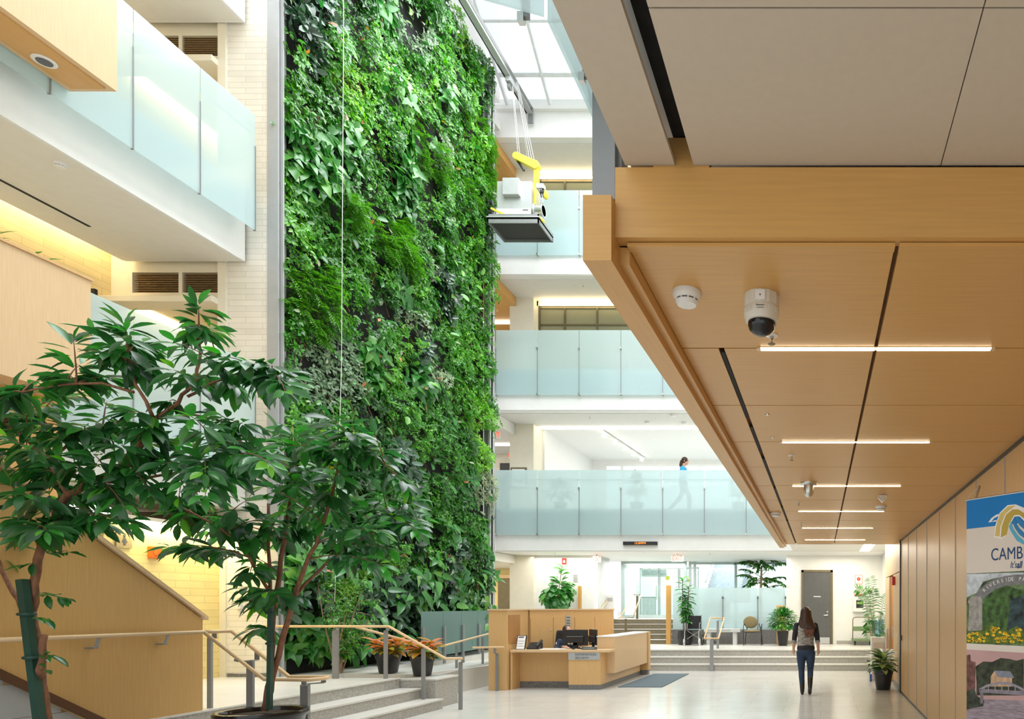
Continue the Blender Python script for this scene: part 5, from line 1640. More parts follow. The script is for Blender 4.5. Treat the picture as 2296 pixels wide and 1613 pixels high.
# -- the guard's chair
t = thing('office_chair', 'black office chair behind the reception desk', 'chair', (-5.66, 14.90, 0))
s = MB()
limb(s, [(-.08, .20, .66), (-.10, .22, .90), (-.12, .24, 1.12)], [(.20, .04), (.235, .045), (.17, .04)], 18)
skin_blob('backrest', s, M['blackcloth'], t, .014, 3)
s = MB().ell((-.0, 0, .43), .23, .22, .05, 20, 8).build('seat', M['blackcloth'], t, smooth=True, local=True)
MB().tube([(0, 0, .06), (0, 0, .40)], .03, 10).build('column', M['black'], t, local=True)
MB().tube([(-.02, .18, .42), (-.06, .25, .50), (-.08, .27, .66)], .02, 8).build('back_stem', M['black'], t, smooth=True, local=True)
for k in range(5):
    a = k * 1.2566
    lg = MB().tube([(0, 0, .09), (.26 * math.cos(a), .26 * math.sin(a), .065)], [.024, .016], 8).build('leg', M['black'], t, local=True)
    MB().ell((.26 * math.cos(a), .26 * math.sin(a), .028), .026, .026, .028, 10, 7).build('caster', M['black'], lg, smooth=True, local=True)

# -- person walking along the lowest far gallery
v = thing('person', 'dark-haired person in bright blue top walking behind the frosted far gallery glass', 'person', (-4.15, 20.6, F1))
b = MB()
T = head(b, (.06, 0, 1.55), (1, -.1), 1.0)
limb(b, [(.03, 0, 1.47), (.02, 0, 1.38)], [.05, .06])
limb(b, [(0, 0, .86), (0, 0, 1.10), (.01, 0, 1.34)], [(.10, .15), (.09, .135), (.085, .16)], 18)
limb(b, [(.01, -.17, 1.34), (.04, -.20, 1.10), (.26, -.18, 1.18)], [.05, .04, .026]); hand(b, (.26, -.18, 1.18), (1, 0, .3), (0, 0, -1), 1, .4, .95)
limb(b, [(.01, .17, 1.34), (-.08, .2, 1.10), (-.02, .2, .88)], [.05, .04, .026]); hand(b, (-.02, .2, .88), (.2, 0, -1), (0, -1, 0), 1, .4, .95)
limb(b, [(0, -.08, .85), (.19, -.085, .48), (.19, -.085, .08)], [.075, .045, .03]); limb(b, [(0, .08, .85), (-.10, .085, .47), (-.38, .085, .17)], [.075, .045, .03])
skin_blob('body', b, M['skin'], v, .009, 4)
eyes(T, 1.0, v)
s = MB()
limb(s, [(0, 0, .90), (0, 0, 1.10), (.01, 0, 1.31), (.015, 0, 1.38)], [(.12, .165), (.107, .15), (.105, .175), (.06, .08)], 18)
limb(s, [(.01, -.17, 1.33), (.04, -.205, 1.10), (.14, -.19, 1.14)], [.064, .052, .044]); limb(s, [(.01, .17, 1.33), (-.08, .205, 1.10), (-.05, .2, 1.0)], [.064, .052, .044])
skin_blob('blue_top', s, M['cyan'], v, .011, 3)
s = MB()
limb(s, [(0, 0, .93), (0, 0, .82)], [(.125, .165), (.13, .17)], 18)
limb(s, [(0, -.085, .82), (.19, -.085, .48), (.19, -.085, .12)], [.10, .07, .055]); limb(s, [(0, .085, .82), (-.10, .085, .47), (-.37, .085, .19)], [.10, .07, .055])
skin_blob('trousers', s, M['denim'], v, .012, 3)
for a, tp in (((.20, -.08, .05), (.33, -.08, .035)), ((-.43, .08, .14), (-.38, .08, .04))):
    s = MB(); limb(s, [a, tp], [.045, .034]); skin_blob('shoe', s, M['leather'], v, .010, 2)
h = MB(); h.ell((.045, 0, 1.585), .104, .09, .10, 18, 12); limb(h, [(-.04, 0, 1.56), (-.07, 0, 1.44), (-.06, 0, 1.34)], [.05, .05, .02])
skin_blob('hair', h, M['hair'], v, .009, 2)

# ================================================================== FURNITURE ON THE FAR PLATFORM
# wheelchair
t = thing('wheelchair', 'folded-frame wheelchair with black seat in front of the frosted screen', 'wheelchair', (-3.85, 20.6, F0))
def L(*p): return [Vector(q) + Vector((-3.85, 20.6, F0)) for q in p]
for s in (-1, 1):
    x = .21 * s
    MB().tube(L((x, .22, .92), (x, .22, .50), (x, .20, .22)), .012, 8).tube(L((x, .22, .46), (x, -.20, .46), (x, -.24, .30), (x, -.30, .10)), .012, 8).tube(L((x, .22, .68), (x, -.10, .68), (x, -.12, .46)), .011, 8).tube(L((x, .22, .92), (x, .33, .93)), .014, 8).build('side_frame', M['chrome'], t, smooth=True)
    MB().box(-3.85 + x - .025, -3.85 + x + .025, 20.6 - .10, 20.6 + .16, F0 + .69, F0 + .72).build('armrest', M['black'], t, bevel=.006)
    wh = MB()
    for r_, y_, xx in ((.15, .20, x + .04 * s),):
        wh.tube(L(*[(xx, y_ + r_ * math.cos(a), .16 + r_ * math.sin(a)) for a in [k * math.pi / 12 for k in range(25)]]), .016, 7)
    ww = wh.build('rear_wheel', M['black'], t, smooth=True)
    sp = MB()
    for k in range(6):
        a = k * math.pi / 3
        sp.tube(L((x + .04 * s, .20, .16), (x + .04 * s, .20 + .145 * math.cos(a), .16 + .145 * math.sin(a))), .005, 5)
    sp.build('spokes', M['chrome'], ww)
    wh = MB().tube(L(*[(x + .02 * s, -.20 + .10 * math.cos(a), .11 + .10 * math.sin(a)) for a in [k * math.pi / 12 for k in range(25)]]), .012, 7).build('front_wheel', M['plastic'], t, smooth=True)
    MB().tube(L((x + .02 * s, -.20, .11), (x, -.19, .30)), .01, 7).tube(L((x + .02 * s, -.29, .11), (x + .02 * s, -.11, .11)), .006, 5).build('fork', M['chrome'], wh)
    MB().box(-3.85 + x * .55 - .07, -3.85 + x * .55 + .07, 20.6 - .40, 20.6 - .28, F0 + .09, F0 + .105).build('footrest', M['black'], t)
MB().prism(L((-.20, .20, .50), (.20, .20, .50), (.20, .24, .90), (-.20, .24, .90)), (0, .015, 0)).build('backrest', M['blackcloth'], t)
MB().box(-4.05, -3.65, 20.40, 20.80, F0 + .45, F0 + .475).build('seat', M['blackcloth'], t, bevel=.01)
MB().tube(L((-.19, .05, .20), (.19, .05, .45)), .010, 7).tube(L((.19, .07, .20), (-.19, .07, .45)), .010, 7).build('cross_brace', M['chrome'], t)

# stone bench
t = thing('stone_bench', 'pale stone bench with carved lettering between wheelchair and chair', 'bench', (-3.0, 20.95, F0))
MB().box(-3.55, -2.46, 20.75, 21.12, F0 + .40, F0 + .50).build('seat', M['concrete'], t, bevel=.008)
for x in (-3.42, -2.62): MB().box(x - .06, x + .06, 20.80, 21.08, F0, F0 + .40).build('leg', M['concrete'], t)
for z in (.462, .435): MB().box(-3.42, -2.75, 20.747, 20.752, F0 + z, F0 + z + .009).build('carved_line', M['steel'], t)

# visitor chair
t = thing('visitor_chair', 'olive upholstered armchair with thin black frame beside the potted bush', 'chair', (-2.05, 20.7, F0))
def L2(*p): return [Vector(q) + Vector((-2.05, 20.7, F0)) for q in p]
s = MB().ell((-2.07, 20.70, F0 + .44), .25, .23, .045, 20, 8).build('seat', M['olive'], t, smooth=True)
s = MB().ell((-2.15, 20.90, F0 + .70), .22, .035, .19, 20, 10, Matrix.Rotation(-.2, 3, 'X') @ Matrix.Rotation(.25, 3, 'Z')).build('backrest', M['olive'], t, smooth=True)
for q in (-1, 1):
    x = .27 * q
    MB().tube(L2((x, -.22, .0), (x, -.20, .40), (x * 1.02, -.19, .52), (x * 1.02, -.10, .63), (x, .06, .65), (x * .9, .20, .60), (x * .8, .22, .52)), .012, 8).build('arm', M['black'], t, smooth=True)
    MB().tube(L2((x, .24, 0), (x * .85, .20, .42), (x * .6, .22, .66)), .012, 8).build('leg', M['black'], t, smooth=True)
MB().tube(L2((-.27, -.2, .40), (.27, -.2, .40)), .010, 7).build('front_bar', M['black'], t)

# folding platform trolley
t = thing('platform_trolley', 'green platform trolley parked below the white first-aid box', 'trolley', (1.25, 20.75, F0))
MB().box(.95, 1.62, 20.55, 21.15, F0 + .14, F0 + .20).build('deck', M['trolley'], t, bevel=.008)
MB().tube([(.97, 20.62, F0 + .2), (.97, 20.60, F0 + .78), (1.0, 20.60, F0 + .84), (1.06, 20.60, F0 + .86), (1.48, 20.60, F0 + .86), (1.55, 20.60, F0 + .84), (1.57, 20.60, F0 + .78), (1.57, 20.62, F0 + .2)], .014, 8).build('handle', M['olive'], t, smooth='all')
MB().box(.97, 1.57, 20.60, 20.61, F0 + .44, F0 + .58).build('handle_panel', M['trolley'], t)
for x in (1.05, 1.52):
    for y in (20.64, 21.05):
        MB().tube([(x - .02, y, F0 + .062), (x + .02, y, F0 + .062)], .06, 16).build('wheel', M['black'], t)

# water cooler
t = thing('water_cooler', 'white water cooler with an upturned clear bottle by the maple wall', 'water cooler', (1.31, 15.6, 0))
MB().box(1.15, 1.47, 15.45, 15.77, 0, .98).build('cabinet', M['plastic'], t, bevel=.012)
MB().box(1.19, 1.43, 15.43, 15.46, .62, .86).build('tap_recess', M['beige'], t)
MB().lathe([(.05, .98), (.06, 1.02), (.13, 1.06), (.135, 1.12), (.128, 1.15), (.135, 1.18), (.128, 1.22), (.135, 1.26), (.135, 1.36), (.10, 1.39)], (1.31, 15.61, 0), 24).build('bottle', M['water'], t, smooth=True)
cu = MB().tube([(1.49, 15.40, .72), (1.49, 15.40, 1.10)], .038, 14).build('cup_dispenser', M['beige'], t, smooth=True)
MB().lathe([(.04, 1.08), (.042, 1.16), (.03, 1.19)], (1.49, 15.40, 0), 14).build('dispenser_cap', M['plastic'], cu, smooth=True)
t = MB().box(1.10, 1.14, 15.2, 15.34, 0.0, .16).build('blue_box', M['blue'], None)
tag(t, 'small blue box on the floor behind the variegated plant pot', 'box')
# ================================================================== CEILING FITTINGS ON THE TIMBER CEILING
def strip_light(loc, label, w=0.58):
    t = thing('ceiling_light', label, 'ceiling light', loc, 'linear lights of the timber ceiling')
    for s in (-1, 1):
        MB().box(s * 0.006, s * w, -0.017, 0.017, -0.006, -0.002).build('diffuser', M['tubewarm'], t, local=True)
    MB().box(-w - .02, w + .02, -0.022, 0.022, -0.002, 0.001).build('housing', M['rail'], t, local=True)
    for s in (-1, 1):
        MB().box(s * w, s * (w + .02), -0.018, 0.018, -0.007, -0.002).build('end_cap', M['rail'], t, local=True)
    return t


ORD = ['nearest the camera', 'second from the camera', 'third, beside the silver dome', 'fourth from the camera', 'fifth from the camera', 'farthest from the camera']
L0 = strip_light((0.278, 3.445, ZW - 0.001), 'glowing linear light in the timber ceiling, ' + ORD[0])
for k in range(1, 6):
    dup(L0, (0.278, 3.445 + 1.944 * k, ZW - 0.001), 'glowing linear light in the timber ceiling, ' + ORD[k])


def smoke(loc, label, r=0.058, mat='plastic', group='smoke detectors'):
    t = thing('smoke_detector', label, 'smoke detector', loc, group)
    MB().lathe([(r, 0), (r * 1.0, -.014), (r * .96, -.022), (r * .86, -.030), (r * .82, -.034)], (0, 0, 0), 28).build('base', M[mat], t, smooth=True, local=True)
    MB().lathe([(r * .79, -.032), (r * .77, -.041)], (0, 0, 0), 28).build('vent_ring', M['ink'], t, local=True)
    MB().lathe([(r * .80, -.040), (r * .78, -.046), (r * .66, -.056), (r * .01, -.058)], (0, 0, 0), 28).build('cap', M[mat], t, smooth=True, local=True)
    for k in range(10):
        a = k * .628
        MB().box(r * .78 * math.cos(a) - .003, r * .78 * math.cos(a) + .003, r * .78 * math.sin(a) - .003, r * .78 * math.sin(a) + .003, -.042, -.030).build('rib', M[mat], t, local=True)
    return t


smoke((-0.555, 2.83, ZW), 'large white smoke detector on the timber ceiling beside the dome camera')
smoke((-0.62, 9.4, ZW), 'white smoke detector by the timber edge beam halfway down the walk', .075)
smoke((0.78, 8.8, ZW), 'white smoke detector on the timber ceiling past the white wedge sensor', .075)
t = thing('dome_camera', 'grey-white dome camera hanging from the timber ceiling', 'camera', (-0.248, 2.87, ZW))
MB().lathe([(.074, 0), (.074, -.05), (.072, -.052)], (0, 0, 0), 12).build('mount', M['beige'], t, local=True)
MB().lathe([(.072, -.052), (.074, -.055), (.074, -.088), (.066, -.110), (.058, -.112)], (0, 0, 0), 28).build('housing', M['beige'], t, smooth=True, local=True)
MB().lathe([(.058, -.110), (.058, -.125), (.052, -.142), (.038, -.156), (.018, -.165), (.001, -.167)], (0, 0, 0), 28).build('dome', plain('smoked_dome', (.008, .008, .010), .08), t, smooth=True, local=True)
MB().box(-.02, .02, -.0755, -.073, -.046, -.006).build('cover_plate', M['plastic'], t, local=True)
MB().box(-.003, .003, -.0765, -.075, -.030, -.024).build('screw', M['ink'], t, local=True)
text('lettering', 'Panasonic', M['ink'], (-0.248, 2.87 - .0745, ZW - .068), .0085, t, align='CENTER')
MB().box(-.014, .014, -.0752, -.0742, -.080, -.078).build('lettering_line', M['ink'], t, local=True)
for k in range(7):
    for s in (-1, 1):
        a = -math.pi / 2 + s * (.5 + .11 * k)
        MB().box(.0745 * math.cos(a) - .0012, .0745 * math.cos(a) + .0012, .0745 * math.sin(a) - .0012, .0745 * math.sin(a) + .0012, -.086, -.062).build('rib', M['beige'], t, local=True)


def sprinkler(loc, label, s=1.0, group='sprinklers'):
    t = thing('sprinkler', label, 'sprinkler', loc, group)
    MB().lathe([(.030 * s, 0), (.030 * s, -.004 * s), (.020 * s, -.006 * s)], (0, 0, 0), 20).build('escutcheon', M['plastic'], t, local=True)
    MB().lathe([(.010 * s, 0), (.010 * s, -.02 * s), (.004 * s, -.024 * s), (.004 * s, -.042 * s)], (0, 0, 0), 10).build('body', M['chrome'], t, local=True)
    MB().lathe([(.004 * s, -.040 * s), (.018 * s, -.042 * s), (.018 * s, -.044 * s), (.002 * s, -.046 * s)], (0, 0, 0), 14).build('deflector', M['bronze'], t, local=True)
    return t


SP = sprinkler((-0.235, 3.28, ZW), 'pendent sprinkler just behind the dome camera')
for (x, y, z, lab) in ((-.25, 5.87, ZW, 'pendent sprinkler on the timber ceiling before the silver dome'), (-.27, 8.45, ZW, 'pendent sprinkler on the timber ceiling past the silver dome'), (-.30, 10.6, ZW, 'small pendent sprinkler near the far end of the timber ceiling'),
                       (.36, 15.8, 3.28, 'sprinkler under the white ceiling beyond the timber one'), (-9.95, 8.2, 7.35, 'sprinkler under the middle left gallery beside its smoke detector'),
                       (-6.6, 20.5, 15.29, 'sprinkler under the roof slab beyond the suspended platform'), (-7.1, 20.4, 11.29, 'sprinkler under the upper far gallery'), (-6.9, 20.4, 7.35, 'sprinkler under the middle far gallery'), (-7.9, 20.3, 3.27, 'sprinkler under the lowest far gallery near the fig'), (-3.3, 20.3, 3.27, 'sprinkler under the lowest far gallery above the entrance')):
    dup(SP, (x, y, z), lab)
smoke((-9.75, 8.75, CEIL[2] - .012), 'white smoke detector under the middle left gallery', .065)
for (x, y, lab) in ((-4.35, 20.15, 'small white ceiling sensor under the middle far gallery nearest its edge'), (-4.2, 21.0, 'small white ceiling sensor under the middle far gallery farther back'), (-5.3, 20.9, 'small white ceiling sensor under the middle far gallery beside the sprinkler')):
    t = thing('ceiling_sensor', lab, 'sensor', (x, y, CEIL[2] - .011), 'ceiling sensors')
    MB().lathe([(.09, 0), (.09, -.03), (.07, -.06), (.01, -.065)], (0, 0, 0), 18).build('housing', M['plastic'], t, smooth=True, local=True)
t = thing('dome_camera', 'silver dome camera on a flange in front of the third linear light', 'camera', (-0.125, 7.15, ZW))
MB().lathe([(.090, 0), (.090, -.012), (.082, -.022), (.055, -.03)], (0, 0, 0), 24).build('flange', M['chrome'], t, smooth=True, local=True)
MB().lathe([(.055, -.028), (.055, -.10), (.045, -.132), (.025, -.15), (.001, -.155)], (0, 0, 0), 24).build('body', M['chrome'], t, smooth=True, local=True)
t = thing('motion_sensor', 'white wedge motion sensor on the timber ceiling', 'sensor', (0.72, 7.95, ZW))
MB().prism([(-.05, -.03, 0), (.05, -.03, 0), (.05, -.05, -.04), (.0, -.02, -.09), (-.05, -.05, -.04)], (0, .06, 0)).build('housing', M['plastic'], t, bevel=.006, local=True)
MB().box(-.02, .02, -.052, -.04, -.06, -.03).build('lens', M['beige'], t, local=True)
for k, (x, y) in enumerate(((-.36, 4.62), (-.37, 5.25))):
    t = thing('pin_spot', ('tiny round spotlight in the timber ceiling nearer the camera', 'tiny round spotlight in the timber ceiling before the second linear light')[k], 'spotlight', (x, y, ZW), 'tiny spots of the timber ceiling')
    MB().lathe([(.014, 0), (.012, -.008), (.002, -.009)], (0, 0, 0), 14).build('ring', M['chrome'], t, local=True)

# ================================================================== RIGHT: FOLDING PARTITION, CLAD WALL, BANNER
t = thing('folding_partition', 'long maple folding partition wall along the right side', 'partition', (1.58, 7, 0))
mb = MB()
ys = [13.2 - 1.06 * k for k in range(12)]
for a, b in zip(ys[:-1], ys[1:]):
    pn = MB().box(1.56, 1.62, b + .006, a - .006, .03, 2.93).build('panel', M['maplez'], t)
    MB().box(1.553, 1.565, a - .012, a - .002, .03, 2.93).build('edge_trim', M['steelpale'], pn)
MB().box(1.545, 1.64, 1.5, 13.28, 2.93, ZW).build('top_track', M['black'], t)
MB().box(1.55, 1.64, 1.5, 13.28, 0.0, .03).build('bottom_seal', M['black'], t)
MB().box(1.535, 1.62, 13.21, 13.30, 0, ZW).build('end_post', M['black'], t)
MB().box(1.52, 1.55, 13.02, 13.06, 1.02, 1.12).build('latch', M['black'], t)
t = thing('doorway', 'orange maple door leaf standing in the clad wall by the red alarm', 'door', (1.6, 15.05, 0))
MB().box(1.60, 1.66, 14.64, 15.48, 0.01, 2.33).build('door_leaf', plain('orange_door_maple', (.62, .25, .06), .4), t)
MB().tube([(1.56, 14.72, 1.0), (1.56, 14.72, 1.25)], .012, 8).build('handle', M['chrome'], t)
t = thing('fire_alarm', 'red fire alarm strobe on the clad wall above the orange door', 'alarm', (1.53, 14.35, 2.2))
MB().box(1.50, 1.56, 14.28, 14.42, 2.12, 2.30).build('casing', M['red'], t, bevel=.008)
MB().box(1.49, 1.50, 14.32, 14.38, 2.20, 2.26).build('strobe_lens', M['plastic'], t)
t = thing('wall_switch', 'white switch plate on the clad wall beside the partition end', 'switch', (1.54, 13.75, .95))
MB().box(1.545, 1.56, 13.70, 13.80, .92, 1.12).build('plate', M['plastic'], t, bevel=.004)
MB().box(1.54, 1.546, 13.73, 13.77, .98, 1.06).build('rocker', M['exitface'], t)

BU, BN = Vector((.632, -.776, 0)), Vector((-.776, -.632, 0))
BO = Vector((.985, 4.6, 0))


def BP(px, py, n=0.0):
    k = (px - CX) / FPX
    s = (k * 4.6 - .985) / (.632 + .776 * k)
    d = 4.6 - .776 * s
    p = BO + BU * s
    return Vector((p.x, p.y, EYE + (CY - py) * d / FPX)) + BN * n


banner = thing('banner', 'tall city banner with gold arch logo and two photographs near the partition', 'banner', (1.2, 4.3, 0))
def bpoly(name, pts, mat, n, parent=banner, th=.0007):
    return MB().prism([BP(x, y, n) for x, y in pts], BN * th).build(name, mat, parent)
def bsz(s0, s1, z0, z1, n):
    return [BO + BU * s0 + Vector((0, 0, z0)) + BN * n, BO + BU * s1 + Vector((0, 0, z0)) + BN * n, BO + BU * s1 + Vector((0, 0, z1)) + BN * n, BO + BU * s0 + Vector((0, 0, z1)) + BN * n]
def bstrip(name, s0, s1, z0, z1, mat, n): return MB().prism(bsz(s0, s1, z0, z1, n), BN * .0007).build(name, mat, banner)
zz = lambda py: BP(2168, py).z
WB = .68
MB().prism(bsz(0, WB, .10, zz(1122), 0), BN * .0015).build('cloth', plain('banner_cloth', (.74, .68, .62), .7, 0, .02), banner)
bstrip('blue_header', 0, WB, zz(1187), zz(1122), plain('banner_blue', (.0, .20, .58), .6, 0, .04), .0016)
GOLD, GOLDL, WL = plain('logo_gold', (.50, .37, .07), .6), plain('logo_gold_light', (.66, .52, .17), .6), plain('logo_white', (.85, .85, .83), .6)
BL1, BL2 = plain('logo_blue', (.03, .22, .50), .6), plain('logo_blue_light', (.10, .42, .62), .6)
C3 = lambda x, y: (1920 + x / 2.471, 960 + y / 2.471)
lg = bpoly('arch_logo', [C3(*p) for p in ((764, 606), (772, 540), (796, 470), (840, 428), (885, 424), (935, 445), (985, 520), (990, 560), (935, 520), (905, 490), (878, 492), (850, 540), (842, 590), (806, 616))], WL, .0024)
bpoly('arch_front', [C3(*p) for p in ((802, 608), (808, 545), (832, 480), (868, 452), (900, 452), (935, 475), (980, 530), (935, 505), (905, 482), (876, 484), (848, 532), (836, 592))], GOLD, .0032)
bpoly('arch_side', [C3(*p) for p in ((769, 598), (778, 542), (801, 474), (843, 435), (885, 430), (866, 445), (826, 478), (800, 545), (795, 603))], GOLDL, .0032)
bpoly('wave', [C3(*p) for p in ((846, 548), (862, 580), (890, 625), (935, 650), (985, 655), (985, 640), (935, 628), (900, 600), (872, 560), (858, 520))], BL2, .0026)
bpoly('wave', [C3(*p) for p in ((862, 516), (880, 556), (905, 592), (940, 618), (985, 630), (985, 606), (940, 590), (905, 556), (878, 510))], BL1, .0026)
bpoly('wave', [C3(*p) for p in ((884, 500), (905, 540), (940, 570), (985, 590), (985, 560), (940, 540), (910, 505), (895, 494))], BL1, .0026)
bpoly('swirl', [C3(*p) for p in ((733, 524), (750, 500), (775, 482), (800, 474), (792, 488), (765, 500), (748, 522))], WL, .0024)
bpoly('swirl', [C3(*p) for p in ((748, 522), (768, 512), (790, 510), (786, 518), (765, 520))], WL, .0024)
ang = math.atan2(-.776, .632)
NV = plain('banner_navy_ink', (.01, .06, .18), .6)
p = BP(2222, 1246, .003); text('lettering', 'CAMBRIDGE', NV, p, .112, banner, (math.pi / 2, 0, ang), .0004, sx=.80)
p = BP(2265, 1268, .003); text('lettering', "It's ", NV, p, .060, banner, (math.pi / 2, 0, ang), .0004, shear=.25, sx=.72)
p = BP(2280, 1268, .003); text('lettering', "all", NV, p, .060, banner, (math.pi / 2, 0, ang), .0004, shear=.25, bold=.0014, sx=.74)
# upper photograph: a stone gate arch, trees and yellow flowers
ph = bstrip('garden_photograph', 0, WB, zz(1443), zz(1287), plain('photo_foliage', (.10, .16, .07), .7, 0, .9, 14), .0016)
def sub(name, pts, mat, n, par): return MB().prism([BP(x, y, n) for x, y in pts], BN * .0005).build(name, mat, par)
sub('pale_sky', [(2168, 1340), (2168, 1288), (2230, 1286), (2296, 1284), (2296, 1292), (2235, 1296), (2205, 1305), (2190, 1330)], plain('photo_sky', (.55, .62, .68), .7, 0, .25, 25), .0022, ph)
sub('dark_trees', [(2196, 1420), (2200, 1345), (2235, 1318), (2262, 1316), (2296, 1325), (2296, 1420)], plain('photo_trees', (.05, .12, .03), .7, 0, .9, 22), .0022, ph)
sub('dark_trees', [(2258, 1420), (2266, 1345), (2296, 1335), (2296, 1420)], plain('photo_blue_trees', (.03, .06, .07), .7, 0, .8, 22), .0025, ph)
GS = plain('photo_stone', (.33, .32, .30), .7, 0, .3, 30)
ao = [(2180 + 0, 1346), (2190, 1330), (2208, 1312), (2230, 1299), (2255, 1292), (2280, 1289), (2310, 1289)]
ai = [(2310, 1312), (2280, 1312), (2255, 1314), (2233, 1322), (2214, 1335), (2202, 1348), (2197, 1355)]
sub('gate_arch', ao + ai, plain('photo_iron', (.20, .21, .22), .7, 0, .2, 30), .0027, ph)
sub('gate_pillar', [(2171, 1415), (2174, 1355), (2170, 1350), (2178, 1338), (2198, 1338), (2206, 1350), (2203, 1356), (2203, 1415)], GS, .0029, ph)
for ch, (x, y, r) in zip('RIVERSIDE PARK', ((2208, 1324, .82), (2215, 1318, .72), (2222, 1313, .62), (2230, 1309, .52), (2239, 1305.5, .42), (2248, 1303, .32), (2257, 1301, .22), (2264.5, 1300, .15), (2271, 1299.5, .1), (2280, 1299, 0), (2288, 1299, 0), (2297, 1299, 0), (2306, 1299, 0), (2315, 1299, 0))):
    if ch == ' ': continue
    q = BP(x, y, .0038)
    o = text('gate_letter', ch, WL, q, .034, ph, (math.pi / 2, 0, 0), .0003, align='CENTER')
    o.rotation_euler = (Matrix.Rotation(ang, 3, 'Z') @ Matrix.Rotation(math.pi / 2, 3, 'X') @ Matrix.Rotation(r, 3, 'Z')).to_euler()
fl = [(2168, 1443), (2168, 1424), (2185, 1418), (2205, 1412), (2222, 1398), (2238, 1412), (2262, 1414), (2280, 1404), (2296, 1414), (2296, 1445)]
sub('yellow_flowers', fl, plain('photo_leaves', (.10, .16, .02), .7, 0, .6, 40), .0031, ph)
YF, BF = plain('photo_flower', (.80, .52, .02), .7, 0, .3, 50), plain('photo_flower_eye', (.06, .03, .01), .7)
mb1, mb2 = MB(), MB()
for k in range(70):
    x = R.uniform(2170, 2294); y = R.uniform(1408 if 2205 < x < 2240 or x > 2270 else 1418, 1440); r = R.uniform(3, 5.5)
    c = BP(x, y, .0036)
    mb1.prism([c + BU * (r * .0029 * math.cos(a)) + Vector((0, 0, r * .0026 * math.sin(a) * .7)) for a in [j * math.pi / 4 for j in range(8)]], BN * .0004)
    if k % 3 == 0: mb2.prism([c + BN * .0005 + BU * (.0045 * math.cos(a)) + Vector((0, 0, .0035 * math.sin(a) + .003)) for a in [j * math.pi / 3 for j in range(6)]], BN * .0003)
mb1.build('flower_heads', YF, ph, kind='stuff'); mb2.build('flower_eyes', BF, ph, kind='stuff')
# lower photograph: dusk river with an arched road bridge
ph = bstrip('river_photograph', 0, WB, .13, zz(1457), plain('photo_dusk_sky', (.52, .33, .33), .7, 0, .12, 3), .0016)
sub('tree_line', [(2190, 1530), (2188, 1495), (2205, 1484), (2225, 1485), (2245, 1476), (2262, 1478), (2280, 1482), (2296, 1478), (2296, 1560), (2190, 1560)], plain('photo_dusk_trees', (.035, .045, .025), .7, 0, .8, 25), .0022, ph)
sub('river', [(2168, 1613), (2168, 1585), (2205, 1568), (2296, 1572), (2296, 1660), (2168, 1660)], plain('photo_water', (.30, .25, .30), .5, 0, .35, 16, stretch=(1, 1, 6)), .0022, ph)
sub('near_bank', [(2168, 1592), (2168, 1535), (2182, 1532), (2190, 1560), (2208, 1572), (2205, 1584)], plain('photo_bank', (.04, .05, .035), .7, 0, .8, 25), .0026, ph)
sub('brick_mill', [(2168, 1550), (2168, 1470), (2176, 1468), (2177, 1482), (2188, 1486), (2187, 1545)], plain('photo_brick', (.16, .07, .06), .7, 0, .5, 30), .0028, ph)
sub('stone_house', [(2222, 1540), (2222, 1518), (2230, 1505), (2238, 1518), (2270, 1520), (2270, 1540)], plain('photo_house', (.55, .36, .22), .7, 0, .3, 30), .0028, ph)
sub('house_roof', [(2230, 1504), (2266, 1506), (2275, 1521), (2239, 1519)], plain('photo_roof', (.22, .25, .32), .7, 0, .2, 30), .0032, ph)
br_o = [(2196, 1545), (2212, 1536), (2240, 1529), (2262, 1530), (2284, 1538), (2296, 1545)]
br_i = [(2296, 1552), (2284, 1544), (2262, 1536), (2240, 1535), (2212, 1542)]
sub('bridge_arch', br_o + br_i + [(2196, 1552)], plain('photo_bridge', (.30, .28, .33), .7, 0, .2, 30), .0034, ph)
sub('bridge_deck', [(2196, 1545), (2296, 1550), (2296, 1560), (2196, 1553)], plain('photo_bridge_deck', (.24, .22, .27), .7, 0, .2, 30), .0034, ph)
sub('bridge_pier', [(2198, 1553), (2206, 1553), (2205, 1578), (2199, 1578)], plain('photo_pier', (.20, .18, .20), .7), .0032, ph)
for k in range(5):
    x = 2216 + 15 * k
    sub('bridge_hanger', [(x, 1535), (x + 2, 1535), (x + 2, 1550), (x, 1550)], plain('photo_hanger', (.34, .32, .36), .7), .0036, ph)
# the banner stand
a, b = BP(2180, 1121, -.03), BP(2171, 1086, -.12)
MB().tube([BO + BU * .05 + Vector((0, 0, .1)) - BN * .10, a, b], .010, 8).build('pole', M['chrome'], banner, smooth=True)
MB().tube([BO - BU * .008 + Vector((0, 0, zz(1122))), BO + BU * (WB + .01) + Vector((0, 0, zz(1122)))], .007, 8).build('top_bar', M['chrome'], banner)
MB().tube([b, BO - BU * .004 + Vector((0, 0, zz(1122)))], .002, 5).build('cord', M['plastic'], banner)
MB().prism([BO + BU * .0 - BN * .12, BO + BU * WB - BN * .12, BO + BU * WB + BN * .08, BO + BN * .08], (0, 0, .10)).build('base', M['chrome'], banner)

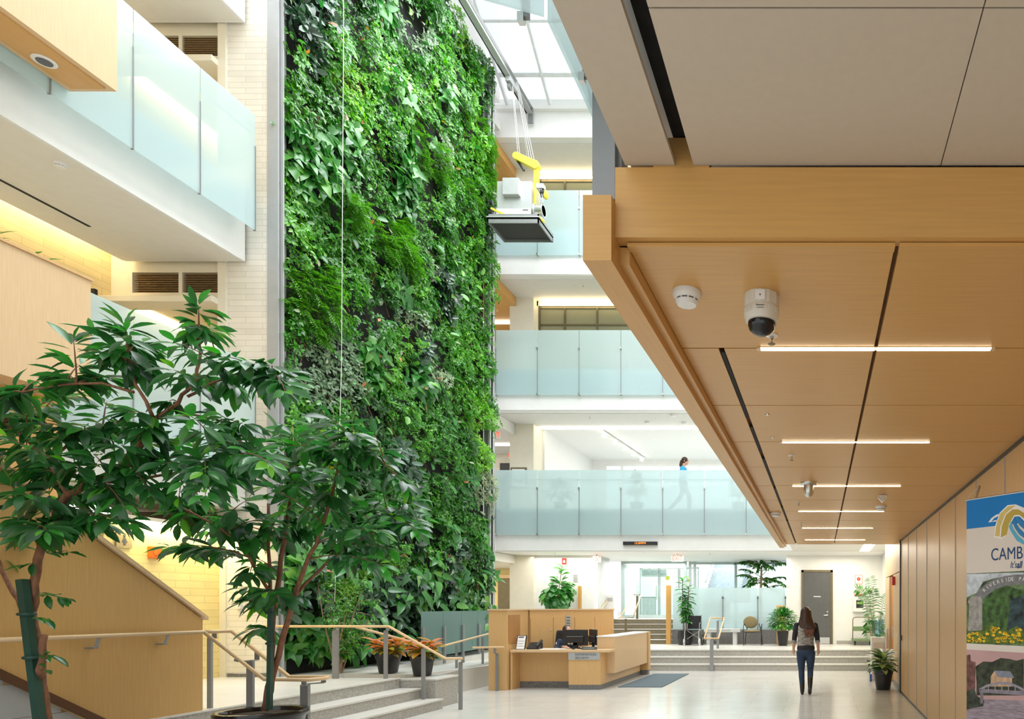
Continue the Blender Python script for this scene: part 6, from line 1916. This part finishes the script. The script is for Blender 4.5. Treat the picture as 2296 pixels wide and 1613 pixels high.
# ================================================================== DOORS, SIGNS AND WALL FITTINGS AT THE FAR END
t = thing('grey_door', 'dark grey steel door with a lever handle in the white far wall', 'door', (-.11, 21.28, F0))
MB().box(-.53, .31, 21.255, 21.29, F0 + .02, 2.75).build('door_leaf', M['door'], t)
MB().box(-.60, -.53, 21.24, 21.30, F0, 2.82).box(.31, .38, 21.24, 21.30, F0, 2.82).box(-.6, .38, 21.24, 21.30, 2.75, 2.82).build('frame', M['bronze'], t)
MB().box(-.50, .28, 21.245, 21.256, F0 + .02, F0 + .22).build('kick_plate', M['chrome'], t)
MB().box(.18, .23, 21.225, 21.256, 1.40, 1.44).tube([(.21, 21.22, 1.41), (.10, 21.215, 1.41)], .012, 8).build('lever_handle', M['chrome'], t)
MB().tube([(.21, 21.24, 1.52), (.21, 21.258, 1.52)], .025, 14).build('lock', M['chrome'], t)
MB().box(-.22, .0, 21.248, 21.256, 1.98, 2.005).build('door_sign', M['exitface'], t)
t = thing('first_aid_cabinet', 'white defibrillator cabinet with a window on the far wall', 'cabinet', (1.20, 21.2, 1.5))
MB().box(1.0, 1.38, 21.10, 21.3, 1.52, 1.98).build('casing', M['plastic'], t, bevel=.008)
MB().box(1.10, 1.32, 21.09, 21.10, 1.64, 1.88).build('window', M['black'], t)
MB().box(1.12, 1.30, 21.085, 21.09, 1.76, 1.82).build('green_pack', plain('lime_pack', (.25, .45, .06), .5), t)
t = thing('first_aid_sign', 'white defibrillator sign with red lines above the white cabinet', 'sign', (1.18, 21.25, 2.05))
MB().prism([(1.06, 21.3, 2.03), (1.30, 21.3, 2.03), (1.30, 21.3, 2.20), (1.06, 21.3, 2.20)], (0, -.05, 0)).build('panel', M['plastic'], t)
MB().box(1.05, 1.31, 21.22, 21.30, 2.03, 2.06).build('red_edge', M['red'], t)
for z in (2.10, 2.14): MB().box(1.11, 1.26, 21.246, 21.25, z, z + .012).build('printed_line', M['orange'], t)
t = thing('notice', 'white framed notice with a red round emblem on the far wall', 'notice', (1.18, 21.29, 2.4))
MB().box(1.07, 1.30, 21.28, 21.3, 2.38, 2.66).build('sheet', M['exitface'], t)
MB().box(1.07, 1.30, 21.276, 21.28, 2.38, 2.39).box(1.07, 1.30, 21.276, 21.28, 2.65, 2.66).box(1.07, 1.08, 21.276, 21.28, 2.38, 2.66).box(1.29, 1.30, 21.276, 21.28, 2.38, 2.66).build('orange_border', M['orange'], t)
MB().tube([(1.185, 21.281, 2.54), (1.185, 21.272, 2.54)], .055, 18).build('emblem', M['red'], t)
MB().tube([(1.185, 21.272, 2.54), (1.185, 21.269, 2.54)], .030, 3).build('emblem_mark', plain('emblem_yellow', (.75, .45, .1), .5), t)
MB().box(1.13, 1.24, 21.277, 21.28, 2.42, 2.43).build('printed_line', M['orange'], t)
t = MB().box(-1.06, -1.0, 21.27, 21.3, 2.30, 2.46).build('notice', M['exitface'], None)
tag(t, 'small pale notice on the white wall edge beside the frosted screen', 'notice')
t = thing('fire_sign', 'red fire alarm sign high on the white wall above the round fig', 'sign', (-8.0, 21.28, 3.0))
MB().box(-8.07, -7.93, 21.285, 21.3, 3.0, 3.19).build('panel', M['red'], t)
MB().prism([(-8.04, 21.284, 3.05), (-7.96, 21.284, 3.05), (-7.98, 21.284, 3.13), (-8.02, 21.284, 3.13)], (0, -.004, 0)).build('bell_mark', M['exitface'], t)
t = thing('wall_vent', 'small grey slotted panel on the white wall behind the round fig', 'vent', (-7.65, 21.28, 2.6))
for k in range(5): MB().box(-7.72, -7.58, 21.285, 21.3, 2.45 + .05 * k, 2.48 + .05 * k).build('slat', M['steelpale'], t)


def exit_sign(loc, label, rz, w=.36, h=.20):
    t = thing('exit_sign', label, 'exit sign', loc, 'exit signs', rz)
    MB().box(-w / 2, w / 2, -.03, .03, -h, 0).build('casing', M['exitface'], t, bevel=.006, local=True)
    for q in (-1, 1):
        o = text('lettering', 'EXIT', M['exitred'], (0, 0, 0), h * .98, t, align='CENTER', bold=.004, sx=.78)
        o.location = (0, -.031 * q, -h * .5)
        o.rotation_euler = (math.pi / 2, 0, 0 if q == 1 else math.pi)
    MB().box(-.02, .02, -.02, .02, 0, .04).build('mount', M['exitface'], t, local=True)
    return t


exit_sign((-4.33, 20.65, 3.24), 'white exit sign with red letters under the lowest far gallery', 0)
exit_sign((-6.85, 20.9, 3.24), 'exit sign turned edge-on under the lowest far gallery', 1.35)
e = exit_sign((-9.95, 20.8, 7.02), 'red exit sign over the corridor of the lowest far gallery', .5)
exit_sign((-9.85, 21.9, 6.62), 'second exit sign deeper in the corridor of the lowest far gallery', .2, .3, .2)
t = thing('led_clock', 'black wall clock with orange digits on the lowest far gallery front', 'clock', (-5.2, BY - .05, 3.46))
MB().box(-5.71, -4.72, BY - .09, BY - .02, 3.46, 3.56).build('casing', M['black'], t, bevel=.006)
text('lettering', '12:09PM', emit('orange_led', (1.0, .22, .02), 1.6), (-5.215, BY - .092, 3.51), .085, t, align='CENTER', spacing=1.15)
t = thing('framed_picture', 'framed picture with a pale shape on the pillar of the lowest far gallery', 'picture', (-9.4, 21.15, 5.6))
MB().box(-9.62, -9.13, 21.17, 21.2, 5.35, 6.0).build('frame', M['bronze'], t)
MB().box(-9.57, -9.18, 21.164, 21.17, 5.40, 5.95).build('print', M['paper'], t)
MB().ell((-9.42, 21.164, 5.62), .10, .004, .14, 12, 8).build('pale_shape', M['cream'], t, smooth=True)
MB().box(-9.32, -9.22, 21.160, 21.164, 5.5, 5.85).build('grey_marks', M['steelpale'], t)
t = thing('dark_door', 'dark brown door in the yellow corridor beside the planted wall', 'door', (-11, 23.95, F0))
MB().box(-11.32, -10.72, 23.93, 24.0, F0 + .01, 2.68).build('door_leaf', M['bronze'], t)
MB().box(-11.38, -10.66, 23.91, 24.0, 2.68, 2.80).build('header_lamp', M['rail'], t)
MB().box(-10.66, -10.58, 23.9, 24.0, F0, 2.68).build('frame', M['yellow'], t)
t = MB().box(-11.25, -10.85, 23.93, 24.0, F1, 6.72).build('dark_door', M['black'], None)
tag(t, 'dark doorway at the end of the lowest far gallery corridor', 'door')

# bulkheads and corridor ceilings at the left ends of the far galleries
struct('ceiling_corridor_timber', MB().box(-16, -9.46, 18.62, 23.9, 11.02, 11.29).box(-16, -9.46, 18.62, 23.9, 15.02, 15.29), M['mapley'])
struct('ceiling_corridor', MB().box(-16, -9.5, 18.62, 23.9, 7.02, 7.35).box(-16, -9.5, 19.0, 23.9, 3.02, 3.27), M['ceil'])
for z, lab in ((11.0, 'middle'), (7.0, 'lowest')):
    t = MB().box(-15, -9.7, 22.3, 22.42, z - .03, z).build('corridor_light', M['covewhite'], None)
    tag(t, 'glowing light line in the corridor of the %s far gallery' % lab, 'ceiling light', 'corridor lights of the far galleries')
for z, lab, w in ((CEIL[2], 'lowest', 'covewhite'), (CEIL[3] - .10, 'middle', 'covewarm'), (CEIL[4] - .12, 'upper', 'covewarm')):
    t = MB().box(-8.8, 1.8, 21.36 if w == 'covewarm' else 21.5, 21.44 if w == 'covewarm' else 21.62, z - .06, z - .012).build('cove_light', M[w], None)
    tag(t, 'long glowing ceiling strip at the back of the %s far gallery' % lab, 'ceiling light', 'ceiling strips of the far galleries')
# track light across the bright room ceiling
t = thing('track_light', 'slanting white track light on the bright far gallery ceiling', 'ceiling light', (-7, 23, 7.3))
a, b = Vector((-7.0, 21.8, 7.30)), Vector((-6.7, 25.9, 7.30))
MB().bar(a, b, .09, .05).build('track', M['white'], t)
for f in (.05, .28, .50, .72, .93):
    c = a.lerp(b, f); MB().tube([(c.x, c.y, 7.28), (c.x, c.y, 7.16)], [.05, .07], 12).build('spot_head', M['covewhite'], t)
# glazing of the gallery rooms
def window(nm, label, xs, y, z0, z1, rails, mat, glass, fw=.05):
    t = thing(nm, label, 'window', ((xs[0] + xs[-1]) / 2, y, z0))
    t['kind'] = 'structure'
    for x in xs: MB().box(x - fw / 2, x + fw / 2, y - .04, y + .04, z0, z1).build('mullion', mat, t)
    for z in rails: MB().box(xs[0], xs[-1], y - .035, y + .035, z - fw / 2, z + fw / 2).build('transom', mat, t)
    for a, b in zip(xs[:-1], xs[1:]): MB().box(a, b, y - .004, y + .004, z0, z1).build('pane', glass, t)
    return t


XM = [-8.85, -8.05, -7.03, -5.6, -4.2, -2.8, -1.4, 0.0, 1.4]
obscure = frosted('obscure_glass', (.62, .60, .42), .35, .5)
window('window_1', 'bronze framed office glazing of the middle far gallery', XM, 21.5, F2, 11.12, (11.09, 10.55), M['bronze'], obscure)
window('window_2', 'bronze framed office glazing of the upper far gallery', XM, 21.5, F3, 15.10, (15.08, 14.6), M['bronze'], obscure)
window('window_3', 'white framed window band at the back of the bright far gallery', [-8.35, -7.7, -6.2, -4.7, -3.2, -1.7, -.2, 1.3], 26.45, F1 + .9, 7.2, (F1 + .93, 6.95, 7.18), M['white'], M['glass'], .08)

# entrance glazing, doors and the street side
ent = window('window_4', 'glass entrance front with grey-green posts at the top of the brown steps', [-6.98, -6.45, -4.78], 24.1, 1.28, 3.28, (1.33, 3.1, 3.25), M['teal'], M['glass'], .12)
for k, x in enumerate((-6.38, -5.64, -4.90)):
    t = thing('glass_door', ('clear glass door leaf nearest the concrete wall', 'clear glass door leaf in the middle of the entrance', 'clear glass door leaf beside the maple post')[k], 'door', (x, 25.4, 1.28), 'glass entrance doors')
    MB().box(x - .34, x + .34, 25.39, 25.41, 1.36, 3.1).build('pane', M['glass'], t)
    MB().box(x - .36, x - .33, 25.37, 25.43, 1.28, 3.15).box(x + .33, x + .36, 25.37, 25.43, 1.28, 3.15).box(x - .36, x + .36, 25.37, 25.43, 1.28, 1.38).box(x - .36, x + .36, 25.37, 25.43, 3.08, 3.15).build('frame', M['steelpale'], t)
    MB().tube([(x + .28, 25.34, 1.95), (x + .28, 25.34, 2.45)], .014, 8).build('handle', M['chrome'], t)
    if k: MB().tube([(x - .05, 25.385, 2.75 - .08 * (k - 1)), (x - .05, 25.38, 2.75 - .08 * (k - 1))], .085, 20).build('yellow_disc', plain('yellow_disc', (.62, .58, .06), .5), t)
t = window('window_5', 'clear glazing behind the frosted screen and indoor tree', [-4.62, -4.45, -3.0, -1.1], 24.15, F0, 3.28, (3.22,), M['teal'], M['glass'], .09)
struct('wall_street', MB().box(-9.5, -4.4, 33.0, 33.3, 1.2, 5.2).box(-2.1, 6, 36, 36.3, 1.2, 7), M['white'], 'white wall across the street court')
t = thing('street_louvre', 'grey louvre panel on the white court wall seen through the entrance', 'louvre', (-8, 32.9, 2))
for k in range(9): MB().box(-8.65, -7.45, 32.93, 33.0, 3.2 + .07 * k, 3.235 + .07 * k).build('slat', M['steelpale'], t)
t = thing('gate', 'grey barred gate in the court seen through the entrance', 'gate', (-8.1, 31, 1.2))
for k in range(14): MB().box(-8.3 + .06 * k, -8.27 + .06 * k, 31, 31.03, 1.2, 2.1).build('bar', M['steel'], t)
MB().box(-8.32, -7.45, 30.99, 31.04, 2.1, 2.14).build('top_rail', M['steel'], t)
t = thing('outdoor_stairs', 'grey outdoor stairs rising behind the entrance glass', 'stairs', (-4.3, 33, 1.2))
mb = MB()
for k in range(16): mb.box(-5.05, -3.55, 29.5 + .3 * k, 34.5, 1.9 + .165 * k, 1.9 + .165 * (k + 1))
mb.build('flight', plain('grey_stair', (.36, .38, .42), .7, 0, .1), t)
MB().prism([(-5.15, 29.3, 1.2), (-5.15, 29.3, 2.6), (-5.15, 34.5, 5.5), (-5.15, 34.5, 1.2)], (.10, 0, 0)).build('side_wall', M['white'], t)
MB().tube([(-4.95, 29.4, 2.75), (-4.95, 34.3, 5.5)], .025, 8).build('hand_rail', M['steel'], t)
t = thing('low_cabinet', 'white ventilated cabinet against the concrete wall by the entrance', 'cabinet', (-6.9, 21.9, 1.27))
MB().box(-7.02, -6.75, 22.3, 22.7, 1.29, 2.05).build('casing', M['plastic'], t)
for z in (1.42, 1.85): MB().box(-6.98, -6.80, 22.29, 22.3, z, z + .12).build('grille', M['steelpale'], t)

# ================================================================== LEFT RECESSES
for zc, lab, x0 in ((CEIL[2], 'lowest', -11.42), (CEIL[3], 'middle', -11.42), (CEIL[1], 'ground', -11.42)):
    for k, (a, b) in enumerate(((x0, -10.69), (-10.61, -9.97))):
        t = thing('vent_grille', 'brown louvred vent %s in the %s header beside the pier' % (('away from the pier', 'next to the pier')[k], {'lowest': 'lowest gallery', 'middle': 'middle gallery', 'ground': 'ground level'}[lab]), 'vent', ((a + b) / 2, 11.4, zc - .3), 'louvred vents in the headers')
        lo, hi = VENT[zc][:2]
        MB().box(a, b, 11.42, 11.46, zc + lo, zc + hi).build('backing', M['bronze'], t)
        mb = MB()
        for q in range(11):
            z = zc + lo + .005 + (hi - lo - .02) / 10.6 * q
            mb.prism([(a, 11.36, z), (a, 11.42, z + .012), (a, 11.42, z + .020), (a, 11.36, z + .008)], (b - a, 0, 0))
        mb.build('slats', plain('brown_louvre', (.33, .22, .11), .5, .2), t)
for zc, lab in ((CEIL[2], 'lowest'), (CEIL[3], 'middle')):
    t = MB().box(-11.74, -11.52, 1.2, 11.2, zc + .26, zc + .28).build('cove_light', M['covewarm'], None)
    tag(t, 'warm cove light washing the yellow tile wall above the %s left gallery' % lab, 'cove light', 'cove lights of the left galleries')
    t = MB().box(-11.78, -11.52, 11.62, 13.9, zc - .625, zc - .605).build('recess_light', M['covewarm'], None)
    tag(t, 'bright light slot in the recess ceiling of the %s left gallery' % lab, 'ceiling light', 'recess lights of the left galleries')
t = MB().box(-9.92, -9.72, 9.7, 11.2, 2.86, 2.90).build('wall_washer', emit('washer_light', (1.0, 0.84, 0.45), 16.0), None)
tag(t, 'warm light strip over the yellow restroom wall', 'wall light')
struct('trim_6', MB().box(-10.1, -9.66, 9.45, 11.28, 2.90, 2.95), M['cream'])
t = thing('restroom_sign', 'small tan restroom sign with a figure on the yellow wall', 'sign', (-9.91, 9.7, 2.6))
MB().box(-9.925, -9.905, 9.60, 9.82, 2.50, 2.72).build('plate', plain('tan_plate', (.42, .34, .18), .5), t)
MB().box(-9.905, -9.90, 9.695, 9.725, 2.54, 2.64).prism([(-9.905, 9.67, 2.58), (-9.905, 9.75, 2.58), (-9.905, 9.71, 2.66)], (.004, 0, 0)).build('figure', M['ink'], t)
MB().ell((-9.902, 9.71, 2.675), .004, .018, .018, 10, 7).build('figure_head', M['ink'], t)
t = thing('fire_strobe', 'orange strobe alarm on the yellow restroom wall', 'alarm', (-9.9, 10.14, 2.45))
MB().box(-9.93, -9.87, 10.06, 10.24, 2.38, 2.56).build('casing', M['orange'], t, bevel=.012)
MB().box(-9.87, -9.862, 10.10, 10.20, 2.43, 2.50).build('lens', M['orange'], t)
for k, (px, lab) in enumerate(((537, 'white wall thermostat with a dark display on the tiled pier'), (563, 'plain white wall box on the tiled pier beside the thermostat'))):
    q = P(px, 1358, 11.29)
    t = thing('thermostat', lab, 'thermostat', (q.x, 11.28, q.z), 'controls on the pier')
    MB().box(q.x - .035, q.x + .035, 11.25, 11.30, q.z - .06, q.z + .06).build('casing', M['plastic'], t, bevel=.006)
    if k == 0: MB().box(q.x - .018, q.x + .018, 11.246, 11.25, q.z + .015, q.z + .045).build('display', M['ink'], t)
    else: MB().box(q.x - .025, q.x + .025, 11.246, 11.25, q.z - .02, q.z - .01).build('slot', M['beige'], t)
t = MB().box(-11.78, -11.60, 10.9, 10.95, 6.25, 6.75).build('framed_board', M['black'], None)
tag(t, 'dark framed board on the lowest left gallery behind the glass', 'picture')
mb = MB()
for a, b in ((2.0, 7.4), (7.7, 10.2)): mb.box(-10.95, -10.90, a, b, CEIL[2] - .016, CEIL[2] - .010)
struct('ceiling_slot_left', mb, M['gap'])

# ================================================================== SUSPENDED MAINTENANCE PLATFORM
pf = thing('maintenance_platform', 'suspended yellow and silver maintenance platform at the far edge of the planted wall', 'platform', (-7.9, 18, 11.5))
MB().box(-8.55, -7.23, 17.5, 18.44, 11.62, 11.68).box(-8.55, -7.23, 17.5, 17.53, 11.52, 11.75).box(-8.55, -7.23, 18.41, 18.44, 11.52, 11.75).box(-7.26, -7.23, 17.5, 18.44, 11.52, 11.75).box(-8.55, -8.52, 17.5, 18.44, 11.52, 11.75).build('deck_frame', M['steel'], pf)
MB().box(-8.57, -7.21, 17.48, 18.46, 11.66, 11.69).build('deck_rim', M['alu'], pf)
MB().box(-8.50, -7.28, 17.55, 18.40, 11.585, 11.60).build('mesh_floor', M['grate'], pf)
mc = MB().box(-8.42, -7.52, 17.75, 18.3, 11.75, 12.75).build('machine_box', M['alu'], pf, bevel=.01)
MB().box(-8.22, -7.80, 17.62, 17.75, 12.33, 12.76).build('control_cabinet', M['alu'], mc, bevel=.008)
MB().box(-8.42, -7.52, 17.73, 17.75, 11.80, 12.02).build('lower_panel', M['plastic'], mc)
MB().box(-7.74, -7.60, 17.725, 17.73, 11.97, 12.0).build('rating_plate', M['ink'], mc)
MB().box(-8.44, -7.50, 17.74, 18.32, 11.73, 11.76).build('yellow_edge', M['yellowpaint'], mc)
MB().box(-7.53, -7.42, 17.90, 18.02, 11.75, 13.25).build('mast', M['yellowpaint'], pf, bevel=.008)
MB().prism([(-7.98 + .10 * math.cos(a), 17.86, 13.50 + .10 * math.sin(a)) for a in [math.pi / 2 + k * math.pi / 6 for k in range(7)]] + [(-7.50 + .12 * math.cos(a), 17.86, 13.27 + .12 * math.sin(a)) for a in [-math.pi / 2 + k * math.pi / 6 for k in range(7)]], (0, .18, 0)).build('sheave_cover', M['yellowpaint'], pf, bevel=.015)
MB().tube([(-7.98, 17.95, 13.42), (-7.80, 17.95, 13.15)], .03, 8).build('hook', M['black'], pf)
MB().tube([(-7.30, 17.8, 12.45), (-7.18, 17.8, 12.45)], .09, 18).build('motor', M['black'], pf)
MB().box(-7.40, -7.20, 17.72, 17.88, 12.55, 12.68).build('motor_box', M['alu'], pf, bevel=.01)
MB().ell((-7.17, 17.8, 12.42), .07, .09, .12, 14, 9).build('motor_end', M['yellowpaint'], pf, smooth=True)
MB().tube([(-7.46, 17.8, 12.0), (-7.22, 17.8, 12.0)], .13, 24).build('cable_drum', M['chrome'], pf, smooth=True)
MB().tube([(-7.46, 17.8, 12.0), (-7.44, 17.8, 12.0)], .17, 24).tube([(-7.24, 17.8, 12.0), (-7.22, 17.8, 12.0)], .17, 24).build('drum_flange', M['alu'], pf)
for k in range(4): MB().tube([(-7.42 + .05 * k, 17.75, 12.55), (-7.38 + .06 * k, 17.7, 12.3 - .05 * k), (-7.40 + .05 * k, 17.75, 12.1)], .012, 6).build('hose', M['alu'], pf, smooth=True)
MB().bar((-7.34, 17.7, 11.85), (-7.10, 17.52, 11.55), .04, .04).build('outrigger', M['yellowpaint'], pf)
MB().bar((-8.50, 17.6, 11.95), (-8.15, 17.6, 11.78), .05, .05).build('outrigger', M['yellowpaint'], pf)
for z in (11.82, 12.08): MB().tube([(-8.52, 17.57, z), (-8.44, 17.57, z)], .06, 14).build('guide_roller', M['black'], pf)
mb = MB()
for x in (-7.95, -7.90, -7.66, -7.60, -7.54): mb.tube([(x, 17.95, 13.45), (-8.35 + (x + 8) * .4, 18.4, 15.84)], .006, 5)
mb.build('hoist_cables', M['alu'], pf)
MB().tube([(-7.72, 17.95, 13.5), (-8.2, 18.4, 15.8)], .006, 6).build('chain', M['steel'], pf)
t = thing('hoist_trolley', 'hoist pulley block hanging from the track under the skylight', 'pulley', (-8.35, 18.35, 15.6))
MB().box(-8.42, -8.28, 18.2, 18.6, 15.72, 15.85).build('carriage', M['alu'], t)
MB().tube([(-8.40, 18.35, 15.66), (-8.33, 18.35, 15.66)], .09, 16).build('pulley_wheel', M['steel'], t)

# ================================================================== LIGHTS FOR THE FAR ROOMS, INCLUDING ADDED FILL
area_lamp('entrance_daylight_fill', (-5.8, 23.4, 3.2), (0, 0, 0), 2.0, 2.5, 60, (0.95, 0.98, 1.0))  # area light under the slab, added to stand in for daylight
area_lamp('court_daylight_fill', (-4.0, 28.2, 7.0), (math.radians(60), 0, 0), 9.0, 3.0, 800, (0.95, 0.98, 1.0))  # added area light standing in for the sky over the court
area_lamp('gallery_room_fill', (-3.5, 24.0, 7.25), (0, 0, 0), 8.0, 4.0, 95, (1.0, 0.98, 0.94))  # fill added to brighten the gallery room, has no fitting
area_lamp('corridor_lamp', (0.6, 18.0, 3.22), (0, 0, 0), 1.5, 6.0, 70, (1.0, 0.92, 0.76))
t = MB().box(1.13, 1.41, 14.3, BY - 0.05, 3.40, 3.42).build('ceiling_light', M['covewhite'], None)
tag(t, 'long bright ceiling slot above the palm and grey door', 'ceiling light')
area_lamp('under_gallery_fill', (-5.0, 20.6, 3.22), (0, 0, 0), 8.0, 1.2, 90, (1.0, 0.96, 0.88))  # fill added to brighten the space below the lowest bridge
area_lamp('yellow_corridor_lamp', (-11.2, 22.0, 2.98), (0, 0, 0), 2.5, 2.0, 40, (1.0, 0.85, 0.5))
